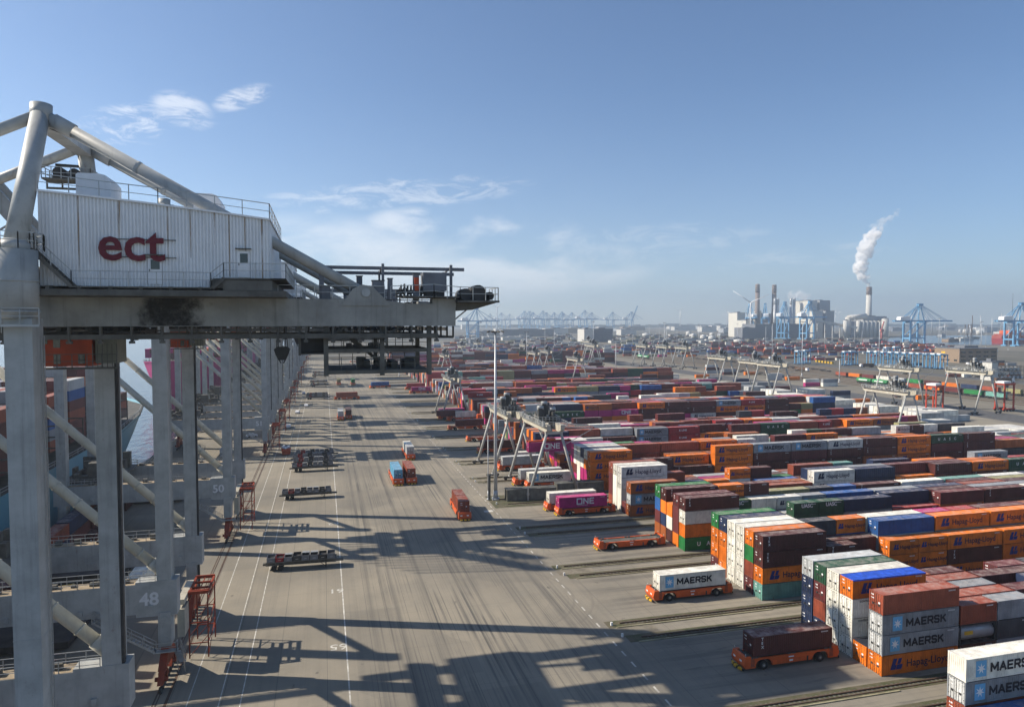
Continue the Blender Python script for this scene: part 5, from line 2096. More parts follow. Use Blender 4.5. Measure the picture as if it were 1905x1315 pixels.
    m.build('lattice_arm', GALV, r)
    return r


GANTRY = paint('pale_gantry_paint', (0.42, 0.42, 0.395), .5, var=.12, streak=.2, rust=.2)
PG = gantry('near cream gantry holding up a magenta container beside the tall mast')
PG.location = (58.5, 178.2, 0)
index_children()


def spreader(x, y, z, label):
    r = thing('spreader', label, 'spreader', (x, y, z))
    m = MB()
    m.box(-6.1, 6.1, -.5, .5, 0, .3)
    for s in (-1, 1):
        m.box(s * 6.1, s * 5.8, -1.2, 1.2, -.05, .3)
    m.box(-1.6, 1.6, -1.0, 1.0, .3, .75)
    m.build('spreader_frame', ORANGE_D, r)
    m = MB()
    for a in (-1.2, 1.2):
        for b in (-.8, .8):
            m.cyl((a, b, .7), (a, b, 18.6 - z), .05, 5)
    m.build('hoist_rope', DARK, r)


spreader(59.2, 184.6, 13.45, 'orange spreader gripping the magenta container under the near gantry')
container((59.2, 184.6, 10.75), 'mg', 12.19, 2.66, 2, letters='one', label='magenta container hanging in the air under the near gantry', group='containers riding on vehicles')
GSPOTS = [(5, 54.5, 'cream gantry right behind the near one by the tall mast'), (10, 60.5, 'cream gantry at the quay end, left of the tall mast'), (16, 181, 'gantry on pale legs left of the thin mast in the middle'),
          (24, 276, 'left one of the distant pair of gantries in the middle'), (25, 284, 'right one of the distant pair of gantries in the middle'), (23, 322, 'leftmost tall leg gantry at the rail yard edge'), (22, 332, 'second tall leg gantry at the rail yard edge'),
          (21, 340, 'third tall leg gantry at the rail yard edge'), (12, 262, 'left gantry of the pair over the landward stack ends'), (11, 258, 'right gantry of the pair over the landward stack ends'), (14, 270, 'gantry half hidden behind the landward pair'), (6, 222, 'gantry low over the stacks on the right with cream beam'),
          (8, 319, 'big gantry at the right with its trolley over the truck lanes'), (9, 300, 'big gantry left of the rightmost one over the truck lanes'), (19, 96, 'far hazy gantry left of the thin masts'), (20, 180, 'far hazy gantry behind the dark stack wall'), (21, 200, 'far hazy gantry next to another over the stacks'),
          (27, 150, 'far pale gantry above the dark stack wall, left'), (28, 230, 'far pale gantry above the dark stack wall, right'), (26, 60, 'far pale gantry near the hook cage'), (30, 330, 'far pale gantry by the rail yard'), (31, 190, 'small pale gantry far behind the stacks')]
for (k, x, lab) in GSPOTS:
    o = dup(PG, (x, BLK0 + PITCH_Y * k - 2.3, 0), 0, lab)
    if x > 240:
        o.scale = (1.12, 1.0, 1.14)

# ------------------------------------------------------------------ light masts
def mast(p, h, label, r0=.42, top=True):
    r = thing('light_mast', label, 'light mast', (p.x, p.y, 0), 0, 'tall light masts')
    m = MB()
    m.cyl((0, 0, 0), (0, 0, h), r0, 14, 0, r0 * .45)
    m.cyl((0, 0, 0), (0, 0, .5), r0 * 2.1, 14)
    m.cyl((0, 0, .5), (0, 0, 2.4), r0 * 1.35, 14, 0, r0 * 1.05)
    m.build('pole', GALVM, r)
    if top:
        m = MB()
        m.cyl((0, 0, h - .5), (0, 0, h - .3), 1.1, 12)
        for k in range(8):
            a = k * math.pi / 4 + .2
            m.bar((0, 0, h - .2), (1.9 * math.cos(a), 1.9 * math.sin(a), h - .2), .1)
        m.build('lamp_ring', DARK, r)
        for k in range(8):
            a = k * math.pi / 4 + .2
            m = MB()
            m.box(-.35, .35, -.25, .25, -.2, .15)
            o = m.build('lamp', GRIM, r, (1.95 * math.cos(a), 1.95 * math.sin(a), h - .2))
            o.rotation_euler = (0, R(18), a)
    return r


GALVM = paint('galvanised_mast', (0.52, 0.54, 0.55), .4, metal=.15, var=.06, streak=.1)
p = G(922, 929)
mast(p, HZ(615, 184), 'tall pale light mast standing on the grass patch by the grey hut', .5)
p = G(908, 930)
m0 = mast(p, 17.2, 'thin camera pole just left of the tall mast', .16, False)
m = MB()
m.box(-.2, .2, -.5, .2, 17.0, 17.4)
m.box(.1, .6, -.3, .3, .2, 6.5)
m.build('camera_head', GRIM, m0)
for (u, dist, vt, lab) in ((1146, 560, 632, 'thin mast in the middle between the yard gantries'), (980, 640, 617, 'thin mast right of the tall mast'), (1493, 600, 598, 'mast at the edge of the rail yard near the middle right'), (1636, 700, 596, 'mast before the chimney block on the right'),
                           (1437, 800, 600, 'hazy mast left of the rail yard'), (1104, 1100, 598, 'hazy mast in the distance under the far cranes'), (1236, 1000, 600, 'hazy mast above the rail yard start'), (1031, 1150, 612, 'hazy thin mast far behind the stacks'),
                           (742, 600, 668, 'pole below the maintenance cage'), (1563, 540, 665, 'short lamp post on the rail yard'), (1747, 1300, 592, 'hazy mast behind the blue crane'), (1826, 1050, 598, 'mast near the right edge behind the tanks'), (1300, 1200, 603, 'hazy mast over the distant sheds'), (1339, 1350, 605, 'hazy thin mast over the distant tanks'),
                           (897, 1000, 620, 'hazy mast beyond the crane end platform'), (1590, 1500, 590, 'hazy mast by the water on the right'), (1208, 1500, 604, 'faint mast left of the distant sheds'), (1380, 1600, 598, 'faint mast before the power station')):
    pp = AT(u, dist)
    mast(pp, HZ(vt, dist), lab, .40 if dist < 900 else .55)


# hatch covers lifted off the ships, piled on the quay below the cranes
HATCH = paint('hatch_cover_steel', (0.07, 0.06, 0.055), .7, var=.3, rust=.5)
proto = None
for i, (x, y, z, lab) in enumerate(((-41.5, 143, 0, 'dark hatch cover at the bottom of the nearer pile on the quay'), (-41.2, 143.4, 1.1, 'dark hatch cover on top of the nearer pile on the quay'), (-42, 203, 0, 'dark hatch cover at the bottom of the middle pile on the quay'),
                                    (-41.6, 203.3, 1.1, 'dark hatch cover second in the middle pile on the quay'), (-41.9, 203, 2.2, 'dark hatch cover on top of the middle pile on the quay'), (-41.5, 232, 0, 'dark hatch cover lying alone farther along the quay'), (-41.5, 118, 0, 'dark hatch cover lying between the legs of the second crane'))):
    if proto is None:
        proto = thing('hatch_cover', lab, 'hatch cover', (x, y, z + .25), 0, 'hatch covers piled on the quay')
        m = MB()
        m.box(-6.5, 6.5, -7, 7, 0, .12)
        for k in range(9):
            m.box(-6.4 + k * 1.56, -6.2 + k * 1.56, -6.9, 6.9, .12, .72)
        for s in (-1, 1):
            m.box(-6.5, 6.5, s * 7 - .15 * s, s * 7, 0, .9)
        m.build('cover_panel', HATCH, proto)
        m = MB()
        m.box(-6.45, 6.45, -6.8, 6.8, .74, .82)
        m.build('top_plate', HATCH, proto)
        index_children()
    else:
        dup(proto, (x, y, z + .25), R((i % 3) - 1), lab)
for (x, y, c, lab) in ((-30.5, 133.5, 'wh', 'white container with a long body parked between crane legs'), (-29.5, 224, 'wh', 'white container on the quay under crane braces'), (-33.0, 262, 'lg', 'light grey container on the quay beyond the third crane'), (-46.5, 166, 'ma', 'dark maroon container on the quay edge by the blue hull')):
    container((x, y, .35 if c != 'wh' else 1.3), c, 12.19, 2.66, 2, label=lab, rz=R(90), group='containers standing on the quay')
    if c == 'wh':
        r = thing('tractor_trailer', 'red yard trailer under a white container between crane legs' if y < 200 else 'red yard trailer under a white container beyond the hatch covers', 'trailer', (x, y, 0), R(90), 'yard trailers')
        m = MB()
        m.box(-6.4, 6.6, -1.1, 1.1, .95, 1.28)
        m.build('trailer_bed', ORANGE_D, r)
        m = MB()
        for xx in (-5, -3.8, 4.8):
            for sy in (-1, 1):
                m.cyl((xx, sy * .8, .5), (xx, sy * 1.15, .5), .5, 10)
        m.build('wheel', BLACK, r)

q_ = 0
for i, y in enumerate((131, 144, 157, 170, 183, 196, 209)):
    for t in range(3 if i % 3 else 2):
        c = ('br', 'ma', 'ch', 'nv', 'ru', 'br', 'ma', 'nv')[q_ % 8]
        q_ += 1
        container((-48.2 + .2 * (i % 2), y, t * TIER), c, 12.19, 2.64, 1, label=f'{PAL[c][1]} container, {ORD[t]} tier of {ORD[i]} pile along the shaded quay edge', rz=R(90), group='containers standing on the quay')

rm = random.Random(17)
for k in range(34):
    u, d = rm.uniform(860, 1880), rm.uniform(950, 2300)
    mast(AT(u, d), rm.uniform(30, 44), 'faint thin mast in the haze of the far yard', .38)
# ------------------------------------------------------------------ ships
def ship(y0, y1, label, hullmat, x_q, depth, beam, stacks, dir_=1):
    """hull along the quay from stern y0 to bow y1"""
    r = thing('container_ship', label, 'container ship', (x_q - beam / 2, (y0 + y1) / 2, -3.6), R(180) if y1 < y0 else 0.0)
    flip = -1 if y1 < y0 else 1
    L = abs(y1 - y0)
    B = beam / 2
    st = [(-.5, .82, .55), (-.44, .97, .8), (-.3, 1, 1), (.2, 1, 1), (.32, 1.0, .86), (.40, .93, .55), (.46, .72, .25), (.50, .30, .02), (.515, .02, .0)]
    zs = [(0, 0), (.35, .35), (.7, .7), (1, 1)]
    m = MB()
    grid = []
    for (t, wd, ww) in st:
        col = []
        for (f, z) in zs:
            w = ww + (wd - ww) * f ** .7
            yy = t * L + (f * L * .018 if t > .45 else 0)
            col.append((B * w, yy, z * depth + (depth * .18 * max(0, (t - .3) / .2) * f)))
        grid.append(col)
    for a, b in zip(grid[:-1], grid[1:]):
        for k in range(len(zs) - 1):
            for s in (1, -1):
                f = [(s * a[k][0], a[k][1], a[k][2]), (s * b[k][0], b[k][1], b[k][2]), (s * b[k + 1][0], b[k + 1][1], b[k + 1][2]), (s * a[k + 1][0], a[k + 1][1], a[k + 1][2])]
                m.face(f if s > 0 else f[::-1], 0, True)
        m.face([(-a[-1][0], a[-1][1], a[-1][2] - .8), (a[-1][0], a[-1][1], a[-1][2] - .8), (b[-1][0], b[-1][1], b[-1][2] - .8), (-b[-1][0], b[-1][1], b[-1][2] - .8)], 1)
    a = grid[0]
    m.face([(-c[0], c[1], c[2]) for c in a] + [(c[0], c[1], c[2]) for c in a[::-1]])
    m.build('hull', [hullmat, GRIM], r)
    m = MB()
    for s in (-1, 1):
        for g0, g1 in zip(grid[:-2], grid[1:-1]):
            m.rail([(s * g0[-1][0] * .99, g0[-1][1], g0[-1][2]), (s * g1[-1][0] * .99, g1[-1][1], g1[-1][2])], 1.2, 4, .06)
    m.build('bulwark_rail', GALV, r)
    yb = -.18 * L if stacks != 'aft' else -.35 * L
    m = MB()
    m.box(-B * .95, B * .95, yb - 6, yb + 7, depth, depth + 30)
    for k in range(8):
        m.box(-B * .97, B * .97, yb - 6.1, yb + 7.1, depth + 3.4 * k + 2, depth + 3.4 * k + 2.3)
    m.box(-B * 1.1, B * 1.1, yb - 3, yb + 5, depth + 30, depth + 33)
    m.build('deckhouse', WHITE, r)
    m = MB()
    m.box(-4, 4, yb - 28, yb - 16, depth, depth + 30)
    m.build('funnel', hullmat, r)
    # lashing bridges between the bays
    y = -.46 * L
    rs = random.Random(int(L))
    bays = []
    while y < .40 * L:
        if abs(y - yb) > 16 and abs(y - yb + 22) > 12:
            bays.append(y)
            m = MB()
            for k in range(9):
                x = -B * .95 + k * B * 1.9 / 8
                m.bar((x, y - 6.7, depth), (x, y - 6.7, depth + 8), .25)
            for z in (2.8, 5.4, 8):
                m.bar((-B * .95, y - 6.7, depth + z), (B * .95, y - 6.7, depth + z), .3)
            m.build('lashing_bridge', GRIM, r)
        y += 14.2
    kk = ['br'] * 5 + ['ma'] * 6 + ['ru'] * 4 + ['gr'] * 4 + ['lg'] * 2 + ['nv'] * 3 + ['or'] * 2 + ['bl'] * 2
    if hullmat is MAGENTA_H:
        kk += ['mg'] * 14
    cx_, cy0, cz = r.location
    for y in bays:
        nx = int(beam * .92 / 2.5)
        hh = rs.choice((4, 5, 6, 6, 7)) if y < .3 * L else 3
        for k in range(nx):
            n = max(1, hh + rs.choice((-1, 0, 0, 0)))
            for t in range(n):
                if k < nx - 4 and t < n - 2:
                    continue
                STUFF.append((cx_ - beam * .46 + 2.5 * k + 1.2, cy0 + flip * y, cz + depth + 1.6 + t * 2.66, 12.19, 2.64, rs.choice(kk), 1.0))
    return r


MAGENTA_H = paint('magenta_hull', (0.42, 0.03, 0.17), .45, var=.06, scale=.05, streak=.12)
BLUE_H = paint('light_blue_hull', (0.14, 0.34, 0.42), .45, var=.06, scale=.05, streak=.15)
ship(-60, 300, 'container ship with light blue hull moored behind the near cranes', BLUE_H, -58.5, 17, 46, 'mid')
ship(790, 425, 'container ship with magenta hull moored farther along the quay', MAGENTA_H, -58.5, 24, 44, 'aft')
ship(840, 1180, 'distant container ship with dark hull beyond the magenta one', paint('dark_hull', (0.03, .04, .06), .5), -58.5, 18, 44, 'mid')

# ------------------------------------------------------------------ far side: more container yards
rf = random.Random(11)
FK = ['ma'] * 9 + ['ru'] * 7 + ['rd'] * 9 + ['br'] * 6 + ['or'] * 3 + ['wh'] * 4 + ['bl'] * 2 + ['nv'] * 4 + ['lg'] * 5


def yard_field(ux0, ux1, d0, d1, step, dens, keys, tmax, zsz=1.0):
    d = d0
    while d < d1:
        u = ux0
        while u < ux1:
            run = rf.randint(2, 7)
            tt = rf.randint(1, tmax)
            for _ in range(run):
                p = AT(u, d)
                if rf.random() < dens and (d > 900 or (p.x > 262 and not 300 < p.x < 333 and not 365 < p.x < 500)):
                    for t in range(max(1, tt - rf.randint(0, 1))):
                        STUFF.append((p.x, p.y, t * 2.66, 12.19, 2.64, rf.choice(keys), 0.0))
                u += 12.9 * FPX / d * math.cos(YAW)
            u += rf.choice((0, .5, 2)) * 12 * FPX / d
        d += step * rf.uniform(.8, 1.3)


yard_field(1330, 1700, 990, 1420, 26, .85, FK, 3)
yard_field(1690, 1760, 1010, 1330, 30, .8, FK, 2)
yard_field(1330, 1560, 850, 990, 30, .45, FK, 2)
yard_field(800, 1290, 930, 1350, 36, .5, ['br', 'ma', 'mg', 'ru', 'gr', 'lg', 'wh', 'nv', 'bl', 'or'], 3)
yard_field(1100, 1420, 900, 1250, 45, .25, ['wh', 'lg', 'ru', 'or', 'gr', 'kh'], 2)
yard_field(1720, 1905, 470, 640, 40, .35, ['or', 'ru', 'wh', 'lg', 'br'], 1)

yard_field(850, 1350, 1350, 2300, 60, .35, ['nv', 'ch', 'br', 'lg', 'wh', 'gr', 'ma', 'kh'], 3)
yard_field(1150, 1420, 950, 1400, 34, .4, ['ch', 'br', 'lg', 'wh', 'gr', 'ru', 'nv'], 2)
yard_field(1640, 1905, 620, 780, 40, .3, ['ch', 'br', 'lg', 'wh', 'gr', 'or', 'nv'], 2)
yard_field(1350, 1600, 1450, 1800, 50, .4, ['ch', 'br', 'ma', 'wh', 'gr', 'ru', 'nv'], 2)

# ------------------------------------------------------------------ rail wagons behind the stacks
WAG_G = 'railway wagons in the yard'


def wagon_chassis(r, L=14.0):
    m = MB()
    m.box(-L / 2, L / 2, -.4, .4, .95, 1.2)
    for s in (-1, 1):
        m.box(-L / 2, L / 2, s * 1.2 - .1, s * 1.2 + .1, .95, 1.2)
    for x in (-L / 2 + .3, L / 2 - .3):
        m.box(x - .2, x + .2, -1.3, 1.3, .9, 1.25)
    m.build('wagon_frame', DARK, r)
    for x in (-L / 2 + 2, L / 2 - 2):
        m = MB()
        for d in (-.9, .9):
            for s in (-.75, .75):
                m.cyl((x + d, s - .07, .48), (x + d, s + .07, .48), .46, 10)
        m.box(x - 1.4, x + 1.4, -.9, .9, .45, .75)
        m.build('wheel_set', BLACK, r)


def tank_wagon(label):
    r = thing('tank_wagon', label, 'railway wagon', (0, 0, 0), R(90), WAG_G)
    wagon_chassis(r)
    m = MB()
    m.cyl((-6.6, 0, 2.75), (6.6, 0, 2.75), 1.5, 14)
    m.cyl((6.6, 0, 2.75), (6.95, 0, 2.75), 1.5, 14, 0, .9)
    m.cyl((-6.95, 0, 2.75), (-6.6, 0, 2.75), .9, 14, 0, 1.5)
    m.cyl((0, 0, 4.1), (0, 0, 4.6), .45, 10)
    m.build('tank', paint('green_tank', (0.06, 0.30, 0.11), .45), r)
    m = MB()
    for s in (-1, 1):
        m.box(-4.2, 4.2, s * 1.52 - .03, s * 1.52 + .03, 2.5, 3.2)
    m.build('stripe', LETW, r)
    return r


TW = tank_wagon('green tank wagon at the head of the train in the rail yard')
TW.location = G(1608, 714)
TW.location.z = .2
index_children()
o = dup(TW, G(1635, 719), None, 'second green tank wagon, next to the yellow wagon')
TX = TW.location.x
o.location = (TX, TW.location.y - 15.5, .2)
o = dup(TW, (TX - 3, 820, .2), None, 'far green tank wagon left of the tall leg gantries')
o = dup(TW, (TX - 3, 804, .2), None, 'far green tank wagon right beside another one')


def flat_wagon(x, y, colour, let, label, n=1):
    r = thing('flat_wagon', 'wagon under ' + label, 'railway wagon', (x, y, .2), R(90), WAG_G)
    wagon_chassis(r)
    if colour:
        container((x, y, 1.42), colour, 12.19, 2.66, 1, letters=let, label=label, rz=R(-90), group='containers standing on railway wagons')
    return r


yy = TW.location.y - 31
for c, let, lab in (('kh', None, 'yellowish container on a wagon behind the gantry legs'), ('ru', None, 'rust container on a wagon between the gantry legs'), ('or', None, 'orange container on a wagon between the big gantry legs'), ('ma', None, 'maroon container on a wagon right of the orange one'),
                    ('gn', None, 'green container on a wagon between the big gantry legs'), ('te', None, 'pale green container on the last wagon to the right')):
    flat_wagon(TX, yy, c, let, lab)
    yy -= 15.2
WF = thing('empty_wagon', 'empty flat wagon on a siding of the rail yard', 'railway wagon', (TX + 60, 560, .2), R(90), WAG_G)
wagon_chassis(WF)
index_children()
for k in range(26):
    dup(WF, (TX + (56 if k % 2 else 66), 575 + (k // 2) * 15.5 + (k % 2) * 30, .2), R(90), 'empty flat wagon standing in a long dark row on the rail yard')
WF['label'] = 'empty flat wagon standing in a long dark row on the rail yard'
for k in range(10):
    dup(WF, (TX - 12 - (k % 3) * 5, 470 + k * 13, .2), R(90), 'empty flat wagon on the near sidings left of the green tanks')

yy = TW.location.y + 60
for i, c in enumerate(('ru', 'or', 'ma', 'wh', 'lg', 'gn', 'br', 'or', 'nv', 'ru', 'kh', 'ma', 'or', 'wh')):
    flat_wagon(TX + 30, yy - i * 15.2, c, None, PAL[c][1] + ' container, ' + ORD[i] + ' on the middle train from its far end')

# ------------------------------------------------------------------ vehicles of the yard
def straddle(label):
    r = thing('straddle_carrier', label, 'straddle carrier', (0, 0, 0), 0, 'blue straddle carriers parked in rows')
    m = MB()
    for s in (-1, 1):
        for x in (-3.6, 3.6):
            m.box(x - .35, x + .35, s * 2.3 - .3, s * 2.3 + .3, 1.4, 14)
        m.box(-4.6, 4.6, s * 2.3 - .4, s * 2.3 + .4, .9, 1.6)
        m.box(-4.4, 4.4, s * 2.3 - .3, s * 2.3 + .3, 13.4, 14.4)
    for x in (-3.6, 3.6):
        m.box(x - .3, x + .3, -2.3, 2.3, 13.5, 14.3)
    m.build('frame', BLUE_C, r)
    m = MB()
    m.box(-4.2, 1.5, -2.2, 2.2, 14.4, 15.4)
    m.build('engine_deck', WHITE, r)
    m = MB()
    m.box(3.2, 4.9, 1.2, 2.9, 11.6, 13.4)
    m.build('driver_cab', SLATE, r)
    m = MB()
    for s in (-1, 1):
        for x in (-3.6, -1.2, 1.2, 3.6):
            m.cyl((x, s * 2.3 - .25, .7), (x, s * 2.3 + .25, .7), .7, 10)
    m.build('wheel', BLACK, r)
    m = MB()
    m.box(-3, 3, -1.2, 1.2, 9.2, 9.8)
    for x in (-2, 2):
        m.bar((x, 0, 9.8), (x, 0, 13.5), .15)
    m.build('spreader', SLATE, r)
    return r


SC_ = straddle('blue straddle carrier, leftmost of the long row before the brown building')
first = True
index_children()
spots = [(1622 + k * 13.2, 745 - k * 6, f'blue straddle carrier, {ORD[k]} from the left in the long row') for k in range(11)]
spots += [(1576, 740, 'blue straddle carrier standing alone left of the row'), (1588, 752, 'blue straddle carrier just left of the long row'), (1487, 760, 'far left blue straddle carrier by the blue container'), (1500, 775, 'blue straddle carrier between two small groups'), (1652, 860, 'blue straddle carrier standing behind the row'), (1668, 870, 'blue straddle carrier behind the row, to the right')]
for (u, d, lab) in spots:
    p = AT(u, d)
    if first:
        SC_.location = p
        SC_['label'] = lab
        first = False
    else:
        dup(SC_, p, R(rf.uniform(-12, 12)), lab)
RED = paint('red_machine_paint', (0.42, .05, .025), .5)
p = G(1868, 764)
o = dup(SC_, p, R(8), 'red straddle carrier at the right edge beside an orange container', 'red straddle carriers')
for c in o.children:
    if c.name.startswith('frame'):
        me = c.data.copy()
        me.materials[0] = RED
        c.data = me
o2 = dup(o, G(1738, 770), R(20), 'red straddle carrier between the legs of the big gantry', 'red straddle carriers')
index_children()
o2 = dup(o, AT(1742, 330), R(20), 'red straddle carrier between the legs of the big gantry', 'red straddle carriers') if False else o2
for c in o.children:
    if not any(k.name.split('.')[0] == c.name.split('.')[0] for k in o2.children):
        d = c.copy()
        COL.objects.link(d)
        d.parent = o2


def truck(label, body_col):
    r = thing('truck', label, 'truck', (0, 0, 0), 0, 'trucks in the yard')
    m = MB()
    m.prism([(-8.6, .8), (-6.2, .8), (-6.2, 3.2), (-8.0, 3.2), (-8.6, 2.0)], 'y', -1.2, 1.2)
    c = m.build('cab', LETW, r)
    m = MB()
    m.prism([(-8.42, 2.1), (-8.05, 2.95), (-8.09, 2.97), (-8.47, 2.1)], 'y', -1.05, 1.05)
    m.box(-7.6, -6.8, -1.22, -1.19, 2.1, 2.9)
    m.build('windscreen', GLASS, c)
    m = MB()
    m.box(-8.4, 6.3, -.5, .5, .75, 1.1)
    m.build('chassis', DARK, r)
    m = MB()
    for x in (-7.6, -4.6, 3.2, 4.4, 5.6):
        for s in (-1, 1):
            m.cyl((x, s * .85, .5), (x, s * 1.2, .5), .5, 10)
    m.build('wheel', BLACK, r)
    if body_col:
        m = MB()
        m.box(-5.8, 6.3, -1.22, 1.22, 1.12, 3.75)
        for k in range(16):
            m.box(-5.7 + k * .76, -5.4 + k * .76, -1.25, 1.25, 1.2, 3.65)
        m.build('container_load', body_col, r)
    return r


t = truck('truck with white cab and brown load behind the yellow stack at the rail yard', paint('brown_load', (.12, .07, .04), .6))
t.location = G(1614, 683)
t.rotation_euler = (0, 0, R(-4))
index_children()
for (u, v, a, lab) in ((1866, 712, 170, 'truck with white cab turning at the right edge'), (1748, 772, 60, 'truck waiting under the big gantry'), (1490, 690, 100, 'truck on the service road left of the short lamp post'), (1425, 668, 95, 'truck on the far service road')):
    dup(t, G(u, v), R(a), lab)

for k in range(6):
    r = thing('yellow_bin', 'yellow bin in the row left of the straddle carriers', 'bin', G(1520 + k * 5.6, 673.5 + k * .7), R(rf.uniform(-5, 5)), 'yellow bins in a row')
    m = MB()
    m.prism([(-1.2, .1), (1.2, .1), (1.4, 2.4), (-1.4, 2.4)], 'y', -1.2, 1.2)
    m.build('bin_body', YELLOW, r)
    m = MB()
    m.box(-1.5, 1.5, -1.3, 1.3, 2.4, 2.6)
    m.build('rim', GRIM, r)


def car(label, col, loc, a):
    r = thing('parked_car', label, 'car', loc, a, 'cars parked beside the tanks')
    m = MB()
    m.prism([(-2.1, .35), (2.1, .35), (2.1, .9), (1.2, 1.0), (.7, 1.5), (-1.2, 1.5), (-1.9, 1.0), (-2.1, .95)], 'y', -.85, .85)
    m.build('body', col, r)
    m = MB()
    for x in (-1.3, 1.3):
        for s in (-1, 1):
            m.cyl((x, s * .7, .33), (x, s * .9, .33), .33, 8)
    m.build('wheel', BLACK, r)
    return r


c0 = car('small white or grey car parked in the row right of the brown building', LETW, G(1800, 678), R(70))
index_children()
for k in range(16):
    dup(c0, G(1800 + k * 1.9 + (k % 2) * 8, 676.5 + (k % 3) * 1.6), R(70), None)

for i, (x, y, a, lab) in enumerate(((-15, 322, 90, 'small service car by the fourth crane leg'), (-13, 372, 85, 'small far service car by the crane legs'),
                                    (-9.5, 400, 95, 'small far service car left of the white lines'), (-12.5, 470, 90, 'tiny far service car by the crane legs'), (-30, 236, 10, 'white car parked below the third crane portal'), (-28, 300, 20, 'white car parked below the fourth crane portal'))):
    dup(c0, (x, y, 0), R(a), lab, 'service cars on the quay')
yard_field(1560, 1905, 330, 470, 34, .12, ['wh', 'lg', 'br', 'or', 'ru'], 1)
yard_field(1250, 1620, 420, 620, 26, .5, ['wh', 'lg', 'gr', 'nv', 'br', 'ma', 'mg', 'or'], 2)
yard_field(1300, 1500, 560, 820, 40, .4, ['wh', 'lg', 'gr', 'nv', 'br', 'or'], 2)

# ------------------------------------------------------------------ buildings and tanks of the far side
BG = 'low buildings along the horizon'


def building(name, label, u, d, w, dp, h, wall, roofm=SLATE, win=True, cat='building', group=None, zb=0.0):
    p = AT(u, d)
    r = thing(name, label, cat, (p.x, p.y, zb), R(rf.uniform(-2, 2)), group)
    m = MB()
    m.box(-w / 2, w / 2, -dp / 2, dp / 2, 0, h)
    m.build('wall', wall, r)
    m = MB()
    m.box(-w / 2 - .4, w / 2 + .4, -dp / 2 - .4, dp / 2 + .4, h, h + .8)
    m.box(-w / 6, w / 5, -dp / 5, dp / 5, h + .8, h + 3)
    m.build('roof', roofm, r)
    if win:
        m = MB()
        n = max(2, int(w / 9))
        for fl in range(max(1, int(h / 5))):
            for k in range(n):
                x = -w / 2 + (k + .5) * w / n
                m.box(x - w / n * .3, x + w / n * .3, -dp / 2 - .06, -dp / 2 + .1, 1.6 + fl * 4.6, 3.4 + fl * 4.6)
        for k in range(max(1, int(dp / 10))):
            y = -dp / 2 + 5 + k * 10
            m.box(-w / 2 - .06, -w / 2 + .1, y - 2, y + 2, 1.6, 3.6)
        m.build('window', GLASS, r)
    return r


b = building('office_building', 'brown brick office block with a yellow sign right of the straddle carriers', 1797, 815, 52, 34, 15.5, TAN, SLATE, True)
m = MB()
m.box(-26.1, -26.0, 2, 7.5, 6.5, 12)
m.build('sign', YELLOW, b)
building('storage_block', 'grey block with a row of small tanks at the right', 1842, 560, 6, 10, 14, PALE, SLATE, False)
MT = None
for k in range(7):
    p = AT(1858 + k * 7.5, 570 + k)
    r = thing('white_tank', 'small white tank in the row at the right edge', 'tank', (p.x, p.y, 0), 0, 'small white tanks')
    m = MB()
    for j in range(3):
        m.cyl((0, j * 1.5, 1 + j * 3.4), (0, j * 1.5 + 3, 1 + j * 3.4), 1.25, 12)
    m.build('tank_shell', LETW, r)
    m = MB()
    for z in (2.6, 6.2, 9.6):
        m.box(-1.6, 1.6, -.6, 6, z, z + .3)
    for x in (-1.5, 1.5):
        m.box(x - .1, x + .1, -.6, -.4, 0, 11)
    m.build('rack', DARK, r)

PLANT = paint('pale_plant_cladding', (.58, .56, .50), .7, var=.06, scale=.05)
PLANTG = paint('grey_plant_cladding', (.33, .35, .37), .7, var=.06, scale=.05)


def at_px(u, v0, v1, d):
    p = AT(u, d)
    return p, HZ(v1, d), HZ(v0, d)


def px_building(name, label, u0, u1, v_top, d, wall, depth=40, base=0.0, group=None, cat='building', side=None):
    w = (u1 - u0) / FPX * d
    h = HZ(v_top, d)
    r = building(name, label, (u0 + u1) / 2, d, w, depth, h, wall, SLATE, False, cat, group)
    return r


D = 2150.0
# power station: boiler houses, chimneys
px_building('boiler_house', 'tall pale boiler house of the power station, right of the thin chimneys', 1488, 1508, 560, D, PLANT, 60)
px_building('boiler_house', 'grey half of the tall boiler house at the power station', 1509, 1532, 560, D + 10, PLANTG, 60)
px_building('turbine_hall', 'pale lower hall in front of the tall boiler house', 1498, 1519, 579, D - 80, PLANT, 60)
px_building('turbine_hall', 'grey lower hall right of the tall boiler house', 1520, 1539, 579, D - 70, PLANTG, 60)
px_building('boiler_house', 'white block at the left end of the power station', 1362, 1378, 582, D, PLANT, 50)
px_building('turbine_hall', 'pale low hall right of the white power station block', 1378, 1391, 596, D - 60, PLANT, 50)
px_building('boiler_house', 'grey block between the two dark chimneys', 1383, 1432, 584, D + 120, PLANTG, 60)
px_building('boiler_house', 'small pale tower on the grey block between the chimneys', 1400, 1411, 579, D + 60, PLANT, 30)
px_building('coal_hall', 'long dark hall at the foot of the power station', 1385, 1500, 603, D - 160, SLATE, 60)


def chimney(label, u, v_top, d, wpx, col, bands=True, base=0):
    p = AT(u, d)
    h = HZ(v_top, d)
    rr = wpx / 2 / FPX * d
    r = thing('chimney', label, 'chimney', (p.x, p.y, 0), 0, 'chimneys of the power station')
    m = MB()
    m.cyl((0, 0, 0), (0, 0, h * .84), rr * 1.25, 20, 0, rr * .98)
    m.build('shaft', col, r)
    m = MB()
    m.cyl((0, 0, h * .84), (0, 0, h), rr * 1.0, 20, 0, rr * .95)
    for k in range(4):
        m.cyl((0, 0, h * (.86 + k * .038)), (0, 0, h * (.868 + k * .038)), rr * 1.15, 20)
    m.build('crown', paint('brown_chimney_top', (.25, .19, .16), .8) if bands else col, r)
    return r, p, h


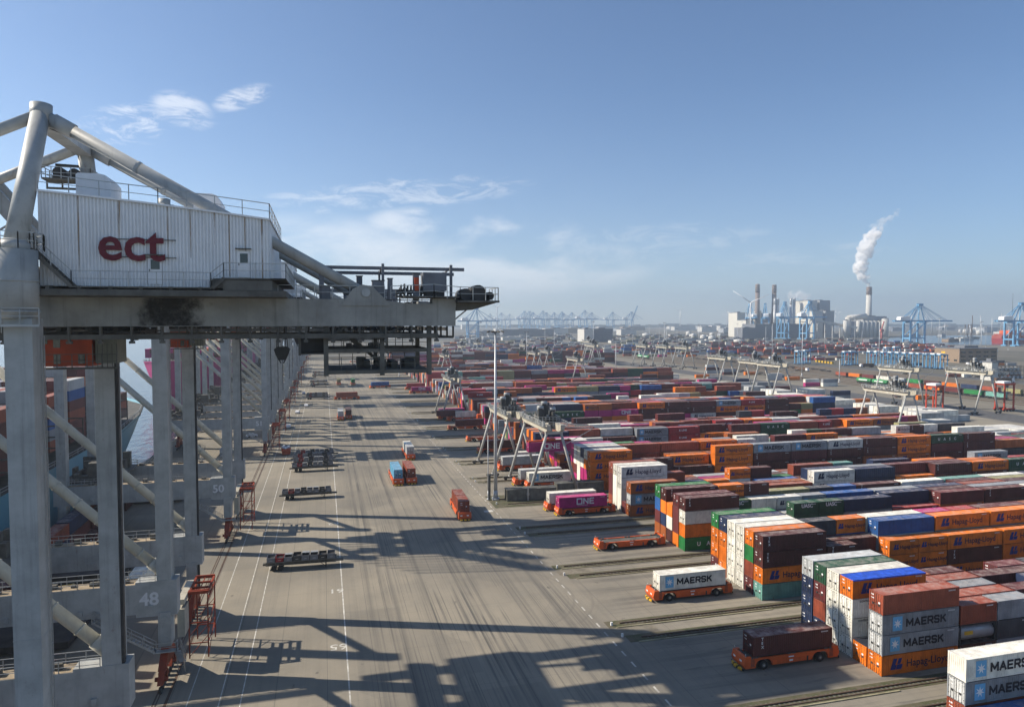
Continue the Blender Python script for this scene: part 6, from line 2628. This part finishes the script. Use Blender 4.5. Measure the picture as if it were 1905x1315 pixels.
CH_D = paint('brown_grey_chimney', (.23, .19, .17), .8)
chimney('left one of the two tall brown chimneys', 1408, 529, D, 8.0, CH_D, False)
chimney('right one of the two tall brown chimneys', 1439, 530, D, 8.0, CH_D, False)
for u in (1440.5, 1446, 1470.5, 1476.5):
    chimney({1440.5: 'left thin silver chimney beside the right brown one', 1446: 'thin silver chimney touching the one beside the brown chimney', 1470.5: 'left of the two thin silver chimneys before the boiler house', 1476.5: 'right of the two thin silver chimneys before the boiler house'}[u], u, 555, D - 30, 4.6, GALVM, False)
big, bp, bh = chimney('big white chimney with banded top and a steam plume', 1615, 534, D + 50, 9.5, PALE, True)
px_building('absorber_hall', 'round topped grey hall at the foot of the big white chimney', 1589, 1639, 589, D, PLANTG, 60)
p = AT(1614, D - 60)
r = thing('absorber_casing', 'pale duct wrapped round the hall under the big chimney', 'duct', (p.x, p.y, 0))
m = MB()
m.cyl((-52, 20, HZ(592, D)), (10, 20, HZ(588.5, D)), 8, 12)
m.cyl((-52, 20, 0), (-52, 20, HZ(590, D)), 8, 14)
for k in range(7):
    m.cyl((-36 + k * 14, -4, 0), (-36 + k * 14, -4, HZ(597, D)), 6.2, 12)
m.build('duct', PALE, r)
for (u, vt, d, w, lab) in ((1573, 596, 2000, 9, 'pale silo left of the big chimney'), (1646, 593, 2080, 12, 'grey silo right of the big chimney')):
    p = AT(u, d)
    r = thing('silo', lab, 'silo', (p.x, p.y, 0))
    rr = w / 2 / FPX * d
    m = MB()
    m.cyl((0, 0, 0), (0, 0, HZ(vt, d)), rr, 20)
    m.build('silo_shell', PALE, r)
    m = MB()
    m.cyl((0, 0, HZ(vt, d)), (0, 0, HZ(vt, d) + 3), rr * 1.02, 20, 0, rr * .3)
    m.build('roof', SLATE, r)
# conveyor
p = AT(1540, 2000)
r = thing('conveyor', 'long sloping conveyor bridge between the boiler house and silo', 'conveyor', (p.x, p.y, 0))
m = MB()
m.bar((-60, 0, 52), (95, 0, 28), 6)
for k in range(7):
    x = -60 + k * 25
    m.bar((x, 0, 0), (x, 0, 52 - (x + 60) * .155), 2)
m.build('bridge', PALE, r)


# steam: many soft puffs in one volume-like shell
def plume(name, label, pts, mat, seed, n=90):
    rp = random.Random(seed)
    r = MB()
    import bmesh
    bm = bmesh.new()
    bmesh.ops.create_icosphere(bm, subdivisions=2, radius=1.0)
    base = [v.co.copy() for v in bm.verts]
    fc = [tuple(v.index for v in f.verts) for f in bm.faces]
    bm.free()
    from mathutils import noise as mn
    for k in range(n):
        t = (k + rp.random()) / n * (len(pts) - 1)
        i = min(int(t), len(pts) - 2)
        f = t - i
        a, b = pts[i], pts[i + 1]
        c = Vector(a[0]).lerp(Vector(b[0]), f)
        rad = a[1] + (b[1] - a[1]) * f
        off = Vector((rp.gauss(0, .5), rp.gauss(0, .5), rp.gauss(0, .4))) * rad
        rr = rad * rp.uniform(.35, .75)
        i0 = len(r.v)
        for co in base:
            q_ = c + off + co * rr * (1 + .32 * mn.noise(co * 1.7 + Vector((k * 3.1, 0, 0))) + .18 * mn.noise(co * 4.3 + Vector((0, k * 2.3, 0))))
            r.v.append(tuple(q_))
        for f_ in fc:
            r.f.append(tuple(i0 + x for x in f_))
            r.m.append(0)
            r.s.append(True)
    tmp = r.build('steam_tmp', mat)
    md = tmp.modifiers.new('remesh', 'REMESH')
    md.mode = 'VOXEL'
    md.voxel_size = 2.2
    md.use_smooth_shade = True
    for size, st in ((18, 9), (7, 5)):
        tx = bpy.data.textures.new('steam_clouds', 'CLOUDS')
        tx.noise_scale = size
        tx.noise_depth = 4
        dm = tmp.modifiers.new('displace', 'DISPLACE')
        dm.texture = tx
        dm.texture_coords = 'GLOBAL'
        dm.strength = st
        dm.mid_level = .5
    dg = bpy.context.evaluated_depsgraph_get()
    me = bpy.data.meshes.new_from_object(tmp.evaluated_get(dg))
    bpy.data.objects.remove(tmp)
    me.materials.clear()
    me.materials.append(mat)
    me.polygons.foreach_set('use_smooth', [True] * len(me.polygons))
    me.name = name
    o = put(name, me)
    tag(o, label, 'steam')
    return o


def steam_mat(name, dens):
    m = bpy.data.materials.new(name)
    m.use_nodes = True
    nt = m.node_tree
    nt.nodes.clear()
    out = nt.nodes.new('ShaderNodeOutputMaterial')
    pv = nt.nodes.new('ShaderNodeVolumePrincipled')
    pv.inputs['Color'].default_value = (.99, .99, .99, 1)
    pv.inputs['Anisotropy'].default_value = 0.0
    g = nt.nodes.new('ShaderNodeNewGeometry')
    n = tex(nt, g.outputs['Position'], 0.085, 5, .7)
    nt.links.new(vm(nt, 'MULTIPLY', ramp(nt, n, .40, .60), dens), pv.inputs['Density'])
    nt.links.new(pv.outputs[0], out.inputs['Volume'])
    m.cycles.volume_step_rate = 1.0
    return m


def pp(u, v, d):
    q_ = AT(u, d)
    return Vector((q_.x, q_.y, HZ(v, d)))


DD = D + 50
plume('steam_plume', 'white steam plume rising from the big chimney and bending right', [(pp(1615, 533, DD), 5), (pp(1609, 522, DD), 9), (pp(1600, 502, DD), 18), (pp(1597, 486, DD), 19), (pp(1605, 468, DD), 19), (pp(1614, 450, DD), 18), (pp(1626, 435, DD), 17)], steam_mat('dense_steam', .2), 4, 120)
plume('steam_wisp', 'torn wisps of steam above the plume of the big chimney', [(pp(1626, 434, DD), 22), (pp(1634, 424, DD), 20), (pp(1632, 414, DD), 14), (pp(1662, 405, DD), 10), (pp(1667, 396, DD), 11)], steam_mat('thin_steam', .03), 9, 40)
plume('steam_wisp', 'small low steam cloud above the thin silver chimneys', [(pp(1474, 553, D), 8), (pp(1480, 548, D), 18), (pp(1492, 552, D), 14), (pp(1500, 556, D), 10)], steam_mat('low_steam', .04), 12, 30)


def turbine(u, d, v_hub, label, blade=45):
    p = AT(u, d)
    h = HZ(v_hub, d)
    r = thing('wind_turbine', label, 'wind turbine', (p.x, p.y, 0), R(-35), 'wind turbines on the horizon')
    m = MB()
    m.cyl((0, 0, 0), (0, 0, h), 2.6, 14, 0, 1.5)
    m.build('tower', LETW, r)
    m = MB()
    m.box(-2, 2, -4, 5, h - 2, h + 2)
    m.build('nacelle', LETW, r)
    a0 = rf.uniform(0, 2)
    for k in range(3):
        a = a0 + k * 2 * math.pi / 3
        m = MB()
        m.cyl((0, -5, h), (blade * math.cos(a), -5, h + blade * math.sin(a)), 1.7, 8, 0, .4)
        m.build('blade', LETW, r)
    return r


turbine(1396, 2060, 563, 'white wind turbine beside the left brown chimney', 60)
for u, d, v in ((1547, 4800, 578), (1553, 5000, 579), (1560, 5300, 580), (1352, 5200, 584), (1265, 4200, 578), (1352, 4700, 580), (925, 3300, 572), (1390, 5400, 585)):
    turbine(u, d, v, 'faint wind turbine far off on the horizon', 42)


# ------------------------------------------------------------------ blue quay cranes of the other terminal
def blue_crane(label):
    r = thing('blue_quay_crane', label, 'container crane', (0, 0, 0), 0, 'blue quay cranes of the far terminal')
    for x in (0, 28):
        for s in (-1, 1):
            m = MB()
            m.box(x - 1.3, x + 1.3, s * 9 - 1.2, s * 9 + 1.2, 2, 47)
            m.box(x - 2, x + 2, s * 9 - 5, s * 9 + 5, .3, 2.4)
            m.build('leg', BLUE_C, r)
    m = MB()
    for s in (-1, 1):
        m.box(0, 28, s * 9 - .9, s * 9 + .9, 12, 14.2)
        m.bar((0, s * 9, 14), (28, s * 9, 44), 1.4)
    for x in (0, 28):
        m.box(x - 1.1, x + 1.1, -9, 9, 43, 46)
        m.box(x - 1.1, x + 1.1, -9, 9, 11.5, 14)
    m.build('portal_beam', BLUE_C, r)
    m = MB()
    for s in (-1, 1):
        m.box(-27, 88, s * 3 - .6, s * 3 + .6, 45.5, 48.5)
    for k in range(20):
        m.box(-26 + k * 5.9, -25.5 + k * 5.9, -3, 3, 46, 48)
    m.build('boom', BLUE_C, r)
    m = MB()
    top = Vector((24, 0, 80))
    for s in (-1, 1):
        m.bar((28, s * 7, 47), top + Vector((0, s * 1.5, 0)), 1.3)
        m.bar((4, s * 5, 48), top + Vector((-2, s * 1.5, 0)), 1.3)
        m.bar((14, s * 5, 48), top + Vector((0, s * 1.5, -6)), .8)
    m.box(20, 29, -3, 3, 78, 81)
    m.box(18, 31, -.8, .8, 81, 81.6)
    m.build('apex_frame', BLUE_C, r)
    m = MB()
    for s in (-1, 1):
        m.bar(top + Vector((0, s * 1.5, 0)), (-14, s * 3, 48), .9)
        m.bar(top + Vector((0, s * 1.5, 0)), (56, s * 3, 48), .6)
        m.bar(top + Vector((0, s * 1.5, 0)), (78, s * 3, 48), .6)
        m.bar(top + Vector((0, s * 1.5, -3)), (42, s * 3, 48), .5)
    m.build('stay', BLUE_C, r)
    m = MB()
    m.prism([(-17, 48.6), (1, 48.6), (1, 56.5), (-15, 55.2), (-17, 54)], 'y', -5.5, 5.5)
    m.build('machinery_house', WHITE, r)
    m = MB()
    m.box(34, 38, -2, 2, 41.5, 45)
    m.box(30, 40, -3, 3, 45, 45.5)
    m.build('operator_cab', WHITE, r)
    return r


BC = blue_crane('big blue quay crane by the water right of the big chimney')
BC.location = AT(1687, 1420)
BC.rotation_euler = (0, 0, R(-1))
BC.scale = (1.2, 1, 1)
index_children()
dup(BC, AT(1877, 1330), R(2), 'big blue quay crane cut off by the right edge')
for (u, d, a, lab) in ((1424, 2050, 60, 'blue quay crane in front of the thin silver chimneys'), (1452, 1900, 35, 'blue quay crane in the middle of the power station group'), (1494, 1850, 20, 'blue quay crane in front of the tall boiler house'), (1400, 2150, 75, 'leftmost blue quay crane before the power station')):
    dup(BC, AT(u, d), R(a), lab).scale = (1.15, 1.1, 1.22)
FB = [(905, 3150), (966, 2500), (975, 2450), (983, 2600), (1000, 2400), (1008, 2650), (1022, 2500), (1036, 2450), (1040, 2600), (1055, 2500), (1078, 2400), (1130, 2350), (1165, 2350), (925, 3000), (940, 2900), (1092, 2700), (870, 1900)]
for i, (u, d) in enumerate(FB):
    lab = 'hazy blue quay crane in the long line on the horizon'
    if i == 11: lab = 'hazy blue quay crane standing alone right of the line'
    if i == 12: lab = 'hazy blue quay crane with raised boom, right end of the line'
    if i == 16: lab = 'hazy crane right beside the end platform of the near crane'
    k_ = 1.0 if i == 16 else 1.6
    o = dup(BC, AT(u, d * k_), R(rf.uniform(-6, 8)), lab)
    o.scale = (rf.uniform(1.15, 1.32) if k_ > 1 else 1,) * 3
    if i == 12:
        for c in o.children:
            if c.name.startswith('boom'):
                m = MB()
                for s in (-1, 1):
                    m.bar((28, s * 3, 47), (52, s * 3, 108), 1.4, 3)
                    m.box(-27, 28, s * 3 - .6, s * 3 + .6, 45.5, 48.5)
                c.data = m.mesh('boom', [BLUE_C])

# ------------------------------------------------------------------ low buildings, tanks, woods along the horizon
for i, (u0, u1, vt, d, mat, lab) in enumerate(((858, 886, 604, 4200, PALE, 'pale long warehouse left, behind the end platform'), (1080, 1098, 612, 1600, PALE, 'pale end of the dark shed in the middle distance'), (1098, 1135, 612, 1620, SLATE, 'dark shed in the middle distance'),
                                               (930, 1030, 613, 2200, SLATE, 'long dark warehouse left of the middle'), (1010, 1055, 611, 2600, PALE, 'long white roofed hall behind the dark warehouse'), (1065, 1080, 609, 3000, PALE, 'small white hall beside the dark shed'),
                                               (1242, 1258, 607, 4300, PALE, 'left white block of the pair on the horizon'), (1262, 1279, 607, 4300, PALE, 'right white block of the pair on the horizon'), (1335, 1355, 606, 3600, PALE, 'white block left of the power station'), (1110, 1138, 608, 3200, PALE, 'pale hall behind the dark shed'),
                                               (1150, 1180, 613, 2400, PALE, 'low pale shed right of the dark shed'), (1300, 1330, 608, 3200, PALE, 'low pale hall with tanks in front'), (1372, 1400, 610, 1900, SLATE, 'dark low hall under the white power station block'))):
    px_building('warehouse', lab, u0, u1, vt, d, mat, 40, group=BG, cat='warehouse')
for k in range(60):
    u = rf.uniform(860, 1900)
    d = rf.uniform(2300, 5200) if k < 30 else rf.uniform(1250, 2300)
    w = rf.uniform(40, 130) if k < 30 else rf.uniform(14, 50)
    wm = rf.choice((PALE, SLATE, TAN, PLANTG))
    zone = 'under the line of hazy blue cranes' if u < 1100 else ('between the dark shed and the power station' if u < 1350 else ('around the foot of the power station' if u < 1570 else 'right of the big white chimney'))
    building('distant_building', {PALE: 'small pale', SLATE: 'small dark grey', TAN: 'small brown', PLANTG: 'small mid grey'}[wm] + ' low building in the haze ' + zone, u, d, w, 40 if k < 30 else 18, rf.uniform(8, 22) if k < 30 else rf.uniform(4, 9), wm, rf.choice((SLATE, PALE)), False, group=BG)
T0 = None
for k in range(30):
    u, d = (rf.uniform(1780, 1960), rf.uniform(2450, 3300)) if k < 22 else (rf.uniform(1200, 1380), rf.uniform(1500, 2300))
    p = AT(u, d)
    if T0 is None:
        T0 = thing('storage_tank', 'round white storage tank in the tank field on the horizon', 'storage tank', (p.x, p.y, 0), 0, 'round storage tanks on the horizon')
        m = MB()
        m.cyl((0, 0, 0), (0, 0, 16), 17, 20)
        m.build('tank_shell', PALE, T0)
        m = MB()
        m.cyl((0, 0, 16), (0, 0, 19), 17.2, 20, 0, 2)
        m.build('roof', WHITE, T0)
        index_children()
    else:
        o = dup(T0, (p.x, p.y, 0), 0)
        o.scale = (rf.uniform(.3, .7),) * 2 + (rf.uniform(.4, .8),)
for k in range(16):
    u, d = rf.uniform(1690, 1900), rf.uniform(2500, 3200)
    chimney('thin refinery stack on the hazy horizon at the right', u, rf.uniform(588, 600), d, 1.4, GALVM, False)['group' if False else 0] if False else None
    p = AT(u, d)
    r = thing('refinery_stack', 'thin refinery stack on the hazy horizon at the right', 'chimney', (p.x, p.y, 0), 0, 'refinery stacks')
    m = MB()
    h = rf.uniform(35, 75)
    m.cyl((0, 0, 0), (0, 0, h), 1.8, 8, 0, 1.2)
    m.cyl((0, 0, h * .6), (0, 0, h * .62), 3, 8)
    m.build('shaft', GALVM, r)
p = AT(1882, 2400)
r = thing('radio_mast', 'very tall thin mast on the horizon at the right edge', 'mast', (p.x, p.y, 0))
m = MB()
m.cyl((0, 0, 0), (0, 0, HZ(546, 2400)), 1.2, 8, 0, .5)
m.build('pole', DARK, r)
# barge with derricks in the far basin
p = AT(1803, 1900)
r = thing('work_barge', 'dark work barge with brown derricks on the far water', 'barge', (p.x, p.y, 0), R(12))
m = MB()
m.prism([(-34, .3), (30, .3), (36, 5), (-36, 5)], 'y', -8, 8)
m.build('hull', DARK, r)
m = MB()
for x in (-22, -8, 6):
    m.cyl((x, 0, 5), (x + 4, 0, 38), .9, 6)
    m.bar((x + 4, 0, 38), (x + 12, 0, 8), .6)
m.cyl((12, 0, 5), (12, 0, 62), 1.1, 8)
m.build('derrick', RUSTM, r)
p = AT(1640, 1700)
r = thing('red_dock_crane', 'red and white slewing crane right of the big chimney base', 'crane', (p.x, p.y, 0))
m = MB()
m.cyl((0, 0, 0), (0, 0, 22), 2.4, 10)
m.box(-4, 4, -3, 3, 22, 28)
m.bar((0, 0, 28), (6, 0, 46), 2.2)
m.bar((0, 0, 24), (4, 0, 40), 1.0)
m.build('crane_body', paint('faded_red', (.42, .12, .10), .6), r)
r = thing('red_ship', 'red ship with orange deckhouse behind the right blue crane', 'ship', AT(1893, 1520), R(5))
m = MB()
m.prism([(-60, 0), (55, 0), (64, 11), (-62, 11)], 'y', -12, 12)
m.build('hull', paint('red_hull', (.30, .03, .03), .5), r)
m = MB()
m.box(-40, -5, -11, 11, 11, 27)
m.build('deckhouse', ORANGE, r)
m = MB()
for k in range(4):
    m.box(-62 + k * 5, -58 + k * 5, -11, 11, 11, 17 + 3 * (k % 2))
m.box(0, 55, -11, 11, 11, 16)
m.build('cargo', paint('red_cargo', (.33, .06, .04), .6), r)
# far woods and dunes as one dim band
m = MB()
for (u0, u1, d, h) in ((200, 620, 3000, 18), (600, 1500, 5600, 22), (1200, 2100, 6600, 26), (-200, 500, 4200, 25)):
    n = 70
    for k in range(n):
        a, b = AT(u0 + (u1 - u0) * k / n, d), AT(u0 + (u1 - u0) * (k + 1) / n, d)
        hh = h * rf.uniform(.5, 1.1)
        nrm = (a - Vector((0, 0, 0))).normalized() * 60
        m.hexa([a, b, b + nrm, a + nrm, a + Vector((0, 0, hh)), b + Vector((0, 0, hh * .95)), b + nrm + Vector((0, 0, hh)), a + nrm + Vector((0, 0, hh))])
structure('far_hills', m, paint('far_wood', (.06, .07, .04), .95))

# ------------------------------------------------------------------ all the remaining small containers as one object
mats, idx = [], {}
for kx in PAL:
    idx[kx] = len(mats)
    c = PAL[kx][0]
    mats += [paint('stacked_' + PAL[kx][1].replace(' ', '_') + '_' + kx, c, .55, var=.2, scale=.12, streak=.2, rust=.2), paint('stack_roof_' + PAL[kx][1].replace(' ', '_') + '_' + kx, c, .65, var=.2, scale=.12, streak=0, rust=.4, dust=.55)]
m = MB()
for (x, y, z, L, H, c, along_y) in STUFF:
    hx, hy = (1.219, L / 2) if along_y else (L / 2, 1.219)
    i0 = idx[c]
    nf = len(m.m)
    m.box(x - hx, x + hx, y - hy, y + hy, z, z + H, i0)
    m.m[nf + 1] = i0 + 1
o = m.build('stacked_containers', mats)
tag(o, 'the many small stacked containers farther off in the yards and on the ships', 'containers', kind='stuff')
print('containers single', n_ind, 'stuff', len(STUFF))
